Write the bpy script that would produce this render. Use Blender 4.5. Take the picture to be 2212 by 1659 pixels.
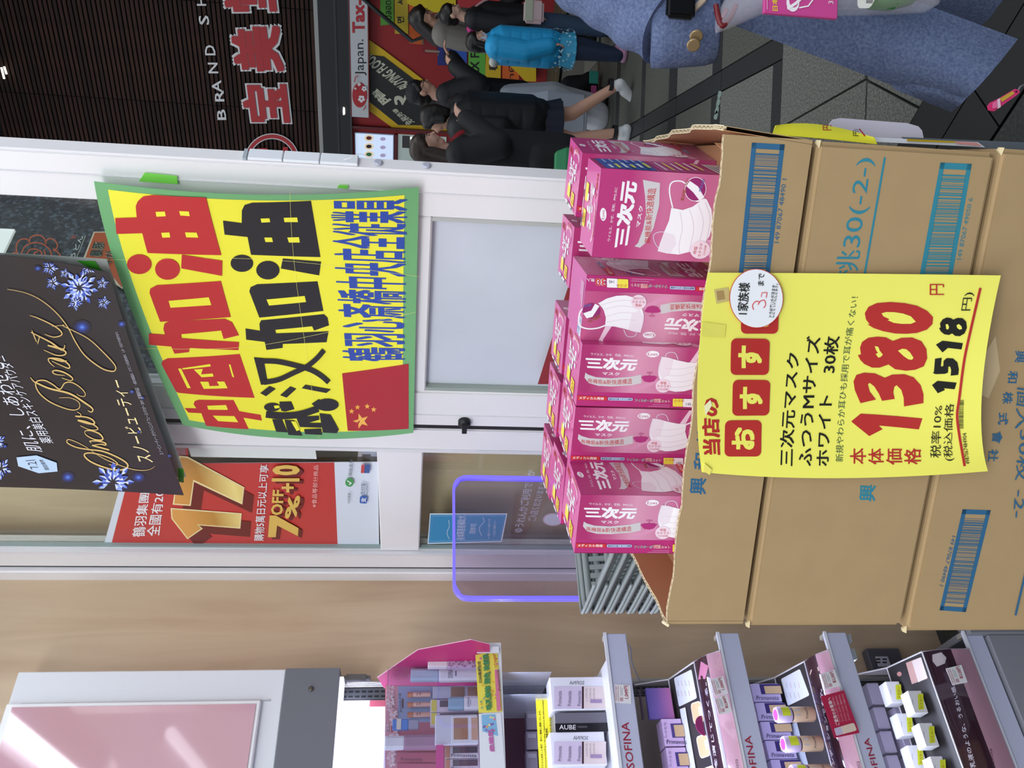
import bpy, bmesh, math, random
from mathutils import Vector as V, Matrix
random.seed(7)
for o in list(bpy.data.objects): bpy.data.objects.remove(o)
sc = bpy.context.scene
COL = sc.collection
# ---------------------------------------------------------------- camera (portrait photo stored on its side)
F_PX, CU, CV, EYE = 1789.0, 829.5, 1106.0, 1.5
_d = V((370-CU, 17000-CV, F_PX)).normalized()
_up = -_d
_fy = (V((0,0,1)) - _up*_up.z).normalized()
_rx = _fy.cross(_up)
ROT = Matrix((_rx, _fy, _up))               # world = ROT @ (right, down, forward)
cd = bpy.data.cameras.new('camera'); cam = bpy.data.objects.new('camera', cd); COL.objects.link(cam)
cd.sensor_width = 36; cd.lens = 36*F_PX/2212; cd.clip_start = .05; cd.clip_end = 200
_cx = ROT @ V((0,1,0)); _cy = ROT @ V((1,0,0)); _cz = -(ROT @ V((0,0,1)))
M = Matrix((_cx,_cy,_cz)).transposed().to_4x4(); M.translation = (0,0,EYE)
cam.matrix_world = M
sc.camera = cam
# ---------------------------------------------------------------- world, lights, exposure
w = bpy.data.worlds.new('sky'); sc.world = w; w.use_nodes = True
bg = w.node_tree.nodes['Background']; bg.inputs[0].default_value = (.80,.88,1,1); bg.inputs[1].default_value = .72
def area(name, loc, rot, sx, sy, power, col):
    l = bpy.data.lights.new(name,'AREA'); l.shape='RECTANGLE'; l.size=sx; l.size_y=sy; l.energy=power; l.color=col
    o = bpy.data.objects.new(name,l); COL.objects.link(o); o.location=loc; o.rotation_euler=rot; return o
area('shop_ceiling_and_fill_light', (-1.2,-1.6,2.9), (math.radians(22),0,0), 2.4, 1.6, 66, (.97,.98,1))
area('shop_ceiling_and_fill_light', (1.0,-.9,2.9), (math.radians(20),math.radians(-8),0), 2.0, 1.4, 17, (1,.98,.95))
area('shop_ceiling_and_fill_light', (-2.3,.3,2.9), (0,math.radians(-18),0), 1.2, 2.0, 34, (.96,.97,1))  # extra overhead light added to brighten the wood wall
area('street_fill_light', (2.2,6.2,7.3), (0,0,math.radians(-34)), 5.0, 4.0, 190, (.95,.98,1))  # fill lights added above the street to lift the dark figures
area('street_fill_light', (-1.5,8.5,7.3), (0,0,math.radians(-34)), 4.0, 3.0, 90, (.95,.98,1))
for _i,_z in enumerate((1.655,1.285,.99,.715,.45)):   # LED strips under the header and under each shelf rail
    _x,_y=-.72,-.27 if _i else -.05
    area('shelf_led_strip', (-.549+.788*_x-.616*_y, 2.331+.616*_x+.788*_y, _z), (math.radians(-22 if _i else 30),0,math.radians(38)), .78, .02, 1.7 if _i else 1.6, (.72,.78,1))
sc.view_settings.view_transform='Standard'; sc.view_settings.look='None'
sc.view_settings.gamma=1; sc.view_settings.exposure=0.0; sc.view_settings.use_curve_mapping=False

# ---------------------------------------------------------------- helpers
def s2l(c):
    c/=255.; return c/12.92 if c<=.04045 else ((c+.055)/1.055)**2.4
def hexc(h, k=1.):
    return tuple(min(1,s2l(int(h[i:i+2],16))*k) for i in (0,2,4))+(1,)
MATS={}
def mat(h, rough=.6, metal=0., bump=0., scale=60., var=0., emit=0., trans=0., ior=1.45, alpha=1., coat=0., spec=.5, k=1.):
    key=(h,rough,metal,bump,scale,var,emit,trans,ior,alpha,coat,spec,k)
    if key in MATS: return MATS[key]
    m=bpy.data.materials.new('m_'+h); m.use_nodes=True; nt=m.node_tree; b=nt.nodes['Principled BSDF']
    c=hexc(h,k)
    b.inputs['Base Color'].default_value=c; b.inputs['Roughness'].default_value=rough; b.inputs['Metallic'].default_value=metal
    b.inputs['IOR'].default_value=ior; b.inputs['Transmission Weight'].default_value=trans; b.inputs['Alpha'].default_value=alpha
    b.inputs['Coat Weight'].default_value=coat; b.inputs['Specular IOR Level'].default_value=spec
    if emit: b.inputs['Emission Color'].default_value=c; b.inputs['Emission Strength'].default_value=emit
    if var or bump:
        tc=nt.nodes.new('ShaderNodeTexCoord'); nz=nt.nodes.new('ShaderNodeTexNoise'); nz.inputs['Scale'].default_value=scale; nz.inputs['Detail'].default_value=6
        nt.links.new(tc.outputs['Object'],nz.inputs['Vector'])
        if var:
            mr=nt.nodes.new('ShaderNodeMapRange'); mr.inputs[1].default_value=.3; mr.inputs[2].default_value=.7; mr.inputs[3].default_value=1-var; mr.inputs[4].default_value=1+var
            hs=nt.nodes.new('ShaderNodeHueSaturation'); hs.inputs['Color'].default_value=c
            nt.links.new(nz.outputs['Fac'],mr.inputs[0]); nt.links.new(mr.outputs[0],hs.inputs['Value']); nt.links.new(hs.outputs[0],b.inputs['Base Color'])
        if bump:
            bp=nt.nodes.new('ShaderNodeBump'); bp.inputs['Strength'].default_value=bump; bp.inputs['Distance'].default_value=.002
            nt.links.new(nz.outputs['Fac'],bp.inputs['Height']); nt.links.new(bp.outputs[0],b.inputs['Normal'])
    MATS[key]=m; return m
def ramp_mat(name, cols, coord='Object', scale=(1,1,1), loc=(0,0,0), nscale=4., detail=5., rough=.5, kind='noise', bump=0., distortion=0.):
    m=bpy.data.materials.new(name); m.use_nodes=True; nt=m.node_tree; b=nt.nodes['Principled BSDF']; b.inputs['Roughness'].default_value=rough
    tc=nt.nodes.new('ShaderNodeTexCoord'); mp=nt.nodes.new('ShaderNodeMapping'); mp.inputs['Scale'].default_value=scale; mp.inputs['Location'].default_value=loc
    nt.links.new(tc.outputs[coord],mp.inputs[0])
    if kind=='noise':
        n=nt.nodes.new('ShaderNodeTexNoise'); n.inputs['Scale'].default_value=nscale; n.inputs['Detail'].default_value=detail; n.inputs['Distortion'].default_value=distortion; out=n.outputs['Fac']
        nt.links.new(mp.outputs[0],n.inputs['Vector'])
    elif kind=='vor':
        n=nt.nodes.new('ShaderNodeTexVoronoi'); n.inputs['Scale'].default_value=nscale
        nt.links.new(mp.outputs[0],n.inputs['Vector']); s=nt.nodes.new('ShaderNodeSeparateColor'); nt.links.new(n.outputs['Color'],s.inputs[0]); out=s.outputs[0]
    else:
        n=nt.nodes.new('ShaderNodeSeparateXYZ'); nt.links.new(mp.outputs[0],n.inputs[0]); out=n.outputs[{'x':0,'y':1,'z':2}[kind]]
    r=nt.nodes.new('ShaderNodeValToRGB'); el=r.color_ramp.elements
    while len(el)<len(cols): el.new(.5)
    for e,(p,h) in zip(el,cols): e.position=p; e.color=hexc(h)
    nt.links.new(out,r.inputs[0]); nt.links.new(r.outputs[0],b.inputs['Base Color'])
    if bump:
        bp=nt.nodes.new('ShaderNodeBump'); bp.inputs['Strength'].default_value=bump; bp.inputs['Distance'].default_value=.002
        nt.links.new(out,bp.inputs['Height']); nt.links.new(bp.outputs[0],b.inputs['Normal'])
    return m

def thin_glass(h='f6fbfa', refl=.10, rough=.02, haze=0., haze_col='ffffff'):
    key=('tg',h,refl,rough,haze,haze_col)
    if key in MATS: return MATS[key]
    m=bpy.data.materials.new('thin_glass'); m.use_nodes=True; nt=m.node_tree; nt.nodes.remove(nt.nodes['Principled BSDF']); out=[n for n in nt.nodes if n.type=='OUTPUT_MATERIAL'][0]
    t=nt.nodes.new('ShaderNodeBsdfTransparent'); t.inputs[0].default_value=hexc(h); g=nt.nodes.new('ShaderNodeBsdfGlossy'); g.inputs['Roughness'].default_value=rough
    lw=nt.nodes.new('ShaderNodeLayerWeight'); lw.inputs[0].default_value=.25; mr=nt.nodes.new('ShaderNodeMapRange'); mr.inputs[3].default_value=refl*.5; mr.inputs[4].default_value=min(1,refl*4)
    mx=nt.nodes.new('ShaderNodeMixShader'); L=nt.links.new
    L(lw.outputs['Fresnel'],mr.inputs[0]); L(mr.outputs[0],mx.inputs[0]); L(t.outputs[0],mx.inputs[1]); L(g.outputs[0],mx.inputs[2]); res=mx
    if haze:
        d=nt.nodes.new('ShaderNodeBsdfDiffuse'); d.inputs[0].default_value=hexc(haze_col); m2=nt.nodes.new('ShaderNodeMixShader'); m2.inputs[0].default_value=haze; L(mx.outputs[0],m2.inputs[1]); L(d.outputs[0],m2.inputs[2]); res=m2
    L(res.outputs[0],out.inputs[0]); MATS[key]=m; return m
class Frame:
    """upright working frame: x along a wall, y away from the viewer, z up"""
    def __init__(s, o, ang):
        a=math.radians(ang); s.o=V(o); s.X=V((math.sin(a),math.cos(a),0)); s.Y=V((-s.X.y,s.X.x,0)); s.rz=math.atan2(s.X.y,s.X.x)
    def w(s,p): p=V(p); return s.o+s.X*p.x+s.Y*p.y+V((0,0,p.z))
    def at(s,px,py,y=0.):
        r=ROT@V(((1659-py-CU)/F_PX,(px-CV)/F_PX,1)); e=V((0,0,EYE))
        t=(s.o+s.Y*y-e).dot(s.Y)/r.dot(s.Y); p=e+r*t-s.o
        return V((p.dot(s.X),y,p.z))
    def loc(s,p): p=V(p)-s.o; return V((p.dot(s.X),p.dot(s.Y),p.z))
def floor_at(px,py,z=0.):
    r=ROT@V(((1659-py-CU)/F_PX,(px-CV)/F_PX,1)); e=V((0,0,EYE)); return e+r*((z-EYE)/r.z)
def dist_at(px,py,y):
    return WF.at(px,py,y)
WF=Frame((0,0,0),90)

def tag(o,label=None,cat=None,group=None,kind=None):
    if label: o['label']=label
    if cat: o['category']=cat
    if group: o['group']=group
    if kind: o['kind']=kind
    return o
def thing(fr,b,name,label,cat,group=None,rz=0.):
    o=bpy.data.objects.new(name,None); o.empty_display_size=.05; COL.objects.link(o)
    o.location=fr.w(b); o.rotation_euler=(0,0,fr.rz+rz); tag(o,label,cat,group); o['_b']=list(b); return o
class MB:
    def __init__(s): s.v=[]; s.f=[]; s.m=[]; s.mats=[]; s.sm=[]; s.cur=0; s.smooth=False
    def use(s,m):
        if m not in s.mats: s.mats.append(m)
        s.cur=s.mats.index(m); return s
    def add(s,vs,fs,smooth=None):
        n=len(s.v); s.v+= [tuple(x) for x in vs]; s.f+=[tuple(i+n for i in f) for f in fs]
        s.m+=[s.cur]*len(fs); s.sm+=[s.smooth if smooth is None else smooth]*len(fs); return s
    def box(s,x0,x1,y0,y1,z0,z1,T=None):
        vs=[V(p) for p in ((x0,y0,z0),(x1,y0,z0),(x1,y1,z0),(x0,y1,z0),(x0,y0,z1),(x1,y0,z1),(x1,y1,z1),(x0,y1,z1))]
        if T is not None: vs=[T@p for p in vs]
        return s.add(vs,[(0,3,2,1),(4,5,6,7),(0,1,5,4),(1,2,6,5),(2,3,7,6),(3,0,4,7)],False)
    def prism(s,pts,ext):
        """closed polygon pts (3D) extruded by vector ext"""
        n=len(pts); e=V(ext); vs=[V(p) for p in pts]+[V(p)+e for p in pts]
        return s.add(vs,[tuple(range(n)),tuple(range(2*n-1,n-1,-1))]+[((i+1)%n,i,i+n,(i+1)%n+n) for i in range(n)],False)
    def ring(s,rings,closed=False,cap=True,smooth=True):
        """loft list of equal-length vertex rings"""
        n=len(rings[0]); k=len(rings); vs=[p for r in rings for p in r]; fs=[]
        for i in range(k if closed else k-1):
            a=i*n; b=((i+1)%k)*n
            for j in range(n): fs.append((a+j,a+(j+1)%n,b+(j+1)%n,b+j))
        s.add(vs,fs,smooth)
        if cap and not closed:
            s.add(rings[0],[tuple(range(n-1,-1,-1))],False); s.add(rings[-1],[tuple(range(n))],False)
        return s
    def tube(s,path,r,n=8,closed=False,cap=True,sx=1.,up=None):
        path=[V(p) for p in path]; k=len(path); R=r if isinstance(r,(list,tuple)) else [r]*k; rings=[]
        pu=None
        for i,p in enumerate(path):
            if closed: t=(path[(i+1)%k]-path[i-1])
            else: t=path[min(i+1,k-1)]-path[max(i-1,0)]
            t=t.normalized() if t.length>1e-9 else V((0,0,1))
            if up is not None: u=V(up)-t*V(up).dot(t)
            elif pu is not None: u=pu-t*pu.dot(t)
            else: u=t.orthogonal()
            if u.length<1e-6: u=t.orthogonal()
            u.normalize(); pu=u; w_=t.cross(u)
            rings.append([p+(u*math.cos(a)+w_*math.sin(a)*sx)*R[i] for a in [2*math.pi*j/n for j in range(n)]])
        return s.ring(rings,closed,cap)
    def lathe(s,prof,n=24,T=None,cap=True):
        rings=[]
        for r,z in prof:
            q=[V((r*math.cos(2*math.pi*j/n),r*math.sin(2*math.pi*j/n),z)) for j in range(n)]
            rings.append([T@p for p in q] if T is not None else q)
        return s.ring(rings,False,cap)
    def ell(s,c,rx,ry,rz,n=16,m=10,T=None):
        rings=[]; c=V(c)
        for i in range(m+1):
            a=math.pi*i/m; rr=max(math.sin(a),.02)
            q=[V((rx*rr*math.cos(2*math.pi*j/n),ry*rr*math.sin(2*math.pi*j/n),-rz*math.cos(a))) for j in range(n)]
            rings.append([c+(T@p if T is not None else p) for p in q])
        return s.ring(rings,False,True)
    def grid(s,fn,nx,ny,thick=None,smooth=True):
        vs=[fn(i/nx,j/ny) for j in range(ny+1) for i in range(nx+1)]
        fs=[(j*(nx+1)+i,j*(nx+1)+i+1,(j+1)*(nx+1)+i+1,(j+1)*(nx+1)+i) for j in range(ny) for i in range(nx)]
        return s.add(vs,fs,smooth)
    def mesh(s,name,b=(0,0,0),bev=0.,seg=1):
        me=bpy.data.meshes.new(name); b=V(b)
        me.from_pydata([tuple(V(p)-b) for p in s.v],[],s.f)
        for m in s.mats: me.materials.append(m)
        me.polygons.foreach_set('material_index',s.m); me.polygons.foreach_set('use_smooth',s.sm)
        me.update()
        if bev:
            bm=bmesh.new(); bm.from_mesh(me); bmesh.ops.remove_doubles(bm,verts=bm.verts,dist=1e-6)
            es=[e for e in bm.edges if len(e.link_faces)==2 and e.calc_face_angle(0)>.5]
            bmesh.ops.bevel(bm,geom=es,offset=bev,segments=seg,affect='EDGES',clamp_overlap=True)
            bm.to_mesh(me); bm.free()
        return me
def fixn(me):
    bm=bmesh.new(); bm.from_mesh(me); bmesh.ops.recalc_face_normals(bm,faces=bm.faces); bm.to_mesh(me); bm.free(); return me
def base_of(o):
    while o is not None:
        if '_b' in o: return V(o['_b'])
        o=o.parent
    return V((0,0,0))
def part(par,name,mb,m=None,label=None,bev=0.,seg=1,fix=True,kind=None):
    if m is not None and not mb.mats: mb.mats=[m]
    me=mb.mesh(name,base_of(par),bev,seg)
    if fix: fixn(me)
    o=bpy.data.objects.new(name,me); COL.objects.link(o); o.parent=par
    tag(o,label,None,None,kind); return o
def single(fr,b,name,mb,m,label=None,cat=None,group=None,kind=None,bev=0.,seg=1,fix=True):
    if m is not None and not mb.mats: mb.mats=[m]
    me=mb.mesh(name,b,bev,seg)
    if fix: fixn(me)
    o=bpy.data.objects.new(name,me); COL.objects.link(o); o.location=fr.w(b); o.rotation_euler=(0,0,fr.rz); o['_b']=list(b)
    return tag(o,label,cat,group,kind)
def copy_tree(o,parent=None):
    c=o.copy(); COL.objects.link(c); c.parent=parent
    for ch in list(o.children): copy_tree(ch,c)
    return c
def smooth_path(pts,n=6,closed=False):
    P=[V(p) for p in pts]; k=len(P); out=[]
    rng=range(k if closed else k-1)
    for i in rng:
        a=P[(i-1)%k] if closed or i>0 else P[0]; b=P[i]; c=P[(i+1)%k]; d=P[(i+2)%k] if closed or i+2<k else P[-1]
        for j in range(n):
            t=j/n; out.append(.5*((2*b)+(c-a)*t+(2*a-5*b+4*c-d)*t*t+(3*b-a-3*c+d)*t**3))
    if not closed: out.append(P[-1])
    return out

# ---- lettering: glyph outlines from Blender's own font, laid on a surface as thin print
GC={}
def glyphs(txt,off=0.,res=2,vert=False):
    key=(txt,off,res,vert)
    if key in GC: return GC[key]
    c=bpy.data.curves.new('t','FONT'); c.body='\n'.join(txt) if vert else txt; c.size=1; c.resolution_u=res; c.fill_mode='FRONT'
    if vert: c.space_line=.82
    o=bpy.data.objects.new('t',c); COL.objects.link(o)
    dg=bpy.context.evaluated_depsgraph_get(); me=bpy.data.meshes.new_from_object(o.evaluated_get(dg))
    vs=[(v.co.x,v.co.y) for v in me.vertices]; fs=[tuple(p.vertices) for p in me.polygons]
    bpy.data.objects.remove(o); bpy.data.curves.remove(c); bpy.data.meshes.remove(me)
    if not vs: GC[key]=([],[]); return GC[key]
    if off>0:
        n0=len(vs); bv,bf=list(vs),list(fs)
        dirs=((1,1),(1,-1),(-1,1),(-1,-1),(1,0),(-1,0),(0,1),(0,-1)) if off>=.03 else ((1,1),(1,-1),(-1,1),(-1,-1))
        for i,(dx,dy) in enumerate(dirs):
            dx*=off*.92; dy*=off*.92
            vs=vs+[(x+dx,y+dy) for x,y in bv]; fs=fs+[tuple(k+n0*(i+1) for k in f) for f in bf]
    x0=min(v[0] for v in vs); x1=max(v[0] for v in vs); y0=min(v[1] for v in vs); y1=max(v[1] for v in vs)
    vs=[((x-x0)/max(x1-x0,1e-6),(y-y0)/max(y1-y0,1e-6)) for x,y in vs]
    n0_=n0 if off>0 else len(vs); vs=[(a,b,i//n0_) for i,(a,b) in enumerate(vs)]
    GC[key]=(vs,fs); return GC[key]
class Print(MB):
    """flat print: geometry given in surface coordinates (s right, t down); fn(s,t,h) -> local point"""
    def __init__(s,fn,px=None,dh=.00015,cut=0,rough=.45,h0=.0003,coat=0.):
        super().__init__(); s.fn=fn; s.px=px; s.dh=dh; s.h=h0; s.cut=cut; s.rough=rough; s.coat=coat
    def _put(s,vs,fs,c,up=True):
        if up: s.h+=s.dh
        s.use(c if not isinstance(c,str) else mat(c,s.rough,coat=s.coat))
        if s.cut:
            me=bpy.data.meshes.new('x'); me.from_pydata([(v[0],v[1],(v[2] if len(v)>2 else 0)*1e-4) for v in vs],[],fs); bm=bmesh.new(); bm.from_mesh(me); bpy.data.meshes.remove(me)
            bmesh.ops.triangulate(bm,faces=[f for f in bm.faces if len(f.verts)>4])
            x0=min(v[0] for v in vs); x1=max(v[0] for v in vs); y0=min(v[1] for v in vs); y1=max(v[1] for v in vs)
            for ax,lo,hi in ((0,x0,x1),(1,y0,y1)):
                for i in range(1,s.cut):
                    q=i/s.cut
                    if lo<q<hi:
                        co=[0,0,0]; co[ax]=q; no=[0,0,0]; no[ax]=1
                        bmesh.ops.bisect_plane(bm,geom=bm.verts[:]+bm.edges[:]+bm.faces[:],plane_co=co,plane_no=no,dist=1e-7)
            bm.verts.index_update(); vs=[(v.co.x,v.co.y,v.co.z*1e4) for v in bm.verts]; fs=[tuple(v.index for v in f.verts) for f in bm.faces]; bm.free()
        st=max(s.dh*.15,6e-6); zz=max([v[2] for v in vs if len(v)>2] or [0])
        s.add([s.fn(v[0],v[1],s.h+(v[2]*st if len(v)>2 else 0)) for v in vs],fs,False); s.h+=zz*st
    def P(s,p): return s.px(*p) if s.px else p
    def poly(s,pts,c,up=True): s._put([s.P(p) for p in pts],[tuple(range(len(pts)))],c,up); return s
    def rect(s,a,b,c_,d,c,up=True): return s.poly([(a,b),(c_,b),(c_,d),(a,d)],c,up)
    def rrect(s,q,r,c,n=4):
        """rounded quad q=TL,TR,BR,BL, r relative radius"""
        q=[V((*s.P(p),0)) for p in q]; f=lambda u,v:((q[0]*(1-u)+q[1]*u)*(1-v)+(q[3]*(1-u)+q[2]*u)*v)
        L=[]
        for cx,cy,a0 in ((r,r,180),(1-r,r,270),(1-r,1-r,0),(r,1-r,90)):
            for i in range(n+1):
                a=math.radians(a0+90*i/n); L.append(f(cx+r*math.cos(a),cy+r*math.sin(a)))
        s._put([(p.x,p.y) for p in L],[tuple(range(len(L)))],c); return s
    def disc(s,cx,cy,rx,ry,c,n=24,a0=0,a1=360,rot=0.):
        k=[]; R=math.radians(rot)
        for i in range(n if a1-a0==360 else n+1):
            a=math.radians(a0+(a1-a0)*i/n); x,y=rx*math.cos(a),ry*math.sin(a); k.append((cx+x*math.cos(R)-y*math.sin(R),cy+x*math.sin(R)+y*math.cos(R)))
        return s.poly(k,c)
    def line(s,pts,w_,c,closed=False,sm=0,taper=False):
        if sm: pts=[(p.x,p.y) for p in smooth_path([V((a,b,0)) for a,b in pts],sm,closed)]
        k=len(pts); L=[];R=[]
        for i in range(k):
            a=V(pts[(i-1)%k] if closed else pts[max(i-1,0)]); b=V(pts[(i+1)%k] if closed else pts[min(i+1,k-1)]); d=(b-a)
            if d.length<1e-9: d=V((1,0))
            d.normalize(); n_=V((-d.y,d.x)); ww=w_/2
            if taper: ww*=.35+.65*math.sin(math.pi*(i+.5)/k)
            L.append(V(pts[i])+n_*ww); R.append(V(pts[i])-n_*ww)
        vs=[tuple(p) for p in L+R]; fs=[(i,(i+1)%k,(i+1)%k+k,i+k) for i in range(k if closed else k-1)]
        s._put([(*s.P(p),6.*(i%k)/k if k>12 else 0) for i,p in enumerate(vs)],fs,c); return s
    def text(s,txt,q,c,off=0.,res=2,vert=False,bulge=0.):
        """q = TL,TR,BR,BL (reading orientation) in the print's input coordinates"""
        vs,fs=glyphs(txt,off,res,vert)
        if not vs: return s
        q=[V((*s.P(p),0)) for p in q]
        out=[]
        for a,b,lay in vs:
            p=(q[3]*(1-a)+q[2]*a)*(1-b)+(q[0]*(1-a)+q[1]*a)*b
            if bulge: p=p+(q[3]-q[0])*bulge*4*a*(1-a)
            out.append((p.x,p.y,lay))
        s._put(out,fs,c); return s
    def tr(s,txt,x0,y0,x1,y1,c,**k): return s.text(txt,[(x0,y0),(x1,y0),(x1,y1),(x0,y1)],c,**k)
    def bars(s,q,c,n=46,seed=1,lo=.08,hi=.92,frame=.09):
        rnd=random.Random(seed); q=[V((*s.P(p),0)) for p in q]; f=lambda u,v:((q[0]*(1-u)+q[1]*u)*(1-v)+(q[3]*(1-u)+q[2]*u)*v)
        def quad(u0,u1,v0,v1):
            s._put([(p.x,p.y) for p in (f(u0,v0),f(u1,v0),f(u1,v1),f(u0,v1))],[(0,1,2,3)],c,False)
        s.h+=s.dh
        asp=(q[1]-q[0]).length/(q[3]-q[0]).length
        if frame:
            quad(0,1,0,frame*1.1); quad(0,1,1-frame*1.1,1); quad(0,frame/asp*1.3,0,1); quad(1-frame/asp*1.3,1,0,1)
        u=lo
        while u<hi:
            w1=rnd.choice((.0035,.0035,.008,.012)); quad(u,u+w1,frame,1-frame); u+=w1+rnd.choice((.005,.005,.008,.012))
        return s
def cr(x0,y0,sc_):
    """crop coordinates -> photograph pixels"""
    return lambda *pts:[(x0+a*sc_,y0+b*sc_) for a,b in pts]
def flat(fr,y,side=-1):
    """surface on a frame plane: s = local x, t = local z, h = height off the plane"""
    return (lambda s_,t_,h: V((s_,y+side*h,t_))), (lambda px,py: (lambda p:(p.x,p.z))(fr.at(px,py,y)))
class Sheet:
    """gently curved sheet through a 3x3 net of points (rows top to bottom)"""
    def __init__(s,fr,net,depth):
        s.px=net; s.pts=[[fr.at(*net[j][i],depth[j][i]) for i in range(3)] for j in range(3)]
    @staticmethod
    def lg(t): return (2*(t-.5)*(t-1), -4*t*(t-1), 2*t*(t-.5))
    def ev(s,a,b,g=None):
        g=g or s.pts; A=s.lg(a); B=s.lg(b); out=None
        for j in range(3):
            for i in range(3):
                q=V(g[j][i])*(A[i]*B[j]); out=q if out is None else out+q
        return out
    def fn(s,a,b,h=0.):
        p=s.ev(a,b); e=1e-3; du=s.ev(a+e,b)-s.ev(a-e,b); dv=s.ev(a,b+e)-s.ev(a,b-e); n=du.cross(dv).normalized()
        if n.y>0: n=-n
        return p+n*h
    def inv(s,px,py):
        a=b=.5; T=V((px,py))
        for _ in range(12):
            e=1e-3; p=s.ev(a,b,s.px); da=(s.ev(a+e,b,s.px)-p)/e; db=(s.ev(a,b+e,s.px)-p)/e; r=T-p
            det=da.x*db.y-da.y*db.x
            a+=(r.x*db.y-r.y*db.x)/det; b+=(da.x*r.y-da.y*r.x)/det
        return (a,b)
    def slab(s,mb,nx=14,ny=14,th=.0006):
        mb.grid(lambda a,b:s.fn(a,b,0),nx,ny); mb.grid(lambda a,b:s.fn(a,b,-th),nx,ny)
        n=lambda k,h:[s.fn(*k(i/14),h) for i in range(15)]
        for k in (lambda t:(t,0),lambda t:(t,1),lambda t:(0,t),lambda t:(1,t)):
            A=n(k,0);B=n(k,-th); mb.add(A+B,[(i,i+1,i+16,i+15) for i in range(14)])
        return mb
# ================================================================ frames of the place
DOOR=Frame((-.29,2.0,0),142)          # glass shop front, seen from inside; x to the right, y outwards
SH=Frame((-.549,2.331,0),52)          # wood wall with the cosmetics fixture; y into the wall
CA=Frame((.0,.8727,0),105)            # stack of cartons; x along the front
ST=Frame((3.947,10.258,0),124.5)      # shop fronts across the street
WHITE='e9e8e9'
# ---------------------------------------------------------------- floors
granite=ramp_mat('granite',[(.2,'343632'),(.5,'62635c'),(.8,'8c8d84')],nscale=110,detail=4,rough=.7)
granite2=ramp_mat('granite_dark',[(.2,'20211f'),(.5,'353734'),(.8,'4b4d48')],nscale=110,detail=4,rough=.7)
granite3=ramp_mat('granite_mid',[(.2,'2e302c'),(.5,'4b4c45'),(.8,'6c6c62')],nscale=110,detail=4,rough=.7)
blackst=ramp_mat('black_stone',[(.3,'0b0c0c'),(.7,'17191a')],nscale=120,detail=3,rough=.45)
bandst=ramp_mat('band_stone',[(.3,'1b1d1d'),(.7,'2b2e2d')],nscale=120,detail=3,rough=.5)
m=MB(); m.box(-9,9,-5,16,-.12,-.03); floor=single(WF,(0,0,0),'floor',m,mat('4a4c47',.8),kind='structure')
# street paving: stone slabs between darker cross bands
gx=V((1,-.02,0)).normalized(); gy=V((.16,.987,0))
tiles=[granite,granite2,granite3]
def clip_front(p):   # keep the street paving beyond the threshold band
    q=DOOR.loc(p); return q.y>1.16
ys=[3.42,4.16,4.92,5.66,6.42,7.2,7.95]
bw=[.10,.14,.17,.10,.12,.12,.12]
rt=random.Random(5)
def slabp(name,x0,x1,y0,y1,mt,h=.0):
    # slab corners sheared along the long band
    P=[V((x0+(y0-3.45)*.16,y0-(x0)*.03,0)),V((x1+(y0-3.45)*.16,y0-x1*.03,0)),V((x1+(y1-3.45)*.16,y1-x1*.03,0)),V((x0+(y1-3.45)*.16,y1-x0*.03,0))]
    m=MB(); m.prism([p+V((0,0,-.03)) for p in P],(0,0,.03+h)); return part(floor,name,m,mt)
def keep(x0,x1,y0,y1):
    return min(DOOR.loc(V((x+(y-3.45)*.16,y-x*.03,0))).y for x,y in ((x0,y0),(x1,y0),(x0,y1),(x1,y1)))>1.15
xs=[-.06,.68,1.42,1.53,2.27,3.01,3.75]
for j in range(len(ys)-1):
    y0=ys[j]+bw[j]; y1=ys[j+1]
    for i in range(len(xs)-1):
        x0,x1=xs[i]+.004,xs[i+1]-.004
        if i==2:
            if keep(x0,x1,y0,y1): slabp('band_stone',x0,x1,y0-bw[j]+.003,y1-.003,bandst,.0005)
            continue
        if not keep(x0,x1,y0,y1): continue
        slabp('paving_slab',x0,x1,y0,y1,granite if j==0 and i==1 else tiles[rt.choice([0,2,2,1])])
    for i in range(len(xs)-1):
        if i==2: continue
        if keep(xs[i],xs[i+1],ys[j],ys[j]+bw[j]): slabp('band_stone',xs[i]+.002,xs[i+1]-.002,ys[j]+.002,ys[j]+bw[j]-.002,bandst,.0008)
# large nearest granite slab and the black threshold stones
def dprism(name,pts,mt,z=0.):
    m=MB(); m.prism([V((a,b,-.03)) for a,b in pts],(0,0,.03+z)); return part(floor,name,m,mt)
def D2(x,y): p=DOOR.w((x,y,0)); return (p.x,p.y)
for k in range(4):
    dprism('paving_slab',[(.60+k*.49,2.71+0*k),(1.08+k*.49,2.70),(1.12+k*.49,3.38),(.64+k*.49,3.39)],granite)
dprism('paving_slab',[D2(.94,1.165),D2(.42,1.165),(1.08,2.69),(1.30,2.68)],granite)
dprism('paving_slab',[(1.305,2.68),(1.215,1.985),(1.9,1.95),(1.9,2.69)],granite3)
dprism('paving_slab',[D2(.41,1.165),D2(-.2,1.165),(.62,2.70),(1.07,2.69)],granite)
for k in range(6):
    dprism('threshold_stone',[D2(-1.4+k*.5,.99),D2(-.905+k*.5,.99),D2(-.905+k*.5,1.16),D2(-1.4+k*.5,1.16)],blackst,.001)
    dprism('threshold_stone',[D2(-1.4+k*.5,.81),D2(-.905+k*.5,.81),D2(-.905+k*.5,.985),D2(-1.4+k*.5,.985)],blackst,.001)
for k in range(5):
    dprism('threshold_stone',[D2(.98,1.35-k*.42),D2(1.25,1.35-k*.42),D2(1.25,.935-k*.42),D2(.98,.935-k*.42)],blackst,.0015)
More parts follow.
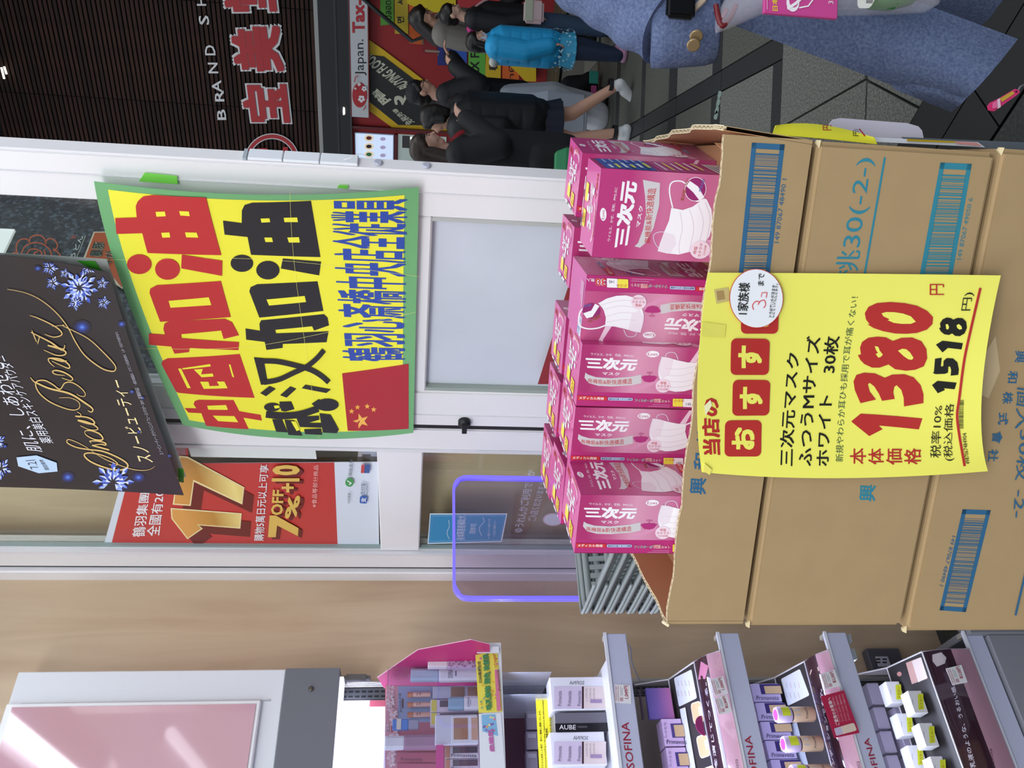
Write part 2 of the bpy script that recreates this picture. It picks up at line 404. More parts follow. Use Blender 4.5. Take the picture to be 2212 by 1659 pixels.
for i in range(6):
    for j in range(5):
        x0=-1.6+i*.5+ (0 if i<5 else -.0); y1=.80-j*.6
        if i==5: x0=.9-.0; 
        x1=x0+.495 if i<5 else .975
        dprism('floor_tile',[D2(x0,y1-.595),D2(x1,y1-.595),D2(x1,y1),D2(x0,y1)],granite2)
for j in range(5):
    dprism('floor_tile',[D2(1.255,1.5-j*.6-.595),D2(1.85,1.5-j*.6-.595),D2(1.85,1.5-j*.6),D2(1.255,1.5-j*.6)],granite3)
# ---------------------------------------------------------------- wood wall behind the shelves
def wood(name,cols,sc3):
    return ramp_mat(name,cols,scale=sc3,nscale=2.2,detail=9,rough=.38,distortion=.9)
woodm=wood('light_wood',[(.25,'b2967a'),(.45,'c3aa8c'),(.6,'cbb496'),(.8,'bca386')],(5.5,5.5,.55))
def wallx(x0,x1,name='wall_left'):
    m=MB(); m.box(x0,x1,0,.05,0,3.1); return single(SH,(x0,0,0),name,m,woodm,kind='structure')
wallx(-.56,.0,'wall_left'); 
wallx(-3.2,-.562,'wall_left')
# panel added behind the left door panes, standing in for the reflected inner wall
m=MB(); m.box(-.45,.27,.09,.13,0,3.1); single(DOOR,(-.45,.1,0),'wall_reflected',m,wood('wood_reflected',[(.25,'c4ab8b'),(.5,'d8c2a2'),(.8,'ccb594')],(4,4,.5)),kind='structure')
# granite pier outside, seen through the right upper pane
GP=Frame((.176,2.6,0),52)
pier=thing(GP,(-.45,0,0),'granite_pier','dark speckled granite pier outside, behind the right upper door glass','pillar')
gran=ramp_mat('pier_granite',[(.0,'26272b'),(.35,'33343a'),(.6,'3f3b3c'),(.8,'4a4c55'),(.95,'5d6a72')],nscale=95,kind='vor',rough=.25)
m=MB(); m.box(-.45,.605,0,.3,0,3.2); part(pier,'shaft',m,gran)
m=MB(); m.box(.607,.66,-.004,.3,0,3.2); part(pier,'edge_stone',m,mat('5d5f5a',.5,var=.1,scale=80))
m=MB(); m.box(.662,.71,-.012,.3,0,3.2); part(pier,'edge_stone',m,mat('857c6d',.5,var=.1,scale=80))
# restaurant signs mounted on the pier
def gq(*p): return p
fn,px=flat(GP,-.012)
sg=thing(GP,(0,-.012,1.9),'lightbox','blank white lit panel at the top edge, mounted on the granite pier','sign')
m=MB(); a=GP.at(31,494,-.012); b=GP.at(8,548,-.012); m.prism([V((a.x,-.01,a.z)),V((b.x-.3,-.01,a.z)),V((b.x-.3,-.01,a.z+.5)),V((a.x,-.01,a.z+.5))],(0,.01,0)); part(sg,'panel',m,mat('f0f8f6',.5,emit=.55))
c0=cr(0,420,.12054)
lg=thing(GP,(0,-.004,1.9),'restaurant_sign','orange line drawn blossom with white noodle shop lettering on dark granite','sign')
P_=Print(fn,px,rough=.5,dh=.0005)
OR='e2693a'
def petal(pts): P_.line(c0(*pts),2.6*1.05,mat(OR,.5),sm=6)
petal([(320,1110),(295,1000),(300,900),(360,820),(450,800),(530,835)])
petal([(525,870),(550,780),(640,740),(740,750),(810,820),(830,900)])
petal([(835,840),(900,800),(990,840),(1035,930),(1000,1000),(960,985)])
petal([(960,1010),(1030,1040),(1085,1120),(1080,1300),(980,1420)])
petal([(390,1090),(450,960),(580,890),(720,890),(840,950),(920,1060),(920,1250),(800,1400),(600,1440),(440,1350),(385,1200),(390,1090)])
petal([(500,1090),(530,1025),(620,1000),(720,1030),(760,1080),(700,1140),(620,1080),(690,1050)])
petal([(800,1020),(820,1120),(760,1250),(620,1300),(520,1250)])
petal([(240,1085),(300,1070),(345,1100)]); petal([(230,1100),(200,1200),(250,1330),(340,1370)]); petal([(330,1400),(420,1480),(560,1500),(640,1460)])
part(lg,'blossom',P_)
P_=Print(fn,px,rough=.5,dh=.0005)
P_.text('はなまるうどん',c0((960,1760),(1420,750),(1500,750),(1090,1760)),mat('e8f2ee',.5),off=.012)
P_.text('讃岐',c0((1255,800),(1290,735),(1380,735),(1355,800)),mat('d66a58',.5)); P_.line(c0((1535,750),(1420,1040),(1250,1400)),1.2,mat('d5d5c8',.5))
part(lg,'lettering',P_)
sg=thing(GP,(0,-.012,1.8),'menu_sign','orange signboard with dark green lettering beside the yellow poster top corner','sign')
P_=Print(fn,px,rough=.5,dh=.0005)
P_.poly(c0((1680,670),(2200,670),(2200,1700),(1900,1500),(1480,1180)),mat('f3e6c8',.5)); P_.poly(c0((1700,690),(2190,690),(2190,1680),(1930,1370),(1530,1140)),mat('d2622f',.5))
for off,c in ((.05,'f3e6c8'),(.012,'12352a')):
    P_.text('暴豚',c0((1610,1130),(1690,860),(1890,870),(1830,1130)),mat(c,.5),off=off)
    P_.text('牛が',c0((1860,1290),(1900,1030),(2060,1030),(2010,1290)),mat('f3e6c8' if off>.02 else '222222',.5),off=off)
part(sg,'face',P_)
# ================================================================ sliding glass door
alu=mat(WHITE,.35,var=.015,scale=3); alu2=mat('dcdcdf',.4); rub=mat('16171a',.5)
glassm=thin_glass('fafdfb',.045)
def bx(x0,x1,y0,y1,z0,z1): m=MB(); m.box(x0,x1,y0,y1,z0,z1); return m
dj=single(DOOR,(-.423,0,0),'door_1',MB().box(-.423,-.372,-.01,.09,0,2.9),alu,kind='structure',bev=.003)
part(dj,'seal',bx(-.371,-.362,.004,.02,0,2.9),rub); part(dj,'channel',bx(-.3705,-.362,.021,.09,0,2.9),alu2)
dj['label']='left jamb and fixed frame'
def sash(x0,x1,xa,xb,y0,y1,rails,label,stiles=('stile','stile')):
    r=thing(DOOR,(x0,y0,0),'door_panel',label,'door')
    part(r,'stile',bx(x0,xa,y0,y1,.05,2.75),alu,bev=.004,seg=2); part(r,'stile',bx(xb,x1,y0,y1,.05,2.75),alu,bev=.004,seg=2)
    for z0,z1 in rails: part(r,'rail',bx(xa+.0005,xb-.0005,y0+.001,y1-.001,z0,z1),alu,bev=.003)
    return r
lp=sash(-.36,.308,-.258,.218,0,.04,[(.05,.25),(1.486,1.587),(2.66,2.75)],'narrow left white sliding door panel with the small blue sticker')
for z0,z1 in ((.25,1.486),(1.587,2.66)): part(lp,'pane',bx(-.258,.218,.016,.022,z0,z1),glassm)
part(lp,'bead',bx(-.272,-.2585,-.008,-.0005,.1,2.7),alu2); part(lp,'bead',bx(.222,.232,-.003,-.0005,.1,2.7),alu2)
part(lp,'gasket',bx(-.2575,-.250,.006,.0155,.25,2.66),mat('8fa09d',.5))
part(lp,'seal',bx(.3085,.3195,.002,.03,.05,2.75),rub)
rp=sash(.320,.973,.437,.886,0,.030,[(.05,.25),(1.486,1.587),(2.66,2.75)],'wide right white sliding door panel behind the yellow poster')
pale_reflection=mat('eef2f6',.14,trans=.0,alpha=1,coat=.6,var=.03,scale=2.5)
part(rp,'pane',bx(.437,.886,.016,.022,1.587,2.66),glassm)
part(rp,'pane',bx(.437,.886,.016,.022,.25,1.486),mat('cdd3dd',.42,var=.05,scale=5),label='lower pane in a pale tone painted for the shop reflection')  # pale colour stands in for the shop mirrored in the glass
part(rp,'gasket',bx(.4375,.447,.004,.0155,.25,1.486),mat('9aa59c',.5)); part(rp,'gasket',bx(.877,.8855,.004,.0155,.25,1.486),mat('b9bcb8',.5))
part(rp,'bead',bx(.935,.9365,-.002,-.0003,.06,2.74),alu2); part(rp,'bead',bx(.36,.3615,-.002,-.0003,.06,2.74),alu2)
# latch
m=MB(); m.use(rub); p=DOOR.at(1003,914,-.006)
T=Matrix.Translation(p)@Matrix.Rotation(math.radians(90),4,'X')
m.lathe([(.004,-.006),(.013,-.006),(.013,.004),(.006,.006)],20,T); m.box(p.x-.022,p.x+.006,-.018,-.006,p.z-.006,p.z+.004)
part(rp,'latch',m,label='black thumb turn latch')
# clips and caps on the outer side face of the right sash
EP=Frame(DOOR.w((.9735,0,0)),52)
ep=thing(EP,(0,0,1.6),'cover_strip','small white snap cover strip on the outer edge of the right door panel','cover')
for k,(x0,x1) in enumerate(((537,612),(614,692),(694,775))):
    a=EP.at(x0,340,0); b=EP.at(x1,340,0); m=MB(); m.box(.004,.026,-.005,0,b.z,a.z); part(ep,'cover_clip',m,mat('e8edf2',.25),bev=.001)
a=EP.at(528,330,0); b=EP.at(536,330,0); m=MB(); m.box(.004,.026,-.004,0,b.z,a.z); part(ep,'end_clip',m,mat('a9b4ba',.3))
m=MB(); a=EP.at(760,330,-.004); m.tube(smooth_path([(.012,-.005,a.z+.01),(.008,-.012,a.z),(.016,-.014,a.z-.012),(.022,-.004,a.z-.03)],6),.0005,6); part(ep,'thread',m,mat('e8e8e8',.3))
for (px_,py_),lb_ in (((817,351),'upper'),((921,357),'lower')):
    p=EP.at(px_,py_,0); sc_=thing(EP,(.015,0,p.z),'screw_cap',lb_+' grey round screw cap on the outer edge of the right door panel','cap'); m=MB(); m.lathe([(.0065,0),(.0065,.0025),(.005,.0035)],20,Matrix.Translation((.015,0,p.z))@Matrix.Rotation(math.radians(90),4,'X')); part(sc_,'cap',m,mat('b4b7c6',.4))
# ceiling tube lamps of the shop
for k,((xa,ya),(xb,yb_)) in enumerate((((-.42,1.85),(.62,.51)),((1.35,.37),(2.3,-.80)))):
    r=thing(WF,(xa,ya,2.7),'ceiling_lamp',('tube lamp over the shop door, seen mirrored in the pink panel','second tube lamp, mirrored lower in the pink panel')[k],'lamp')
    d_=(V((xb,yb_,0))-V((xa,ya,0))); n_=V((-d_.y,d_.x,0)).normalized(); A_=V((xa,ya,0)); B_=V((xb,yb_,0))
    m=MB(); m.prism([A_+n_*.06+V((0,0,2.76)),A_-n_*.06+V((0,0,2.76)),B_-n_*.06+V((0,0,2.76)),B_+n_*.06+V((0,0,2.76))],(0,0,.05)); part(r,'housing',m,mat('dcdde0',.5))
    m=MB(); m.tube([A_+V((0,0,2.735)),B_+V((0,0,2.735))],.030,12); part(r,'tube',m,mat('f4f6ff',.4,emit=14. if k==0 else 4.))
# head beam over the door and track
m=MB(); m.box(-.423,1.9,-.05,.12,2.9,3.1); single(DOOR,(0,0,2.9),'trim_1',m,alu,kind='structure')
m=MB(); m.box(-.37,.973,-.004,.05,.0,.045); single(DOOR,(0,0,0),'trim_2',m,mat('a9abad',.35,metal=.6),kind='structure')
# purple frame sheet, blue sticker, mirrored notice on glass -----------------------------------------
fn,px=flat(DOOR,.0155)
st=thing(DOOR,(-.2,.015,1.27),'window_sticker','blue assistance dog sticker on the lower left pane, tilted upright rectangle','sticker')
P_=Print(fn,px); c4=cr(850,800,.34965); B1='2d8bbd'
P_.poly(c4((225,883),(703,883),(670,1060),(210,1072)),mat('d9e9f2',.4)); P_.poly(c4((230,890),(695,890),(662,1052),(217,1065)),mat(B1,.4))
P_.line(c4((240,897),(685,897),(655,1045),(225,1055)),.6,mat('b7dcee',.4),closed=True)
part(st,'sheet',P_)
P_=Print(fn,px,h0=.0008); Wt=mat('e6f2f8',.4)
P_.text('身体障害者補助犬',c4((385,1047),(395,897),(450,895),(440,1047)),Wt); P_.text('同伴可',c4((468,1005),(478,945),(515,945),(508,1005)),Wt)
P_.text('※一般のペットを伴っての',c4((578,1035),(585,915),(600,915),(596,1035)),Wt); P_.text('ご入店はご遠慮下さい',c4((612,1025),(620,925),(635,925),(628,1025)),Wt)
P_.line(c4((345,1040),(330,1000),(345,960),(340,920)),.9,Wt,sm=4); P_.line(c4((545,1020),(530,970),(560,930),(550,905)),.9,Wt,sm=4)
part(st,'lettering',P_)
nt_=thing(DOOR,(-.1,.015,1.2),'window_notice','pale mirrored notice lettering with round mark on the lower left pane','notice')
P_=Print(fn,px); G_=mat('bcc0c2',.4)
P_.text('ゆうれんかご利用ですか',c4((740,1000),(825,615),(880,615),(800,1000)),G_,off=.02); P_.text('ご入店くださいますよ',c4((825,930),(900,690),(945,690),(880,930)),G_,off=.02)
x_,y_=c4((985,920))[0]; P_.disc(x_,y_,22,14,mat('d9b6bd',.4)); P_.disc(x_,y_,19,12,mat('dfe3e6',.4))
part(nt_,'lettering',P_)
# red triangle banner outside the lower right pane
m=MB(); a=DOOR.at(1230,612,-.012); b=DOOR.at(1162,830,-.012); c_=DOOR.at(1260,830,-.012)
fb=single(DOOR,(a.x,-.012,a.z),'banner',MB().prism([a,b,c_,DOOR.at(1260,612,-.012)],(0,.002,0)),mat('8f2a2e',.5),'dark red triangular banner corner showing above the mask boxes','banner')
# acrylic sheet with violet edge
AC=Frame((-.4085,1.553,0),52)
ac=thing(AC,(0,0,1.0),'acrylic_screen','clear acrylic screen with glowing violet edge standing behind the baskets','screen')
za=AC.at(978,1295,0).z
edge=[(0,0,.95),(0,0,za-.035)]+[(.03-.03*math.cos(t),0,za-.03+.03*math.sin(t)) for t in [i*math.pi/12 for i in range(1,7)]]+[(.271-.03+.03*math.sin(t),0,za-.03+.03*math.cos(t)) for t in [i*math.pi/12 for i in range(0,7)]]+[(.271,0,.95)]
m=MB(); m.prism([V(p)+V((0,-.002,0)) for p in edge],(0,.004,0)); part(ac,'sheet',m,thin_glass('efeaf6',.06,haze=.05,haze_col='a79fc4'))
m=MB(); vi=mat('6f63f5',.3,emit=.75)
inn=[]
for i,p in enumerate(edge):
    c=V((.135,0,1.2)); q=V(p); q.x+= .0065*(1 if q.x<.135 else -1); q.z-= .005 if q.z>za-.01 else 0; inn.append(q)
k=len(edge); vs=[V(p)+V((0,-.006,0)) for p in edge]+[p+V((0,-.006,0)) for p in inn]+[V(p)+V((0,.006,0)) for p in edge]+[p+V((0,.006,0)) for p in inn]
fs=[]
for i in range(k-1): fs+=[(i,i+1,k+i+1,k+i),(2*k+i,2*k+i+1,3*k+i+1,3*k+i),(i,i+1,2*k+i+1,2*k+i),(k+i,k+i+1,3*k+i+1,3*k+i)]
m.add(vs,fs,False); part(ac,'edge_glow',m,vi,label='violet glowing edge strip')
m=MB(); m.box(0,.271,-.04,.04,.93,.95); m.box(.02,.05,-.02,.02,0,.93); m.box(.22,.25,-.02,.02,0,.93); part(ac,'stand',m,mat('c8c8cc',.4))
# ================================================================ posters
# yellow poster
YP=Sheet(DOOR,[[(395,918),(276,650),(203,392)],[(645,948),(590,665),(556,421)],[(893,935),(899,665),(905,405)]],[[-.03,-.012,-.02],[-.012,-.006,-.03],[-.01,-.01,-.014]])
c1=cr(180,370,.36162)
yp=thing(DOOR,(.6,-.012,1.5),'support_poster','large yellow poster with green border and red, black and blue Chinese lettering','poster')
GR='6fae73'
pm=MB(); part(yp,'sheet',YP.slab(pm,24,24),mat(GR,.5),fix=False)
P_=Print(YP.fn,YP.inv,cut=24,dh=.00005,h0=.0003,rough=.5)
P_._put([(.028,.04),(.972,.04),(.972,.955),(.028,.955)],[(0,1,2,3)],'f3ee3c'); part(yp,'ground',P_,fix=False,label='yellow printed ground')
P_=Print(YP.fn,YP.inv,cut=24,dh=.00005,h0=.0007,rough=.5)
def chs(P_,items,c,offs):
    for (ch,q),off in zip(items,offs): P_.text(ch,q,c,off=off,res=3)
red=mat('c02a2c',.5)
YG=mat('f3ee3c',.5); cR=cr(300,740,.3622)
def fig(c,col,polys,holes=(),els=()):
    for q in polys: P_.poly(c(*q),col)
    for cx,cy,rx,ry in els:
        x,y=c((cx,cy))[0]; k=c((1,0))[0][0]-c((0,0))[0][0]; P_.disc(x,y,rx*k,ry*k,col,22)
    P_.h+=.00008
    for q in holes: P_.poly(c(*q),YG)
fig(cR,red,[((318,360),(325,340),(350,332),(555,332),(590,400),(720,422),(728,458),(615,440),(648,512),(395,492),(365,415),(290,412),(267,385),(335,385)),((128,120),(135,100),(165,85),(595,57),(683,318),(230,292),(215,285))],
 [((398,368),(510,362),(522,392),(405,392)),((432,428),(560,430),(585,468),(465,462)),((225,145),(243,145),(300,262),(280,262)),((318,150),(372,145),(365,165),(362,178),(430,172),(436,190),(365,196)),((355,222),(405,222),(412,248),(470,245),(455,220),(500,220),(520,260),(377,265)),((250,142),(415,116),(420,130),(252,150)),((528,118),(538,118),(560,195),(548,190))])
fig(c1,red,[((395,725),(400,700),(440,680),(822,658),(878,865),(455,893)),((473,935),(480,903),(510,888),(840,875),(885,895),(925,970),(832,992),(818,943),(577,965),(580,988),(925,1010),(920,1057),(628,1045),(622,1070),(537,1080),(518,1038),(388,1028),(386,962),(482,968)),
 ((330,180),(360,150),(420,140),(735,155),(828,508),(388,492),(358,375),(205,378),(197,283),(325,280),(318,210)),((592,503),(833,540),(830,628),(587,583))],
 [((508,770),(748,750),(763,795),(518,810)),((437,245),(492,243),(498,272),(443,275)),((577,240),(635,243),(641,272),(585,268)),((471,372),(520,370),(525,400),(478,401)),((613,370),(682,372),(692,402),(620,400))],[(338,557,73,58),(505,587,74,62)])
part(yp,'red_lettering',P_,fix=False)
P_=Print(YP.fn,YP.inv,cut=24,dh=.00005,h0=.0007,rough=.5); blk=mat('1b1b1f',.5)
fig(c1,blk,[((992,720),(1000,695),(1040,678),(1402,662),(1437,832),(1050,870)),((1050,905),(1060,885),(1440,850),(1462,870),(1470,915),(1380,945),(1368,920),(1145,940),(1150,960),(1468,948),(1455,1012),(1190,1022),(1188,1045),(1090,1057),(1080,1010),(968,997),(965,932),(1052,945)),
 ((950,240),(965,205),(1010,190),(1360,178),(1420,522),(1005,508),(985,403),(848,388),(838,303),(950,318)),((1195,530),(1424,548),(1412,628),(1183,588))],
 [((1095,765),(1325,745),(1333,780),(1110,800)),((1062,290),(1115,288),(1120,312),(1068,315)),((1200,285),(1280,283),(1285,312),(1205,312)),((1085,405),(1130,405),(1137,432),(1092,432)),((1222,405),(1292,403),(1297,435),(1232,435))],[(950,557,68,50),(1105,597,70,54)])
fig(cR,blk,[((680,75),(738,80),(765,235),(722,238)),((773,245),(812,262),(752,307),(717,288)),((900,247),(937,262),(878,315),(838,300)),((992,237),(1148,265),(1120,287),(970,258)),
 ((833,340),(905,338),(925,385),(870,400),(845,395)),((790,448),(850,448),(885,530),(815,525)),((865,450),(925,455),(975,550),(890,545)),((935,432),(1075,425),(1078,450),(1010,470),(1090,470),(1092,500),(960,495)),((985,510),(1090,505),(1095,545),(992,540)),((1078,410),(1145,418),(1175,470),(1197,512),(1185,535),(1100,530)),((1030,352),(1075,322),(1100,360),(1070,385))],
 [((800,362),(832,360),(836,376),(806,380)),((905,458),(935,460),(960,512),(940,520)) ],[(790,372,50,26),(1125,358,70,38)])
P_.line(cR((726,95),(820,98),(920,118),(1020,145),(1085,180),(1135,222)),11,blk,sm=5); P_.line(cR((740,222),(830,205),(920,165),(1000,128),(1060,82),(1105,32)),11,blk,sm=5); P_.line(cR((752,415),(850,425),(960,415),(1070,380)),15,blk,sm=4)
part(yp,'black_lettering',P_,fix=False)
P_=Print(YP.fn,YP.inv,cut=24,dh=.00005,h0=.0007,rough=.5)
P_.text('鶴羽心斎橋中央店全従業員',[(741,776),(712,431),(881,431),(876,776)],mat('2b4ba6',.5),off=.02)
part(yp,'blue_lettering',P_,fix=False)
P_=Print(YP.fn,YP.inv,cut=24,dh=.00005,h0=.0007,rough=.5)
fl=[(753,929),(740,802),(883,782),(883,925)]; P_.poly(fl,mat('ad1f2a',.5))
def star(cx,cy,r,rot,c):
    pts=[]
    for i in range(10):
        a=math.radians(rot+i*36); rr=r if i%2==0 else r*.4; pts.append((cx+rr*math.cos(a),cy+rr*math.sin(a)))
    P_.poly(pts,c)
sy=mat('eeb53c',.28)
star(782,907,18,180,sy)
for q in ((761,885),(774,876),(795,874),(809,881)): star(q[0],q[1],6.5,200,sy)
part(yp,'flag',P_,fix=False,label='red flag with five yellow stars')
for q in ([(300,392),(312,374),(382,381),(384,398)],[(728,406),(733,400),(752,401),(750,408)]):
    m=MB(); part(yp,'tape_tab',m.prism([DOOR.at(a,b,-.004) for a,b in q],(0,.001,0)),mat('7fdc54',.5),label='bright green tape tab')
P_=Print(YP.fn,YP.inv,cut=24,dh=.0001,h0=.0013)
for q in ([(205,562),(560,562),(905,598)],[(302,750),(560,742),(900,672)],[(626,410),(640,600),(690,945)]):
    P_.line(q,.5,mat('f6f38a',.2),sm=5)
part(yp,'film_seam',P_,fix=False)
# black snow poster
BP=Sheet(DOOR,[[(-150,1050),(-150,800),(-150,548)],[(128,1056),(90,808),(50,556)],[(397,1070),(307,820),(236,590)]],[[-.08,-.06,-.05],[-.075,-.055,-.05],[-.10,-.06,-.045]])
bp=thing(DOOR,(.4,-.06,2.0),'beauty_poster','hanging black cosmetics poster with gold script and blue ice crystals','poster')
m=MB(); part(bp,'sheet',BP.slab(m,24,24),ramp_mat('poster_black',[(.3,'1d1b22'),(.55,'26232a'),(.8,'332b2a')],nscale=3,detail=2,rough=.22),fix=False)
BF=Sheet(DOOR,[[(-150,1040),(-150,800),(-150,541)],[(128,1046),(100,808),(50,549)],[(402,1030),(318,800),(230,560)]],[[-.06,-.045,-.035],[-.055,-.04,-.035],[-.075,-.04,-.03]])
m=MB(); part(bp,'holder',BF.slab(m),mat('aab3ae',.15,alpha=.75),fix=False,label='grey clear film holder behind the poster')
for q in ([(165,562),(205,563),(232,600),(238,640),(222,640),(205,585)],[(385,1010),(397,1012),(398,1042),(386,1040)]):
    P_=Print(BF.fn,BF.inv,cut=8,h0=.001); P_.poly(q,mat('3f9a2c',.4)); part(bp,'tape_tab',P_,fix=False,label='green tape tab')
P_=Print(BP.fn,BP.inv,cut=24,dh=.00003,h0=.0012,rough=.3)
gold=mat('dcbb72',.3); gold2=mat('f1dfa6',.3)
cA=cr(0,880,.1537); cB=cr(0,740,.2169); cC=cr(0,540,.4219)
def gl(c,pts,w_=2.2,t=True,m_=None): P_.line(c(*pts),w_,m_ or gold,sm=7,taper=t)
gl(cA,[(1240,555),(1100,480),(980,435),(945,450),(960,490),(1080,545),(1250,575),(1450,600),(1650,680),(1780,760),(1800,820),(1730,860),(1600,860),(1420,810),(1270,740),(1195,670),(1210,630),(1300,625),(1420,650),(1560,700),(1650,760),(1655,790),(1600,800),(1540,785)],3.4)
gl(cA,[(1240,555),(1360,640),(1500,720),(1700,800),(1850,850),(2000,870),(2110,855),(2180,810)],1.6)
gl(cA,[(1540,580),(1300,515)],3.2,False); gl(cA,[(1300,515),(1420,500),(1490,510),(1480,480),(1380,455),(1270,455),(1290,480)],3)
gl(cA,[(1195,340),(1230,380),(1330,430),(1430,440),(1450,410),(1400,350),(1290,310),(1210,310),(1195,340)],3.2)
gl(cA,[(1135,240),(1250,290),(1350,300),(1380,275),(1320,225),(1200,180),(1100,165),(1250,210),(1330,210),(1310,160),(1220,120),(1065,105),(1130,115),(1140,80),(1090,48)],3.2)
gl(cB,[(305,340),(340,380),(380,400),(500,450),(700,500),(850,590),(925,645),(915,680),(880,665)],3.8)
gl(cB,[(590,540),(700,540),(785,580),(795,635),(740,660),(640,640),(500,580),(400,500),(358,420),(375,375),(450,370),(530,410),(600,455),(650,395),(720,390),(800,435),(850,490),(845,525),(795,520),(770,500)],2.6)
gl(cB,[(650,320),(560,310),(527,285),(560,270),(640,290),(710,330),(728,358),(700,370),(620,345)],3)
gl(cB,[(545,235),(500,195),(485,160),(520,150),(620,165),(690,215),(690,250),(620,225),(520,180)],3); gl(cB,[(500,150),(620,180),(670,175)],3)
gl(cB,[(440,70),(560,120),(640,120),(660,90),(600,60),(480,25),(560,40),(640,60)],3)
gl(cC,[(155,335),(200,350),(290,395),(320,430),(280,445),(230,430)],2.6); gl(cC,[(190,470),(165,410)],2.2); gl(cC,[(160,420),(260,470),(320,510),(335,485)],3.4); gl(cC,[(205,440),(195,480)],2)
gl(cC,[(270,390),(330,385),(330,390),(450,450),(530,520),(590,585),(592,612),(570,617),(520,600),(440,540),(390,470),(350,395),(290,320),(210,255),(130,218),(40,200)],2.4)
part(bp,'script_lettering',P_,fix=False,label='gold swash script lettering')
P_=Print(BP.fn,BP.inv,cut=24,dh=.00025,h0=.0006,rough=.3)
P_.text('スノービューティー',[(297,996),(236,820),(267,820),(334,996)],gold2,off=.004)
part(bp,'gold_lettering',P_,fix=False)
P_=Print(BP.fn,BP.inv,cut=24,dh=.00025,h0=.0006,rough=.3); wh=mat('e6e8f2',.3)
P_.text('肌に、しあわせを、',[(60,972),(-38,770),(2,770),(93,974)],wh); P_.text('薬用美白スキンケアパウダー',[(90,955),(-8,768),(18,768),(117,955)],wh)
P_.text('スノービューティー ホワイトニング フェースパウダー 2019（医薬部外品）',[(345,979),(291,836),(300,836),(354,979)],mat('b9bac6',.3)); P_.text('・美白化粧品は、メラニンの生成を抑え、しみ・そばかすを防ぎます。',[(290,830),(249,717),(256,717),(298,830)],mat('b9bac6',.3))
P_.poly(cA((230,683),(512,655),(800,760),(813,885),(545,910),(255,810)),mat('bcd6f2',.4))
P_.text('7.21',cA((440,855),(358,728),(495,715),(545,830)),mat('1f2a3e',.4)); P_.text('限定発売',cA((635,862),(545,715),(605,712),(705,858)),mat('1f2a3e',.4))
part(bp,'white_lettering',P_,fix=False)
rc=random.Random(3)
def crystal(cx,cy,R,n=6,sq=1.,rot=0):
    P_=Print(BP.fn,BP.inv,cut=24,dh=.00001,h0=.0008,rough=.2)
    cols=['4a63c8','8fa8ea','2a3c96','c7d6f7','3d55b5','6f8be0']
    for i in range(n):
        a=math.radians(rot+360*i/n)
        for k,(r0,r1,w_) in enumerate(((.12,.62,.16),(.55,1.,.12),(.3,.75,.09))):
            for sd in (-1,1) if k==2 else (0,):
                a2=a+sd*.35; x,y=math.cos(a2),math.sin(a2)
                q=[(cx+R*(x*t-y*u)*sq,cy+R*(y*t+x*u)) for t,u in ((r0,0),((r0+r1)/2,w_),(r1,0),((r0+r1)/2,-w_))]
                if not all(0<=c_<=1 for p in q for c_ in P_.P(p)): continue
                P_.poly(q[:3],mat(rc.choice(cols),.2)); P_.poly([q[0],q[2],q[3]],mat(rc.choice(cols),.2))
                P_.poly([(cx+(p[0]-cx)*.9+(q[1][0]-cx)*.02,cy+(p[1]-cy)*.93) for p in (q[0],q[1],((q[0][0]+q[2][0])/2,(q[0][1]+q[2][1])/2))],mat('dfe8fb',.2))
    part(bp,'crystal_print',P_,fix=False,label='blue ice crystal print')
crystal(172,622,42,8,1.,10)
for cx,cy,r in ((108,578,19),(115,612,17),(222,612,15),(225,655,16),(163,655,18),(190,577,18),(140,590,12)): crystal(cx,cy,r,5,1.,rc.random()*90)
crystal(246,1040,46,8,1.,0); crystal(2,1010,26,5,.9,20); crystal(-6,952,22,5,.9,40)
P_=Print(BP.fn,BP.inv,cut=24,dh=.00002,h0=.0003,rough=.25)
for cx,cy,r in ((147,1030,17),(300,1030,15),(178,708,20),(264,702,10),(82,580,9),(285,845,6),(308,858,5),(365,982,5),(10,962,6),(300,930,5)):
    for k,c in ((1.,'23243a'),(.8,'262c55'),(.6,'2a3a7c'),(.4,'3652ac'),(.2,'5a80d6')): P_.disc(cx,cy,r*k,r*k*.8,mat(c,.25),16)
part(bp,'light_print',P_,fix=False,label='soft blue light dots print')
# red and gold sale poster on the left pane
c2=cr(220,900,.28933)
fn,px=flat(DOOR,.0155)
rp_=thing(DOOR,(-.2,.015,1.6),'sale_poster','red poster with large gold numerals on the left door glass','poster')
P_=Print(fn,px,rough=.35); P_.poly(c2((15,955),(150,470),(600,100),(640,345),(2060,335),(2070,955)),mat('d8e0ea',.35)); P_.poly(c2((70,955),(200,450),(570,210),(640,210),(650,345),(1735,340),(1760,955)),mat('c23a36',.35),False)
P_.h+=.0002; P_.poly(c2((70,955),(200,450),(500,250),(650,350),(1735,340),(1760,955)),mat('c23a36',.35))
part(rp_,'sheet',P_,bev=0)
P_=Print(fn,px,rough=.35,h0=.0014); Wt=mat('efeef0',.35); sh_=mat('6e1c1a',.35)
P_.text('鶴羽集團',c2((222,893),(285,565),(358,565),(322,893)),Wt,off=.01); P_.text('全國有200',c2((330,885),(405,500),(478,500),(432,885)),Wt,off=.01)
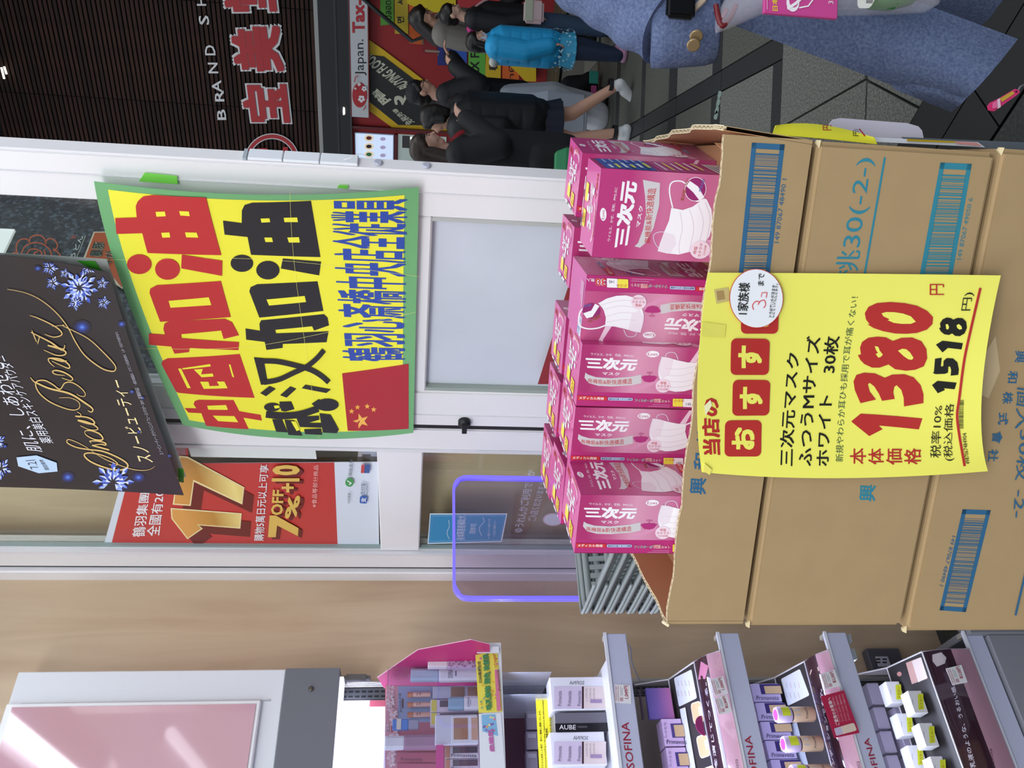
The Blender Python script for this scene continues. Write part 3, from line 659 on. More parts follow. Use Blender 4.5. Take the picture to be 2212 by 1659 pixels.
for d,m_ in ((70,sh_),(0,mat('f3e3a8',.35)),(-1,ramp_mat('gold_ink',[(.0,'a8752c'),(.35,'e6c35c'),(.5,'f4e08a'),(.75,'c08a3a'),(1,'e0a050')],kind='z',scale=(1,1,3.6),loc=(0,0,-.65),rough=.3))):
    o1=[(515,675),(520,755),(640,910),(755,830),(725,805),(1035,830),(1045,715)]; o7=[(530,650),(665,660),(690,480),(1050,650),(1065,520),(640,290),(580,285),(540,580)]
    if d<0:
        o1=[(525,685),(530,752),(643,898),(742,828),(710,797),(1027,820),(1036,723)]; o7=[(542,641),(656,650),(684,462),(1043,636),(1055,526),(640,302),(588,296),(550,580)]
        dd=0
    else: dd=d
    P_.poly(c2(*[(a+dd,b+dd*.9) for a,b in o1]),m_); P_.poly(c2(*[(a+dd,b+dd*.9) for a,b in o7]),m_)
P_.text('購物5萬日元以上可享',c2((1135,920),(1183,350),(1247,350),(1210,920)),Wt,off=.008)
gi=mat('e0b95a',.35)
for d,m_ in ((28,sh_),(0,gi)):
    z=lambda *p:c2(*[(a+d,b+d*.7) for a,b in p])
    P_.poly(z((1242,888),(1300,888),(1310,800),(1465,880),(1470,820),(1300,725),(1255,725)),m_)
    P_.text('OFF',z((1262,722),(1278,532),(1362,534),(1352,722)),m_,off=.03); P_.text('%',z((1362,748),(1400,572),(1490,575),(1450,748)),m_,off=.03); P_.text('+',z((1345,550),(1345,480),(1435,480),(1435,550)),m_,off=.03); P_.text('10',z((1268,468),(1280,345),(1480,345),(1480,468)),m_,off=.04)
P_.text('※食品等部分商品',c2((1567,660),(1585,345),(1620,345),(1605,660)),mat('eab8b0',.35))
P_.disc(*c2((1850,475))[0],9,9,mat('3f9a4a',.35)); P_.text('✓',c2((1830,492),(1830,458),(1868,458),(1868,492)),Wt,off=.02); P_.text('微信支付',c2((1840,425),(1850,300),(1880,300),(1870,425)),mat('3c4b52',.35))
P_.rrect(c2((1925,628),(1930,575),(1985,578),(1980,632)),.2,mat('2a5fb0',.35)); P_.text('支',c2((1935,620),(1938,585),(1976,585),(1974,622)),Wt,off=.02)
P_.text('支付宝',c2((1930,562),(1935,478),(1970,478),(1965,562)),mat('2a4c70',.35)); P_.text('ALIPAY',c2((1972,562),(1975,478),(1990,478),(1987,562)),mat('2a4c70',.35)); P_.text('均可使用',c2((1835,628),(1838,552),(1860,552),(1857,628)),mat('333a40',.35))
P_.poly(c2((1935,400),(1940,338),(1965,338),(1960,400)),mat('c03a3a',.35)); P_.poly(c2((1960,400),(1965,338),(2005,338),(2000,400)),mat('27508f',.35))
part(rp_,'lettering',P_)
m=MB(); a=DOOR.at(403,972,-.002); b=DOOR.at(683,999,-.002); m.box(a.x-.042,a.x-.001,.008,.0105,b.z,a.z); part(rp_,'film_strip',m,mat('dfe6e2',.3,alpha=.93),label='white film strip down its right side')
# ================================================================ cartons of masks
KR='a78d66'
kraft=mat(KR,.75,var=.03,scale=25,bump=.06); kraft_in=mat('b98a63',.8,var=.03,scale=25); cream=mat('e0d2ae',.8); dkr=mat('5f4a30',.9)
CD=.315
INK='2c6288'; INK2='2f8296'
def carton(x0,x1,z0,z1,label):
    r=thing(CA,((x0+x1)/2,CD/2,z0),'carton',label,'box','stacked mask cartons')
    m=MB(); m.box(x0,x1,0,CD,z0,z1); part(r,'body',m,kraft,bev=.0055,seg=3)
    m=MB(); m.box(x0+.01,x1-.01,CD/2-.025,CD/2+.025,z1,z1+.0003); part(r,'tape',m,mat('c9b48a',.25),label='packing tape')
    for xx in (x0,x1):
        m=MB(); s=1 if xx==x1 else -1
        m.prism([V((xx-s*.007,.0035,z1-.003)),V((xx+s*.0008,.0,z1-.002)),V((xx+s*.001,.004,z1+.0005)),V((xx-s*.002,.006,z1+.0005))],(0,.003,.0)); part(r,'torn_corner',m,mat('d8c79e',.8))
    return r
fnC=lambda y:flat(CA,y)
def cprint(r,y=0.): 
    fn,px=fnC(y); return Print(fn,px,rough=.6,dh=.0001,h0=.0002)
zz=[1.109,.9035,.6985,.4935,.2885,.0835]
c2_=carton(-.292,.2655,zz[1]+.002,zz[0]-.007,'second brown carton from the top, under the price sign, printed 30(-2-)')
c3_=carton(-.300,.2700,zz[2]+.002,zz[1]-.002,'third brown carton from the top, printed upside down')
carton(-.296,.266,zz[3]+.002,zz[2]-.002,'fourth brown carton from the top, at the lower picture edge')
carton(-.298,.268,zz[4]+.002,zz[3]-.002,'brown carton second from the bottom of the stack')
carton(-.296,.268,zz[5]+.002,zz[4]-.002,'lowest brown carton, standing on the low dolly')
m=MB(); m.box(-.28,.25,.01,CD-.01,.05,.083)
dl=thing(CA,(0,.15,0),'dolly','low grey platform dolly under the carton stack','dolly'); part(dl,'platform',m,mat('7b7d80',.5),bev=.004)
for x in (-.23,.2):
    for y in (.05,CD-.05):
        m=MB(); m.lathe([(.022,-.01),(.025,-.006),(.025,.006),(.022,.01)],16,Matrix.Translation((x,y,.025))@Matrix.Rotation(math.radians(90),4,'Y')); part(dl,'caster',m,rub)
# prints on the closed cartons
P_=cprint(c2_); P_.text('桃30(-2-)',[(1799,606),(1846,340),(1892,342),(1859,606)],mat(INK2,.6),off=0,res=4)
P_.line([(1911,340),(1866,600),(1858,650)],4.5,mat(INK2,.6)); part(c2_,'lettering',P_)
P_=cprint(c2_); P_.bars([(1977,645),(2031,351),(2099,354),(2048,645)],mat(INK2,.6),46,3,frame=.13); P_.text('149 87067 49050 6',[(2066,560),(2092,427),(2101,428),(2076,561)],mat(INK2,.6)); part(c2_,'barcode_print',P_)
P_=cprint(c2_); 
for ch,(a,b) in zip('興和株式會社',((1874,1064),(1880,1008),(1886,952),(1892,896),(1898,840),(1904,784))):
    P_.text(ch,[(a-19,b+18),(a-17,b-18),(a+18,b-16),(a+16,b+19)],mat(INK2,.6),off=.02)
part(c2_,'maker_lettering',P_)
P_=cprint(c3_); P_.bars([(2086,1322),(2140,1102),(2079,1100),(2029,1318)][::-1][::1],mat(INK,.6),46,5,frame=.13)
P_.text('149 87067 48490 1',[(2064,1159),(2037,1267),(2029,1264),(2056,1157)],mat(INK,.6)); part(c3_,'barcode_print',P_)
P_=cprint(c3_)
for ch,(a,b) in zip('興和株式會社',((2203,771),(2187,815),(2176,860),(2166,905),(2153,945),(2144,984))):
    P_.text(ch,[(a+12,b-13),(a+10,b+13),(a-12,b+12),(a-10,b-14)],mat(INK,.6),off=.015)
P_.text('個入',[(2226,834),(2220,930),(2190,925),(2196,830)],mat(INK,.6),off=.0); P_.text('30枚 -2-',[(2228,930),(2212,1120),(2184,1116),(2200,928)],mat(INK,.6),off=.0)
P_.line([(2238,1130),(2216,1225),(2192,1328)],4.5,mat(INK,.6)); part(c3_,'maker_lettering',P_)
# top carton, cut open: liner sheets with the zigzag flute showing on the cut
tc=thing(CA,(-.01,CD/2,zz[0]),'carton','top brown carton cut open with ragged fluted rim, full of pink mask boxes','box','stacked mask cartons')
X0,X1=-.2875,.266; ZB=zz[0]; ZR=1.2015
rw=random.Random(11)
def rimz(k,n,amp): 
    return [ZR+amp*math.sin(i*.7+k)+rw.uniform(-1,1)*amp*.5 for i in range(n)]
def wall(fr_pt,L,name,zs,lab=None,flute=True):
    """fr_pt(u,w,z): u along wall, w depth 0 outer..1 inner"""
    n=len(zs); T_=.0048
    m=MB()
    us=[L*i/(n-1) for i in range(n)]
    for w0,w1,mt in ((0,.0007,kraft),(T_-.0007,T_,kraft_in)):
        m.use(mt)
        for i in range(n-1):
            m.add([fr_pt(us[i],w0,ZB),fr_pt(us[i+1],w0,ZB),fr_pt(us[i+1],w0,zs[i+1]),fr_pt(us[i],w0,zs[i]),fr_pt(us[i],w1,ZB),fr_pt(us[i+1],w1,ZB),fr_pt(us[i+1],w1,zs[i+1]),fr_pt(us[i],w1,zs[i])],[(0,1,2,3),(4,5,6,7),(3,2,6,7),(0,3,7,4),(1,2,6,5)],False)
    m.use(dkr)
    for i in range(n-1):
        m.add([fr_pt(us[i],.0007,zs[i]-.003),fr_pt(us[i+1],.0007,zs[i+1]-.003),fr_pt(us[i+1],T_-.0007,zs[i+1]-.003),fr_pt(us[i],T_-.0007,zs[i]-.003)],[(0,1,2,3)],False)
    o=part(tc,name,m,label=lab,fix=False)
    # flute
    m=MB(); m.use(cream); st=.0042; k=int(L/st); 
    zi=lambda u: zs[min(int(u/L*(n-1)),n-2)]*(1-(u/L*(n-1)-min(int(u/L*(n-1)),n-2)))+zs[min(int(u/L*(n-1)),n-2)+1]*(u/L*(n-1)-min(int(u/L*(n-1)),n-2))
    for i in range(k):
        u0,u1=i*st,min((i+1)*st,L); a,b=(.0006,T_-.0006) if i%2==0 else (T_-.0006,.0006)
        z0,z1=zi(u0)+.0002,zi(u1)+.0002; e=.00055
        m.add([fr_pt(u0-e,a,z0),fr_pt(u0+e,a,z0),fr_pt(u1+e,b,z1),fr_pt(u1-e,b,z1),fr_pt(u0-e,a,z0-.003),fr_pt(u0+e,a,z0-.003),fr_pt(u1+e,b,z1-.003),fr_pt(u1-e,b,z1-.003)],[(0,1,2,3),(0,3,7,4),(1,2,6,5)],False)
    # pale cut edges of the liners
    for w0,w1 in ((-.0002,.0009),(T_-.0009,T_+.0002)):
        for i in range(n-1): m.add([fr_pt(us[i],w0,zs[i]+.0002),fr_pt(us[i+1],w0,zs[i+1]+.0002),fr_pt(us[i+1],w1,zs[i+1]+.0002),fr_pt(us[i],w1,zs[i]+.0002)],[(0,1,2,3)],False)
    part(tc,'cut_edge',m,label='pale zigzag cut edge',fix=False)
W_=X1-X0
wall(lambda u,w_,z:V((X0+u,w_,z)),W_,'front_wall',rimz(0,56,.0012))
wall(lambda u,w_,z:V((X0+w_,u,z)),CD,'side_wall',rimz(1,30,.001))
RW_=[CA.loc(floor_at(a,b,1.203)) for a,b in ((1568,272),(1532,267),(1487,273),(1440,287),(1398,303))]
def rwx(u):
    if u<=RW_[0].y: return RW_[0].x
    for p,q in zip(RW_,RW_[1:]):
        if u<=q.y: return p.x+(q.x-p.x)*(u-p.y)/(q.y-p.y)
    return RW_[-1].x
wall(lambda u,w_,z:V((X1+(rwx(u)-X1)*max(0,(z-ZB)/(ZR-ZB))-w_,u,z)),CD,'side_wall',[z_+.003*math.sin(i*.9) for i,z_ in enumerate(rimz(2,30,.0015))])
wall(lambda u,w_,z:V((X0+u,CD-w_,z)),W_,'back_wall',rimz(3,40,.0015))
m=MB(); m.box(X0+.005,X1-.005,.005,CD-.005,ZB,1.1525); part(tc,'inner_pad',m,kraft_in)
m=MB(); m.add([(X1-.05,.006,1.153),(X1-.0065,.05,1.153),(X1-.0065,.06,ZR-.01),(X1-.02,.006,ZR-.016)],[(0,1,2,3)],False); part(tc,'inner_flap',m,kraft_in)
m=MB(); m.tube([(X0-.001,-.001,ZR-.002),(X0+.002,.003,ZR+.004),(X0-.003,.01,ZR+.002)],[.002,.0025,.0015],6); part(tc,'torn_corner',m,cream)
P_=cprint(tc); P_.bars([(1594,603),(1624,308),(1695,312),(1661,603)],mat(INK,.6),46,9,frame=.13); P_.text('149 87067 48490 1',[(1672,524),(1689,386),(1699,387),(1682,525)],mat(INK,.6)); part(tc,'barcode_print',P_)
P_=cprint(tc)
for ch,(a,b) in zip('興和株式會社',((1508,1049),(1516,996),(1523,940),(1531,886),(1539,832),(1547,778))):
    P_.text(ch,[(a-19,b+18),(a-17,b-18),(a+18,b-16),(a+16,b+19)],mat(INK,.6),off=.02)
part(tc,'maker_lettering',P_)
# second price sign curling out at the right side, and a clear card holder behind it
def poly_at(par,nm,q,y,col,th=.0008,rough=.5,lab=None,mt=None):
    m=MB(); m.prism([CA.at(a,b,y) for a,b in q],(0,th,0)); return part(par,nm,m,mt or mat(col,rough),label=lab)
s2=thing(CA,(X1+.01,.04,1.0),'price_sign','second yellow price sheet curling out at the right side of the carton stack','sign')
SC=Sheet(CA,[[(1668,292),(1672,281),(1676,271)],[(1765,298),(1768,282),(1772,269)],[(1895,312),(1892,304),(1888,297)]],[[.02,.02,.02],[.02,.03,.045],[.03,.03,.03]])
m=MB(); part(s2,'sheet',SC.slab(m),mat('eee93c',.5),fix=False)
P_=Print(SC.fn,SC.inv,cut=8,dh=.0001,h0=.0005); P_.text('円',[(1777,282),(1777,271),(1796,271),(1796,282)],mat('b8342c',.5)); P_.text('円)',[(1842,294),(1843,280),(1857,281),(1856,295)],mat('222222',.5)); P_.line([(1857,280),(1868,295)],3,mat('b8342c',.5)); part(s2,'lettering',P_,fix=False)
hb=thing(CA,(X1+.02,.1,.9),'card_holder','pale translucent plastic card holder beside the carton stack on its right','holder')
poly_at(hb,'back_plate',[(1790,296),(1792,268),(1800,258),(1815,255),(1960,266),(1984,273),(1992,282),(1996,302)],.09,'c9c8d8',.002,.3)
poly_at(hb,'front_plate',[(1950,296),(2225,308),(2225,330),(2140,322),(1960,304)],.06,'5f6873',.003,.3)
poly_at(hb,'card',[(1760,291),(2112,307),(2128,318),(1760,300)],.045,'d9e0ec',.001,.4)
poly_at(hb,'card_stripe',[(1960,300),(2064,305),(2064,309),(1960,305)],.042,'b49a1c',.0008,.4,'mustard stripe'); poly_at(hb,'card_stripe',[(2066,305),(2110,308),(2122,316),(2066,311)],.042,'c98f8c',.0008,.4,'pale red stripe')
# ---------------------------------------------------------------- front price sign
PS=Sheet(CA,[[(1516,1020),(1507,830),(1529,589)],[(1806,1033),(1815,815),(1845,591)],[(2134,1018),(2121,850),(2162,595)]],[[-.006,-.022,-.008],[-.007,-.012,-.007],[-.012,-.03,-.016]])
ps=thing(CA,(.0,-.01,1.0),'price_sign','large yellow price sheet reading 1380 taped on the front of the carton stack','sign')
m=MB(); psh=part(ps,'sheet',PS.slab(m),mat('efeb68',.5),fix=False)
def pr(name,label=None,cut=14,h0=.0004): return Print(PS.fn,PS.inv,cut=cut,dh=.0001,h0=h0,rough=.45)
cs=cr(1460,560,.33996); RD=mat('b52f2c',.45); BK=mat('1d1d18',.45); YL=mat('efeb68',.5)
P_=pr('a'); P_.text('当店の',cs((172,1240),(165,880),(272,880),(284,1240)),RD,off=.035)
for ch,q in (('お',[(306,1250),(308,1022),(540,1020),(538,1250)]),('す',[(352,992),(356,766),(594,768),(586,990)]),('す',[(340,735),(345,505),(590,508),(582,735)]),('め',[(405,475),(410,250),(650,252),(640,475)])):
    P_.rrect(cs(*q),.14,RD); c_=[(sum(a for a,_ in q)/4),(sum(b for _,b in q)/4)]
    P_.text(ch,cs(*[(c_[0]+(a-c_[0])*.62,c_[1]+(b-c_[1])*.62) for a,b in q]),YL,off=.045)
part(psh,'red_lettering',P_,fix=False)
P_=pr('b'); P_.text('三次元マスク',cs((652,1312),(702,595),(786,595),(745,1312)),BK,off=.014); P_.text('ふつうMサイズ',cs((770,1312),(828,490),(918,490),(862,1312)),BK,off=.014); P_.text('ホワイト　30枚',cs((885,1312),(945,490),(1040,490),(972,1312)),BK,off=.014)
P_.text('税率10%',cs((1612,1258),(1642,928),(1698,928),(1684,1258)),BK); P_.text('(税込価格',cs((1700,1278),(1712,915),(1778,915),(1768,1278)),BK); P_.text('円)',cs((1812,328),(1830,212),(1898,212),(1880,328)),BK)
part(psh,'black_lettering',P_,fix=False)
P_=pr('c'); P_.text('新規やわらか耳ひも採用で耳が痛くない！',cs((1012,1286),(1112,240),(1160,240),(1062,1286)),mat('3c5a3c',.45)); part(psh,'green_lettering',P_,fix=False)
P_=pr('d')
for ch,q in zip('本体価格',((1105,1208,1300),(1222,1320,1302),(1335,1438,1303),(1450,1557,1300))): P_.text(ch,cs((q[0],q[2]),(q[0],q[2]-102),(q[1],q[2]-102),(q[1],q[2])),RD,off=.01)
P_.text('円',cs((1612,228),(1612,158),(1704,158),(1704,228)),RD,off=.004)
P_.line(cs((1832,1310),(1800,1120),(1786,990),(1800,880),(1832,640),(1870,460),(1932,184)),5.5,RD,sm=4)
part(psh,'tax_lettering',P_,fix=False)
P_=pr('e')  # big price figures drawn as outlines
def num(polys,holes=()):
    for p_ in polys: P_.poly(cs(*p_),RD)
    for h_ in holes: P_.poly(cs(*h_),YL)
cD=cr(1820,640,.33613)
P_.poly(cD((55,802),(117,752),(515,783),(492,853),(233,828),(258,852),(172,896)),RD)
P_.poly(cD((115,685),(78,600),(70,545),(88,505),(140,490),(210,495),(273,523),(320,503),(400,500),(460,520),(505,570),(523,630),(522,685),(397,706),(395,650),(380,600),(350,570),(335,580),(328,615),(337,658),(255,670),(235,625),(205,578),(175,555),(163,565),(175,610),(216,662)),RD)
P_.poly(cD((98,378),(118,375),(112,330),(125,295),(165,268),(225,260),(280,265),(325,288),(380,268),(450,266),(510,290),(542,340),(547,400),(525,450),(470,472),(410,478),(340,468),(297,438),(240,458),(190,458),(140,435),(115,410)),RD)
P_.poly(cD((158,180),(175,182),(150,150),(142,110),(165,70),(220,45),(310,38),(400,45),(480,62),(545,95),(583,135),(580,180),(545,215),(480,237),(410,242),(340,240),(260,225),(200,205)),RD)
for h_ in (((207,320),(230,325),(240,350),(260,375),(245,390),(230,394),(213,370),(228,365),(215,345)),((357,350),(385,337),(410,340),(435,360),(458,395),(448,408),(425,405),(395,385)),((250,110),(280,102),(330,103),(390,112),(440,130),(472,165),(440,178),(380,178),(330,172),(290,155),(302,148),(262,130))): P_.poly(cD(*h_),YL)
part(psh,'price_figures',P_,fix=False)
P_=pr('f')
P_.poly(cD((578,570),(613,543),(735,555),(722,597),(655,590),(660,602),(615,622)),BK); P_.poly(cD((603,312),(645,287),(775,303),(766,343),(680,333),(645,362)),BK)
P_.poly(cD((583,492),(590,485),(597,402),(640,396),(634,452),(650,450),(652,415),(672,398),(712,400),(740,425),(749,470),(745,505),(697,510),(700,475),(694,452),(682,452),(680,490),(660,498),(600,500)),BK)
P_.poly(cD((622,205),(632,203),(628,175),(645,150),(672,138),(700,143),(712,152),(740,141),(772,143),(795,165),(800,205),(785,240),(755,258),(725,256),(706,240),(685,250),(655,245),(634,228)),BK)
for h_ in (((664,182),(678,180),(686,200),(680,215),(668,212)),((733,188),(748,180),(765,195),(768,212),(752,216),(738,205))): P_.poly(cD(*h_),YL)
part(psh,'black_figures',P_,fix=False)
P_=pr('g'); P_.bars(cs((1800,1075),(1802,890),(1832,890),(1828,1075)),BK,46,4,lo=0,hi=1,frame=0); P_.text('4987067484904',cs((1842,1300),(1820,1105),(1846,1100),(1868,1298)),BK); part(psh,'barcode_print',P_,fix=False)
P_=pr('h',h0=.0006); P_.poly(cs((240,195),(330,180),(345,265),(255,285)),mat('c9b878',.5)); P_.poly(cs((255,205),(300,200),(310,255),(262,265)),mat('a88a56',.6)); P_.poly(cs((165,400),(315,420),(305,498),(160,490)),mat('e3de66',.2)); P_.poly(cs((185,990),(175,930),(215,890),(225,925)),mat('f2f0c0',.15)); part(psh,'adhesive_tape',P_,fix=False,label='aged tape patches')
m=MB(); fl_=[PS.fn(*PS.inv(*p),.0012) for p in cs((178,1290),(170,1340),(212,1365),(225,1330))]; m.prism(fl_,(0,-.0008,0)); part(psh,'folded_corner',m,mat('e9e16a',.5))
ds=thing(CA,(.1,-.03,1.15),'round_sticker','white round sticker with red rim, limit notice, on the yellow price sheet','sticker')
def dfn(a,b,h): return PS.fn(a,b,.004+h)
P_=Print(dfn,PS.inv,cut=14,dh=.00015,h0=.0); cx,cy=cs((498,249))[0]
P_.disc(cx,cy,58,64,mat('c9473f',.35),40); P_.disc(cx,cy,56.5,62.5,mat('eef0f4',.35),40); part(ds,'disc',P_,fix=False)
P_=Print(dfn,PS.inv,cut=14,dh=.00015,h0=.0008); P_.text('1家族様',cs((372,350),(385,150),(458,152),(440,352)),BK,off=.012); P_.text('まで',cs((503,168),(508,90),(548,92),(542,170)),BK,off=.01); P_.text('とさせていただきます。',cs((568,368),(595,155),(636,158),(606,370)),BK,off=.005); part(ds,'lettering',P_,fix=False)
P_=Print(dfn,PS.inv,cut=0,dh=.00015,h0=.0008); RM=mat('d8424a',.4)
P_.line(cs((478,322),(470,295),(490,270),(512,272),(505,290),(520,268),(545,262),(553,290),(540,310)),1.8,RM,sm=5); P_.line(cs((525,240),(530,214),(562,212)),1.6,RM); P_.line(cs((556,246),(562,212)),1.6,RM); part(ds,'hand_lettering',P_,label='red handwritten figure',fix=False)
tp=thing(CA,(.15,-.003,.87),'tape_piece','clear tape strip on the third carton beside the price sheet lower edge','tape')
fn,px=fnC(0.); P_=Print(fn,px,h0=.0003); P_.poly([(2122,772),(2150,725),(2160,800),(2135,860),(2112,850)],mat('c3ad88',.15)); part(tp,'strip',P_)
# ================================================================ pink mask boxes
BH,BA,BB=.163,.077,.095
BX=Frame((0,0,0),90)
pinkb=mat('b82f76',.35,coat=.3); pink_top=mat('d8559f',.35,coat=.3)
pan=ramp_mat('pink_panel',[(0,'c45887'),(.22,'b5407a'),(.42,'cf84a5'),(.60,'d997b3'),(.76,'c35f8c'),(.93,'ad2f6c')],kind='z',scale=(1,1,1/BH),rough=.35)
panB=ramp_mat('pink_face',[(0,'cf84a4'),(.3,'c4648e'),(.55,'cc6f97'),(.8,'b83576'),(1,'b73478')],kind='z',scale=(1,1,1/BH),rough=.35)
silver=mat('cfc9cc',.3); redi=mat('c03a40',.4); wi=mat('f3eff3',.4); mg=mat('b13379',.4); pale=mat('ecdfe8',.4); pale2=mat('d9c6d6',.4); eyel=mat('f0e04c',.4)
bxr=thing(BX,(0,0,0),'mask_box','pink mask box','box','pink mask boxes in the open carton'); bxr['_b']=[0,0,0]
m=MB(); m.use(pinkb); m.box(0,BA,0,BB,0,BH); bxb=part(bxr,'carton_body',m,bev=.0006)
K=1.12e-4
def pxA(x,y):
    yb=1560+.045*(x-385); yt=850+.042*(x-470); return ((x-(470-.12*(y-850)))*K,(yb-y)/(yb-yt)*BA)
fnA=lambda s,t,h:V((t,-h,BH-s))
def maskpic(P_,f,mir=False):
    pass
P_=Print(fnA,pxA,dh=.00002,h0=.0001,rough=.35)
P_.h+=.0001; P_._put([(.003,.0185),(BH,.0185),(BH,BA),(.0,BA),(.0,.025)],[(0,1,2,3,4)],pan)
P_.poly([(1560,980),(1790,1110),(1790,1075),(1700,905)] if 0 else [(1580,1080),(1650,1075),(1730,905),(1690,905)],mat('eccbdc',.4))
P_.poly([(950,1395),(1250,1240),(1240,1300),(1030,1400)],mat('da93b6',.4))
P_.text('ウイルス、かぜ、花粉、PM2.5に',[(551,945),(1003,972),(1003,1003),(551,975)],wi)
for dx,c_,o in ((0,wi,.045),): P_.text('三次元',[(480,992),(1065,1020),(1000,1160),(515,1128)],c_,off=o)
P_.text('マスク',[(668,1165),(850,1175),(848,1210),(665,1198)],wi,off=.02)
P_.poly([(490,1172),(480,1230),(520,1290),(620,1325),(760,1335),(960,1325),(1080,1300),(1075,1200),(960,1225),(760,1240),(600,1225),(520,1195)],silver)
P_.text('高機能&新快適構造',[(512,1235),(982,1240),(980,1305),(512,1285)],redi,off=.006,bulge=.35)
P_.text('OPEN',[(1135,1168),(1197,1170),(1197,1192),(1135,1190)],mg); P_.poly([(1155,1196),(1175,1196),(1165,1210)],mg)
P_.poly([(1075,1228),(1110,1214),(1165,1212),(1220,1216),(1250,1232),(1215,1280),(1165,1292),(1110,1280)],mg)
P_.disc(1197,965,68,37,wi,20); P_.text('Kowa',[(1145,945),(1250,945),(1245,985),(1142,985)],mg)
# printed picture of a mask
def mpic(P_):
    P_.line([(1330,1000),(1345,960),(1395,945),(1440,965),(1465,1030)],9,pale2,sm=4)
    P_.line([(1660,1075),(1740,1045),(1850,1040),(1930,1090),(1900,1250),(1740,1290)],16,wi,sm=4)
    P_.poly([(1290,995),(1360,1005),(1450,1035),(1560,1062),(1660,1070),(1650,1160),(1670,1240),(1715,1325),(1640,1370),(1540,1400),(1440,1405),(1350,1380),(1290,1300),(1258,1200),(1262,1110)],wi)
    P_.poly([(1290,995),(1360,1005),(1420,1025),(1400,1110),(1380,1200),(1300,1250),(1262,1170),(1265,1090)],pale)
    for a in ([(1330,1130),(1480,1140),(1640,1110)],[(1350,1210),(1500,1215),(1650,1170)],[(1330,1270),(1500,1290),(1670,1250)],[(1340,1340),(1500,1350),(1700,1300)]): P_.line(a,4,pale2,sm=4)
    P_.line([(1290,1000),(1262,1110),(1258,1200),(1290,1300)],5,pale2,sm=3); P_.line([(1660,1062),(1640,1160),(1660,1240),(1725,1325)],9,wi,sm=3)
mpic(P_)
P_.disc(1800,1235,92,85,mat('93276b',.4),24); P_.poly([(1715,1290),(1790,1170),(1850,1155),(1885,1210),(1800,1240),(1760,1315)],wi); P_.text('耳が痛くない',[(1700,1165),(1830,1095),(1850,1125),(1725,1200)],mat('a85a3c',.4),off=.02); P_.text('やわらか',[(1800,1290),(1880,1270),(1880,1300),(1800,1320)],mat('4c74b8',.4),off=.02)
P_.disc(1310,1332,80,80,mat('eed7e4',.4),24)
P_.text('呼吸',[(1280,1282),(1345,1282),(1345,1318),(1280,1316)],redi,off=.01); P_.text('ラクラク',[(1245,1320),(1375,1325),(1375,1355),(1245,1350)],redi,off=.008); P_.text('口元空間',[(1258,1360),(1360,1364),(1360,1385),(1258,1382)],redi)
part(bxb,'front_print',P_,fix=False)
P_=Print(fnA,pxA,dh=.00002,h0=.0006,rough=.35)
P_.poly([(402,1435),(712,1452),(712,1500),(402,1488)],mat('cf3437',.4)); P_.text('メディカル発想',[(420,1443),(680,1460),(680,1492),(420,1480)],wi,off=.015)
P_.rrect([(725,1462),(985,1472),(985,1506),(725,1496)],.12,mat('b9c6e4',.4)); P_.text('●銀系抗菌＋ダブル捕集',[(735,1470),(978,1478),(978,1500),(735,1490)],mat('2c3a6a',.4),off=.01)
P_.text('フィルターが',[(1008,1475),(1210,1488),(1210,1530),(1008,1518)],wi,off=.05); P_.text('フィルターが',[(1008,1475),(1210,1488),(1210,1530),(1008,1518)],mat('3a1030',.4),off=.01)
P_.text('99%',[(1212,1478),(1292,1482),(1292,1535),(1212,1532)],wi,off=.05); P_.text('99%',[(1212,1478),(1292,1482),(1292,1535),(1212,1532)],mat('cc3a34',.4),off=.01)
P_.text('カット',[(1295,1492),(1390,1497),(1390,1538),(1295,1533)],wi,off=.05); P_.text('カット',[(1295,1492),(1390,1497),(1390,1538),(1295,1533)],redi,off=.01)
P_.line([(1200,1553),(1385,1562)],3,pale2); P_.line([(1150,1572),(1380,1583)],3,pale2)
P_.rrect([(1417,1484),(1525,1488),(1525,1582),(1417,1578)],.08,eyel); P_.rrect([(1527,1488),(1635,1492),(1635,1590),(1527,1584)],.08,wi); P_.text('小さめ',[(1430,1494),(1540,1498),(1540,1528),(1430,1526)],redi,off=.01); P_.text('145',[(1562,1536),(1615,1538),(1615,1568),(1562,1566)],mat('5a4a6a',.4),off=.01)
P_.text('30',[(1645,1508),(1752,1512),(1752,1592),(1645,1586)],wi,off=.06); P_.text('30',[(1645,1508),(1752,1512),(1752,1592),(1645,1586)],mat('cf3a34',.4),off=.02); P_.text('枚入',[(1760,1550),(1840,1554),(1840,1592),(1760,1588)],wi,off=.01)
part(bxb,'strip_print',P_,fix=False)
KB=1.06e-4
def pxB(x,y):
    yl=1430+.054*(x-235); yr=450+.069*(x-350); a=(yl-y)/(yl-yr)*BB; return (a,(x-(350-.117*(y-450)))*KB)
fnB=lambda a,s,h:V((BA+h,a,BH-s))
fnB2=lambda a,s,h:V((-h,BB-a,BH-s))
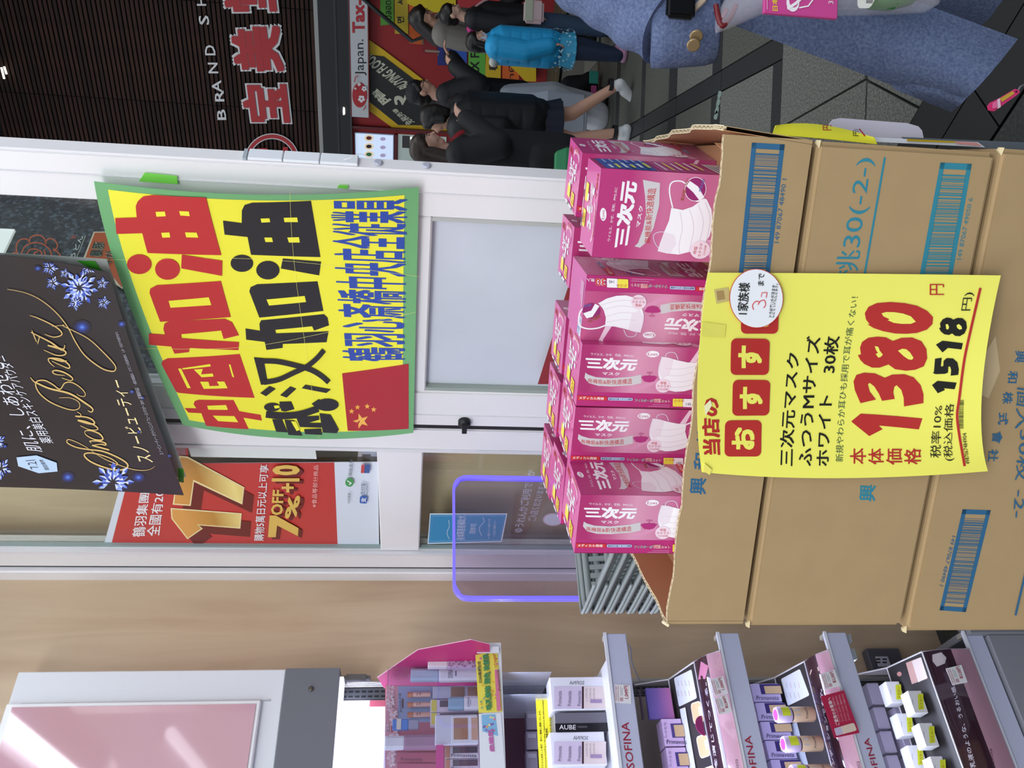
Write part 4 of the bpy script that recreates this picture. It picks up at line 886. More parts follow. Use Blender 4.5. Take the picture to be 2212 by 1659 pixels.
for fn_ in (fnB,fnB2):
    P_=Print(fn_,pxB,dh=.00002,h0=.0001,rough=.35)
    P_._put([(0,0),(BB,0),(BB,BH),(0,BH)],[(0,1,2,3)],panB)
    P_.poly([(1380,1240),(1500,1240),(1560,1470),(1500,1475)],mat('e3a8c6',.4))
    P_.disc(360,950,33,72,wi,20); P_.text('Kowa',[(342,1005),(345,900),(375,900),(372,1005)],mg)
    P_.text('ウイルス、かぜ、花粉、PM2.5に',[(398,1250),(480,652),(510,655),(430,1252)],wi)
    P_.text('三次元',[(455,1345),(548,562),(715,610),(620,1290)],wi,off=.045)
    P_.text('マスク',[(695,1092),(730,855),(772,858),(735,1095)],wi,off=.02)
    P_.poly([(682,1310),(740,1325),(800,1270),(880,1100),(935,850),(940,610),(765,575),(790,760),(800,940),(770,1120),(720,1270)],silver)
    P_.text('高機能&新快適構造',[(785,1275),(815,665),(905,665),(845,1275)],redi,off=.006,bulge=-.1)
    P_.line([(1075,880),(1040,720),(1050,620),(1110,590),(1200,620),(1300,800),(1390,790)],14,wi,sm=4); P_.line([(1020,1150),(930,1150),(880,1190),(900,1280),(960,1360)],9,pale2,sm=4)
    P_.poly([(1060,880),(1180,905),(1280,870),(1400,780),(1425,790),(1480,900),(1500,1060),(1470,1200),(1400,1300),(1280,1370),(1150,1405),(1020,1390),(925,1365),(950,1270),(990,1150),(1040,1020)],wi)
    P_.poly([(990,1150),(1100,1180),(1120,1290),(1060,1390),(925,1365),(950,1270)],pale)
    for a in ([(1150,920),(1180,1100),(1150,1300),(1160,1400)],[(1250,900),(1300,1100),(1260,1370)],[(1340,850),(1400,1050),(1350,1320)],[(1410,820),(1470,1000),(1440,1240)]): P_.line(a,6,pale2,sm=4)
    P_.disc(1305,680,112,130,wi,28); P_.disc(1305,680,106,124,mat('93276b',.4),28); P_.poly([(1205,640),(1245,590),(1330,650),(1400,770),(1350,800),(1280,710)],wi)
    P_.text('耳が痛くない',[(1150,800),(1205,560),(1235,570),(1185,808)],mat('a85a3c',.4),off=.02); P_.text('やわらか',[(1335,705),(1370,565),(1400,570),(1365,712)],mat('4c74b8',.4),off=.02)
    P_.poly([(1525,930),(1570,545),(1640,545),(1595,950)],mat('cf3437',.4)); P_.text('メディカル発想',[(1540,905),(1580,590),(1622,592),(1580,908)],wi,off=.015)
    P_.rrect([(1548,1190),(1575,890),(1610,895),(1585,1195)],.1,mat('b9c6e4',.4)); P_.text('●銀系抗菌＋ダブル捕集',[(1555,1180),(1580,900),(1604,902),(1580,1184)],mat('2c3a6a',.4),off=.01)
    P_.disc(1375,1350,108,103,mat('f0dbe7',.4),28); P_.text('呼吸',[(1300,1395),(1312,1310),(1350,1312),(1338,1398)],redi,off=.01); P_.text('ラクラク',[(1350,1430),(1372,1275),(1402,1280),(1382,1434)],redi,off=.008); P_.text('口元空間',[(1405,1410),(1422,1300),(1444,1302),(1428,1412)],redi)
    part(bxb,'side_print',P_,fix=False)
# back face: blue and yellow instructions
fnK=lambda a,s,h:V((BA-a,BB+h,BH-s))
P_=Print(fnK,None,dh=.0001,h0=.0001,rough=.35); P_.rect(.004,.006,.073,.062,mat('3c5aa8',.4)); P_.rect(.004,.066,.073,.125,mat('b24a86',.4)); P_.rect(.004,.13,.073,.16,mat('ded5da',.4))
for i in range(6): P_.rect(.008+.0,.012+i*.008,.03+.006*(i%3),.0155+i*.008,mat('e6dc58' if i%2 else 'dfe4f0',.4)); P_.rect(.045,.012+i*.008,.068,.0145+i*.008,mat('a9bbe6',.4)); P_.rect(.01,.072+i*.008,.066-.004*(i%3),.0745+i*.008,mat('ead86a' if i%2 else 'ead2e0',.4)); P_.rect(.01,.133+i*.0045,.066-.004*(i%3),.1345+i*.0045,mat('8b8188',.4))
part(bxb,'back_print',P_,fix=False)
# lid: short texts, seen obliquely on top
fnT=lambda a,b,h:V((a,b,BH+h))
P_=Print(fnT,None,dh=.0001,h0=.0001,rough=.35)
P_._put([(0,0),(BA,0),(BA,BB),(0,BB)],[(0,1,2,3)],pink_top)
P_.text('30枚入',[(.070,.088),(.070,.060),(.060,.060),(.060,.088)],redi,off=.03); P_.disc(.064,.035,.010,.022,mat('ecb6cf',.4),20); P_.disc(.058,.035,.010,.020,pink_top,20)
P_.text('高機能&新快適',[(.0755,.05),(.0755,.02),(.0695,.02),(.0695,.05)],redi)
P_.text('三次元',[(.054,.085),(.054,.02),(.037,.02),(.037,.085)] if 0 else [(.058,.02),(.036,.02),(.036,.075),(.058,.075)],wi,off=.035)
P_.rect(.006,.02,.022,.04,eyel); P_.text('小さめ',[(.020,.022),(.008,.022),(.008,.036),(.020,.036)],mat('d86a2c',.4),off=.02); P_.rect(.010,.05,.026,.07,eyel); P_.rect(.024,.052,.032,.06,wi)
P_.disc(.033,.044,.004,.004,wi,12); P_.rect(.001,.018,.004,.075,wi); P_.rect(.001,.022,.0038,.032,mat('3b4668',.4)); P_.rect(.001,.052,.0038,.06,mat('3b4668',.4))
part(bxb,'top_print',P_,fix=False)
# plain bottom with barcode
fnU=lambda a,b,h:V((a,b,-h))
P_=Print(fnU,None,dh=.0001,h0=.0001,rough=.35); P_._put([(0,0),(BA,0),(BA,BB),(0,BB)],[(0,1,2,3)],mat('d060a4',.35)); P_.rect(.052,.004,.075,.024,wi)
for i in range(12): P_.rect(.053+i*.0017,.006,.0535+i*.0017+.0003*(i%3),.022,mat('6f93c4',.4))
P_.rect(.01,.006,.04,.009,pale2); P_.rect(.01,.012,.034,.0145,pale2); P_.rect(.01,.018,.028,.02,pale2)
part(bxb,'bottom_print',P_,fix=False)
spots=[  # local x,y in the carton, angle to carton, face, flipped, label
(-.2040,.016,-7,'A',0,'leftmost front pink mask box, at the left cut rim of the carton'),
(-.1225,.085,-7,'A',0,'pink mask box, second from left in front row, behind the right edge of the leftmost'),
(-.0445,.075,-7,'A',0,'pink mask box, third in front row, just left of the upside down box'),
(.0335,.080,-6,'A',1,'upside down pink mask box with barcode on top, mid front row'),
(.1320,.054,-8,'B',0,'nearest large pink mask box at the right, broad face with big mask picture'),
(.167,.172,-12,'A',0,'rearmost right pink mask box, behind the broad faced box'),
(.078,.180,-6,'A',0,'pink mask box in back row, behind gap left of the broad faced box'),
(-.036,.188,-4,'A',0,'pink mask box in back row, behind the third front box'),
(-.124,.194,-3,'A',0,'pink mask box in back row, behind the second front box'),
(-.212,.112,-1,'A',0,'pink mask box directly behind the leftmost front box'),
(-.220,.2085,-3,'A',0,'pink mask box in the far left corner of the carton')]
first=True
for x,y,a,face,flip,lab in spots:
    o=bxr if first else copy_tree(bxr); first=False
    p=CA.w((x,y,1.1530)); ang=CA.rz+math.radians(a)
    if face=='A':
        if flip: o.rotation_euler=(0,math.pi,ang); p=p+V((math.cos(ang),math.sin(ang),0))*BA+V((0,0,BH))
        else: o.rotation_euler=(0,0,ang)
    else:
        th=ang-math.pi/2; o.rotation_euler=(0,0,th); p=p-Matrix.Rotation(th,3,'Z')@V((BA,0,0))
    o.location=p; o['label']=lab
# ================================================================ grey shopping baskets
BKF=Frame((-.4305,1.5,0),142)   # x along the short near edge, y along the long side
bkm=mat('8f9899',.45,var=.03,scale=20)
ZT=1.188; NB=40; PITCH=.0215
SX,SY,HB=.29,.365,.20
bk=thing(BKF,(0,0,ZT-HB),'shopping_basket','grey plastic shopping basket','basket','nested grey shopping baskets')
def rr(x0,x1,y0,y1,r,z,n=5):
    L=[]
    for cx,cy,a0 in ((x1-r,y1-r,0),(x0+r,y1-r,90),(x0+r,y0+r,180),(x1-r,y0+r,270)):
        for i in range(n+1):
            a=math.radians(a0+90*i/n); L.append(V((cx+r*math.cos(a),cy+r*math.sin(a),z)))
    return L
m=MB(); m.use(bkm)
def band(z,i0,i1,h,d=0):
    a=rr(i0,SX-i0,i0,SY-i0,.03,z); b=rr(i1,SX-i1,i1,SY-i1,.03,z-h); a2=[p+V((0,0,0)) for p in rr(i0+.003,SX-i0-.003,i0+.003,SY-i0-.003,.028,z)]; b2=rr(i1+.003,SX-i1-.003,i1+.003,SY-i1-.003,.028,z-h)
    m.ring([a,b,b2,a2],closed=True)
m.smooth=False
m.ring([rr(0,SX,0,SY,.035,ZT-.002),rr(.0015,SX-.0015,.0015,SY-.0015,.035,ZT),rr(.010,SX-.010,.010,SY-.010,.03,ZT),rr(.012,SX-.012,.012,SY-.012,.03,ZT-.012),rr(.0105,SX-.0105,.0105,SY-.0105,.03,ZT-.010),rr(.009,SX-.009,.009,SY-.009,.03,ZT-.002),rr(.0015,SX-.0015,.0015,SY-.0015,.035,ZT-.002),rr(.0008,SX-.0008,.0008,SY-.0008,.035,ZT-.008)],closed=True)
part(bk,'rim',m,fix=True)
# walls: rings of bands joined by upright bars (rounded slots between)
m=MB(); m.use(bkm)
ins=lambda z:.012+(ZT-z)*.16
def band2(z0,z1):
    i0,i1=ins(z0),ins(z1); m.ring([rr(i0,SX-i0,i0,SY-i0,.03,z0),rr(i1,SX-i1,i1,SY-i1,.03,z1),rr(i1+.0022,SX-i1-.0022,i1+.0022,SY-i1-.0022,.028,z1),rr(i0+.0022,SX-i0-.0022,i0+.0022,SY-i0-.0022,.028,z0)],closed=True)
lv=[ZT-.008,ZT-.020,ZT-.050,ZT-.062,ZT-.092,ZT-.104,ZT-.134,ZT-.148,ZT-HB]
band2(lv[0],lv[1]); band2(lv[2],lv[3]); band2(lv[4],lv[5]); band2(lv[6],lv[8])
for z0,z1 in ((lv[1],lv[2]),(lv[3],lv[4]),(lv[5],lv[6])):
    for sd in range(4):
        n=13 if sd%2==0 else 17; L=SX if sd%2==0 else SY
        for i in range(n):
            u=.045+(L-.09)*i/(n-1); w_=.0050
            i0,i1=ins(z0)+.0003,ins(z1)+.0003
            def q(uu,dz,inn): 
                z=z0 if dz==0 else z1; ii=(i0 if dz==0 else i1)+inn
                return {0:V((uu,ii,z)),1:V((SX-ii,uu,z)),2:V((uu,SY-ii,z)),3:V((ii,uu,z))}[sd]
            vs=[q(u-w_,0,0),q(u+w_,0,0),q(u+w_,1,0),q(u-w_,1,0),q(u-w_,0,.0018),q(u+w_,0,.0018),q(u+w_,1,.0018),q(u-w_,1,.0018)]
            m.add(vs,[(0,1,2,3),(7,6,5,4),(0,4,5,1),(3,2,6,7),(1,5,6,2),(0,3,7,4)],False)
i_=ins(ZT-HB); bq=rr(i_,SX-i_,i_,SY-i_,.03,ZT-HB); m.ring([bq,[p+V((0,0,.002)) for p in bq]],cap=True,smooth=False)
part(bk,'wall',m)
# two folded carrying handles lying on the rim
for k in (0,):
    m=MB(); m.use(bkm); z=ZT+.004
    s=1 if k==0 else -1; c_=.0 if k==0 else SX
    pth=[(c_+s*.004,SY*.5,z-.004),(c_+s*.006,SY*.16,z+.001),(c_+s*.02,.018,z+.003),(c_+s*.05,-.0045,z+.002),(SX/2,-.004,z+.001)] if False else [(SX*.5,.004+k*.010,z),(c_+s*.035,.003+k*.010,z),(c_+s*.014,.012,z-.001),(c_+s*.006,.045,z-.002),(c_+s*.006,SY*.45,z-.004)]
    m.tube(smooth_path(pth,5),.0030,8,sx=.7); part(bk,'handle',m)
baskets=[bk]
for i in range(1,NB):
    o=copy_tree(bk); o.location.z-=PITCH*i; baskets.append(o)
bk['label']='uppermost grey basket of the nested stack, with its slotted end wall showing'
names=['second','third','fourth','fifth','sixth','seventh','eighth']
for i,o in enumerate(baskets[1:]): o['label']=(names[i]+' grey basket from the top of the nested stack') if i<7 else 'grey basket low in the nested stack, only its rim edge showing left of the cartons'
m=MB(); zb=ZT-HB-PITCH*(NB-1); m.box(.06,SX-.06,.06,SY-.06,.01,zb-.002)
bs=thing(BKF,(.1,.1,0),'basket_stand','low grey stand under the nested baskets','stand'); part(bs,'plinth',m,mat('6d7173',.5))
# ================================================================ cosmetics fixture on the left wall
XR=-.288; XL=-1.15
swh=mat('e3e5ee',.35); rail_m=mat('c6cbe6',.3); 
fx=thing(SH,(-.7,0,0),'shelf_fixture','white cosmetics shelf fixture with SOFINA rails along the wood wall','shelf')
for xx in (-.29,-.62,-1.12):
    m=MB(); m.box(xx-.014,xx,-.012,0,.1,1.672); m.box(xx-.0105,xx-.0035,-.016,-.012,.1,1.672); part(fx,'upright',m,mat('c3c2c0',.35,metal=.5),bev=.001)
    m=MB(); m.use(mat('45474c',.4)); m.box(xx-.044,xx-.017,-.010,0,.1,1.672); m.use(mat('0c0c0e',.6))
    for i in range(96): 
        z=.12+i*.0162
        m.box(xx-.028,xx-.0235,-.0106,-.010,z,z+.011); m.box(xx-.040,xx-.0355,-.0106,-.010,z,z+.011)
    part(fx,'slotted_post',m)
for z0,z1,h_ in ((1.345,1.672,'dfe3f0'),(1.07,1.335,'5a3347'),(.80,1.045,'9c938f'),(.53,.78,'8f8890'),(.2,.50,'8b8d94')):
    m=MB(); m.box(XL,-.336,-.006,0,z0,z1); part(fx,'back_panel',m,mat(h_,.4))
m=MB(); m.box(-.352,-.337,-.008,-.0065,1.345,1.60); part(fx,'back_panel',m,mat('b4586a',.4),label='rose edge strip')
def railz(z0,z1,lab):
    m=MB(); m.box(XL,-.347,-.318,-.012,z1-.012,z1); part(fx,'shelf_board',m,mat('d5d6de',.35))
    m=MB(); m.box(XL,XR-.001,-.326,-.3185,z0,z1+.002); o=part(fx,'price_rail',m,rail_m,bev=.002,label=lab)
    m=MB(); m.box(XL,XR,-.330,-.3265,z1-.004,z1+.003); part(fx,'price_rail_lip',m,mat('e8ebf8',.2))
    m=MB(); m.box(XR-.012,XR-.002,-.3180,-.300,z0,z1+.001); part(fx,'rail_end',m,mat('a9a49c',.4)); m=MB(); m.prism([V((-.349,-.02,z0-.03)),V((-.349,-.29,z0+.01)),V((-.349,-.29,z1-.013)),V((-.349,-.02,z1-.013))],(.003,0,0)); part(fx,'bracket',m,mat('8f8d86',.4,metal=.3))
RZ=[(1.001,1.053),(.727,.780),(.458,.514),(.105,.157)]
XRo=(-.292,-.324,-.328,-.31)
for z0,z1 in RZ: railz(z0,z1,'white price rail')
m=MB(); m.box(XL,XR-.02,-.318,-.012,1.300,1.312); part(fx,'glass_shelf',m,mat('d9e2ee',.1,alpha=.9))
m=MB(); m.box(XL,XR-.02,-.322,-.3185,1.296,1.338); part(fx,'price_rail',m,swh,label='top white price rail')
fn,px=flat(SH,-.3265)
P_=Print(fn,px,h0=.0003,dh=.0001); RW=mat('a32740',.4)
P_.text('SOFINA',[(1354,1660),(1341,1560),(1358,1560),(1371,1660)],RW,off=.004)
P_.text('SOFINA',[(1627,1692),(1607,1590),(1622,1589),(1642,1692)],RW,off=.004)
P_.text('SOFINA',[(1895,1692),(1864,1596),(1877,1594),(1908,1690)],RW,off=.004)
P_.text('SOFINA',[(2172,1690),(2142,1590),(2154,1588),(2185,1690)],RW,off=.004)
part(fx,'rail_lettering',P_)
def tag_card(fr,y,q,price,name_t='ソフィーナ'):
    fn,px=flat(fr,y); r=thing(fr,(fr.at(*q[0],y).x,y,fr.at(*q[0],y).z),'price_card','small white price card '+price,'price tag')
    m=MB(); m.prism([fr.at(*p,y) for p in q],(0,.0008,0)); part(r,'card',m,mat('eeeef4',.4))
    P_=Print(fn,px,h0=.0002,dh=.00008); Q=[V((*p,0)) for p in q]
    f=lambda u,v:tuple(((Q[0]*(1-u)+Q[1]*u)*(1-v)+(Q[3]*(1-u)+Q[2]*u)*v).xy)
    P_.text(price,[f(.25,.58),f(.95,.58),f(.95,.86),f(.25,.86)],RW,off=.02); P_.line([f(.08,.06),f(.92,.06),f(.92,.22),f(.08,.22)],.9,mat('c4566e',.4),closed=True); P_.text(name_t,[f(.15,.09),f(.85,.09),f(.85,.19),f(.15,.19)],mat('5a4a55',.4)); P_.rect
    P_.poly([f(.1,.3),f(.3,.3),f(.3,.5),f(.1,.5)],mat('c9a3ae',.4)); P_.line([f(.4,.36),f(.9,.36)],.8,mat('8a8a90',.4)); P_.line([f(.4,.46),f(.8,.46)],.8,mat('8a8a90',.4))
    part(r,'lettering',P_); return r
r=tag_card(SH,-.3275,[(1328,1518),(1328,1478),(1362,1480),(1364,1520)],'1,049円'); r['label']='price card 1,049 yen on the upper SOFINA rail'
# header sign box
hd=thing(SH,(-.7,0,1.67),'header_cabinet','white illuminated header cabinet with pink backlit panel above the shelves','cabinet')
yh=-.08
m=MB(); m.box(-1.25,-.281,yh,-.001,1.806,2.43); part(hd,'body',m,mat('e2e7ee',.35),bev=.002)
m=MB(); m.box(-1.25,-.279,yh-.001,-.001,1.674,1.8055); part(hd,'plinth',m,mat('6f737b',.45),bev=.001)
a=SH.at(555,1525,yh); b=SH.at(10,1545,yh)
xs_=a.x; z_=a.z
m=MB(); m.box(-1.2,xs_+.010,yh-.014,yh-.0005,z_-.010,2.428); part(hd,'screen_frame',m,mat('f1f4f8',.3),bev=.003)
m=MB(); m.box(xs_+.0105,xs_+.0135,yh-.003,yh-.0004,z_-.03,2.40); part(hd,'shadow_gap',m,mat('b9bcc0',.5))
m=MB(); m.box(-1.19,xs_,yh-.0165,yh-.0145,z_,2.412); part(hd,'panel',m,ramp_mat('pink_screen',[(.25,'cf9aa6'),(.5,'d3a7b4'),(.75,'c99d96')],nscale=2,detail=1,rough=.06),label='glossy rose coloured panel').data.materials[0].node_tree.nodes['Principled BSDF'].inputs['Coat Weight'].default_value=1.
m=MB(); p=SH.at(672,1489,yh); m.lathe([(.006,0),(.006,.004),(.003,.0055)],16,Matrix.Translation(V((p.x,yh-.001,p.z)))@Matrix.Rotation(math.radians(90),4,'X')); part(hd,'screw',m,mat('6c655e',.3,metal=.8))
m=MB(); m.box(-1.2,-.30,-.078,-.03,1.664,1.673); part(hd,'light_tube',m,mat('f4f2ff',.4,emit=1.3),label='white light tube under the header')
m=MB(); m.box(-.295,-.288,-.05,-.01,1.60,1.67); m.box(-.30,-.286,-.055,-.045,1.61,1.66); part(hd,'bracket',m,mat('6f6d72',.3,metal=.6))
m=MB(); m.tube(smooth_path([(-.31,-.06,1.655),(-.305,-.05,1.62),(-.30,-.03,1.575),(-.30,-.012,1.55)],6),.0028,8); single(SH,(-.3,-.03,1.56),'cable',m,mat('d8d8de',.4),'white cable between header cabinet and pink display side board','cable')
m=MB(); m.tube(smooth_path([(-.30,-.26,1.0),(-.275,-.22,.98),(-.262,-.16,.95),(-.27,-.08,.93),(-.30,-.02,.90)],6),.0028,8); single(SH,(-.28,-.15,.95),'cable',m,mat('d2d2da',.4),'white cable looping below the upper SOFINA rail','cable')
# ---- pink side board and clear display case
SD=Frame(SH.w((-.332,0,0)),142)      # plane of the fixture's right ends: x = distance out from the wall
pb=thing(SD,(0,0,1.34),'side_board','magenta angular display side board above the yellow price strip','board')
pts=[SD.at(*p) for p in ((815,1463),(903,1403),(1018,1381),(1058,1391),(1058,1430),(1035,1500),(830,1487))]
m=MB(); m.prism(pts,(0,.0015,0)); part(pb,'board',m,mat('b3266b',.45,k=1.1))
m=MB(); 
for i in range(3): m.tube([pts[i],pts[i+1]],.0011,4)
part(pb,'edge',m,mat('e6c4cf',.5),label='pale cut edge')
clear=thin_glass('f4f5fb',.08)
dc=thing(SH,(-.345,-.2,1.313),'display_case','clear acrylic sample display case filled with cosmetics','display')
m=MB(); 
m.box(-1.1,-.349,-.2865,-.285,1.339,1.55); m.box(-1.1,-.349,-.285,-.06,1.55,1.5515); part(dc,'clear_cover',m,clear)
m=MB(); m.box(-1.1,-.349,-.30,-.05,1.3125,1.3385); part(dc,'base',m,mat('d8d3dc',.3))
# printed backing card with petals
yk=-.15
fn,px=flat(SH,yk); bc=thing(SH,(-.5,yk,1.34),'set_card','blossom printed set card with orange tubes inside the display case','card')
P_=Print(fn,px,h0=.0,dh=.0002); P_.poly([(832,1480),(1033,1482),(1033,1680),(832,1680)],mat('c96f86',.4)); P_.poly([(833,1482),(958,1483),(958,1560),(833,1560)],mat('9fb3da',.4)); P_.poly([(833,1482),(860,1482),(858,1680),(833,1680)],mat('dba3ae',.4))
rk=random.Random(4)
for i in range(16):
    cx,cy=840+rk.random()*16,1488+i*11
    for k in range(5):
        a=k*72+rk.random()*40; P_.disc(cx+5*math.cos(math.radians(a)),cy+5*math.sin(math.radians(a)),4.6,2.8,mat(rk.choice(['f3d9de','ecc3cb','f7e6e6']),.4),10,rot=a)
    P_.disc(cx,cy,1.3,1.3,mat('c9803c',.4),8)
P_.text('迷你包装3件套',[(863,1545),(861,1503),(867,1503),(869,1545)],mat('3a3440',.4),off=.01); P_.rrect([(868,1536),(868,1514),(872,1514),(872,1536)],.3,mat('5a3038',.4))
P_.text('花王',[(836,1587),(836,1572),(843,1572),(843,1587)],mat('22202a',.4),off=.01); P_.poly([(845,1587),(845,1573),(850,1573),(850,1587)],mat('b23038',.4))
for k in range(4):
    y0=1615+k*24
    P_.poly([(858,y0-8),(858,y0+12),(945,y0+12),(945,y0-8)],mat('c86880',.4)); P_.text('Primavista',[(866,y0+10),(866,y0-26),(874,y0-26),(874,y0+10)] if 0 else [(866,y0+3),(912,y0+3),(912,y0+10),(866,y0+10)],mat('5a2c3c',.4))
part(bc,'card',P_)
for k in range(3):
    a=SH.at(880,1501+k*21.5,yk-.012); z1=a.z; z0=SH.at(930,1500,yk-.012).z
    r=thing(SH,(a.x,yk-.012,z0),'sample_tube','%s peach sample tube on the set card'%('rightmost','middle','leftmost')[k],'tube','peach sample tubes')
    m=MB(); m.lathe([(.0055,z0),(.0057,z1-.014),(.004,z1-.012)],16,Matrix.Translation((a.x,a.y,0))); part(r,'tube',m,mat('e9b6a4',.4))
    m=MB(); m.lathe([(.0062,z1-.0118),(.006,z1)],16,Matrix.Translation((a.x,a.y,0))); part(r,'cap',m,mat('d98a5e',.4))
    P_=Print(lambda u,v,h:V((a.x-.004+.008*u,a.y-.0062-h,z0+(z1-z0)*(1-v))),None,dh=.0001); P_.tr('Prim',.1,.38,.9,.46,mat('6a3a3a',.4),off=.01); P_.tr('vista',.1,.5,.9,.58,mat('6a3a3a',.4),off=.01); part(r,'lettering',P_)
def rbox(r,nm,q0,q1,y,d,mt,bev=.001,lab=None):
    """box whose front face spans photo pixels q0 (top right) .. q1 (bottom left) at depth y"""
    a=SH.at(*q0,y); b=SH.at(*q1,y); m=MB(); m.box(min(a.x,b.x),max(a.x,b.x),y,y+d,min(a.z,b.z),max(a.z,b.z)); return part(r,nm,m,mt,bev=bev,label=lab)
def bottle(q_cap,q_mid,q_base,w_,y,lab,capm,bodym,txt='SOFINA',pat=None):
    a=SH.at(*q_cap,y); b=SH.at(*q_mid,y); c=SH.at(*q_base,y); x=(a.x+c.x)/2
    r=thing(SH,(x,y,c.z),'cosmetic_bottle',lab,'bottle'); h=w_/2
    m=MB(); m.ring([[V((x+h*k*sx*(1 if abs(sy)<2 else 1),y+h*.7*k*sy,z)) for sx,sy in ((-1,-.6),(-.6,-1),(.6,-1),(1,-.6),(1,.6),(.6,1),(-.6,1),(-1,.6))] for k,z in ((.96,c.z),(1,c.z+.004),(1,b.z-.003),(.9,b.z))],smooth=False); part(r,'body',m,bodym)
    m=MB(); m.ring([[V((x+h*k*sx,y+h*.7*k*sy,z)) for sx,sy in ((-1,-.6),(-.6,-1),(.6,-1),(1,-.6),(1,.6),(.6,1),(-.6,1),(-1,.6))] for k,z in ((.88,b.z+.0005),(.92,b.z+.004),(.92,a.z-.003),(.84,a.z))],smooth=False); part(r,'cap',m,capm)
    P_=Print(lambda u,v,hh:V((x-h+2*h*u,y-h*.7-.0002-hh,c.z+(b.z-c.z)*(1-v))),None,dh=.0001)
    if txt: P_.text(txt,[(.35,.05),(.35,.95),(.55,.95),(.55,.05)] if 0 else [(.15,.22),(.85,.22),(.85,.34),(.15,.34)],mat('3c4a66',.4)); P_.rect(.3,.4,.7,.43,mat('6a7690',.4))
    if pat: 
        for i in range(60): P_.disc(rk.random()*.9+.05,rk.random()*.9+.05,.05,.03,mat(rk.choice(['b48aa6','8d5f86','e3cbe0','a07ba8']),.3),8)
    part(r,'lettering',P_); return r
capc=mat('b9cbe2',.05,alpha=.85); white_b=mat('e8e6ec',.3)
bottle((887,1457),(948,1457),(1035,1460),.030,-.235,'white cosmetics bottle with clear ribbed cap in the display case',capc,white_b)
bottle((924,1434),(966,1434),(1030,1436),.022,-.262,'small violet patterned bottle with white cap, front of the display case',mat('eceaf0',.3),mat('c9b3d2',.2),txt=None,pat=1)
bottle((968,1520),(1002,1520),(1035,1520),.030,-.24,'white bottle with pale blue cap, middle of the display case',mat('9fc3da',.15,alpha=.9),white_b)
bottle((832,1603),(873,1603),(945,1606),.030,-.22,'clear patterned bottle with white cap in the display case, left',mat('ecebf2',.4),mat('b58aa5',.15,alpha=.9),txt=None)
r=thing(SH,SH.at(905,1563,-.225),'cosmetic_bottle','small bottle with blue cap inside the display case','bottle')
rbox(r,'cap',(848,1553),(882,1575),-.225,.014,mat('4f84d6',.3),.002); rbox(r,'body',(882.5,1554),(905,1574),-.225,.014,mat('a7a3bd',.15,alpha=.9),.002); rbox(r,'label_band',(857,1552.5),(866,1575.5),-.2262,.001,mat('e6dccc',.4),.0002)
r=thing(SH,SH.at(1030,1575,-.25),'powder_compact','white sample compact with two beige powder pans in the display case','compact')
rbox(r,'case',(940,1544),(1033,1608),-.25,.008,mat('dfe0ea',.2),.002); rbox(r,'frame',(975,1546),(1033,1606),-.2525,.0025,mat('edeef2',.3),.001); rbox(r,'pan',(980,1551),(1011,1597),-.2535,.001,mat('b58a6a',.6),.0004,'tan pan'); rbox(r,'pan',(1018,1550),(1033,1598),-.2535,.001,mat('d9b294',.6),.0004,'light pan')
r=thing(SH,SH.at(1033,1500,-.19),'powder_compact','brown and beige compact behind the pale blue capped bottle','compact')
rbox(r,'case',(935,1482),(1033,1508),-.19,.006,mat('c9cde0',.3),.001); rbox(r,'pan',(974,1484),(1004,1506),-.1912,.001,mat('a07a60',.6),.0003); rbox(r,'pan',(1010,1484),(1032,1506),-.1912,.001,mat('b98f78',.6),.0003)
for k,(y0,ly) in enumerate(((1512,'right'),(1540,'middle'),(1612,'left'),(1640,'far left'))):
    r=thing(SH,SH.at(1033,y0,-.20),'cosmetic_carton','pale Primavista carton with grey window, %s in the display case'%ly,'box','cartons in the display case')
    rbox(r,'carton',(930 if k<2 else 962,y0),(1033,y0+25),-.20,.02,mat('e3dbe2',.4),.0005)
    rbox(r,'window',(950 if k<2 else 978,y0+1),(1032,y0+14),-.2006,.0005,mat('6a5c64',.2),.0001)
    fn,px=flat(SH,-.2); P_=Print(fn,px,h0=.0006); P_.text('Primavista',[(975,y0+24),(1029,y0+24),(1029,y0+16),(975,y0+16)] if 0 else [(975,y0+16),(1029,y0+17),(1029,y0+23.5),(975,y0+22.5)],mat('4a3c48',.4)); P_.poly([(932 if k<2 else 962,y0),(943 if k<2 else 972,y0),(943 if k<2 else 972,y0+25),(932 if k<2 else 962,y0+25)],mat('e3d65a' if k<2 else 'cf8f72',.4)); part(r,'lettering',P_)
r=thing(SH,SH.at(960,1640,-.262),'ribbon_tag','bright pink striped tag in the display case','tag'); rbox(r,'tag',(942,1609),(958,1670),-.262,.001,mat('e0479a',.4),.0002)
# POP strips on the top rail
fn,px=flat(SH,-.3235)
def sheet_(name,lab,q,col,cat='card',y=-.3235):
    r=thing(SH,SH.at(*q[3],y),name,lab,cat); m=MB(); m.prism([SH.at(*p,y) for p in q],(0,.0008,0)); part(r,'card',m,mat(col,.35)); return r
pc=sheet_('promotion_card','yellow promotion card with green Chinese lettering under the display case',[(1034,1540),(1027,1415),(1074,1405),(1085,1537)],'ece25c')
P_=Print(fn,px,h0=.0003,dh=.0001); 
for i in range(26): P_.disc(1032+rk.random()*44,1415+rk.random()*120,2.4,2.4,mat(rk.choice(['8fb58a','e0a24e','d98aa0','e8c23c']),.4),10)
P_.text('毛孔修饰 润色 妆前乳',[(1049,1536),(1042,1413),(1055,1411),(1063,1534)],mat('2f5a3a',.4),off=.055); P_.text('毛孔修饰 润色 妆前乳',[(1049,1536),(1042,1413),(1055,1411),(1063,1534)],mat('4fa068',.4),off=.025)
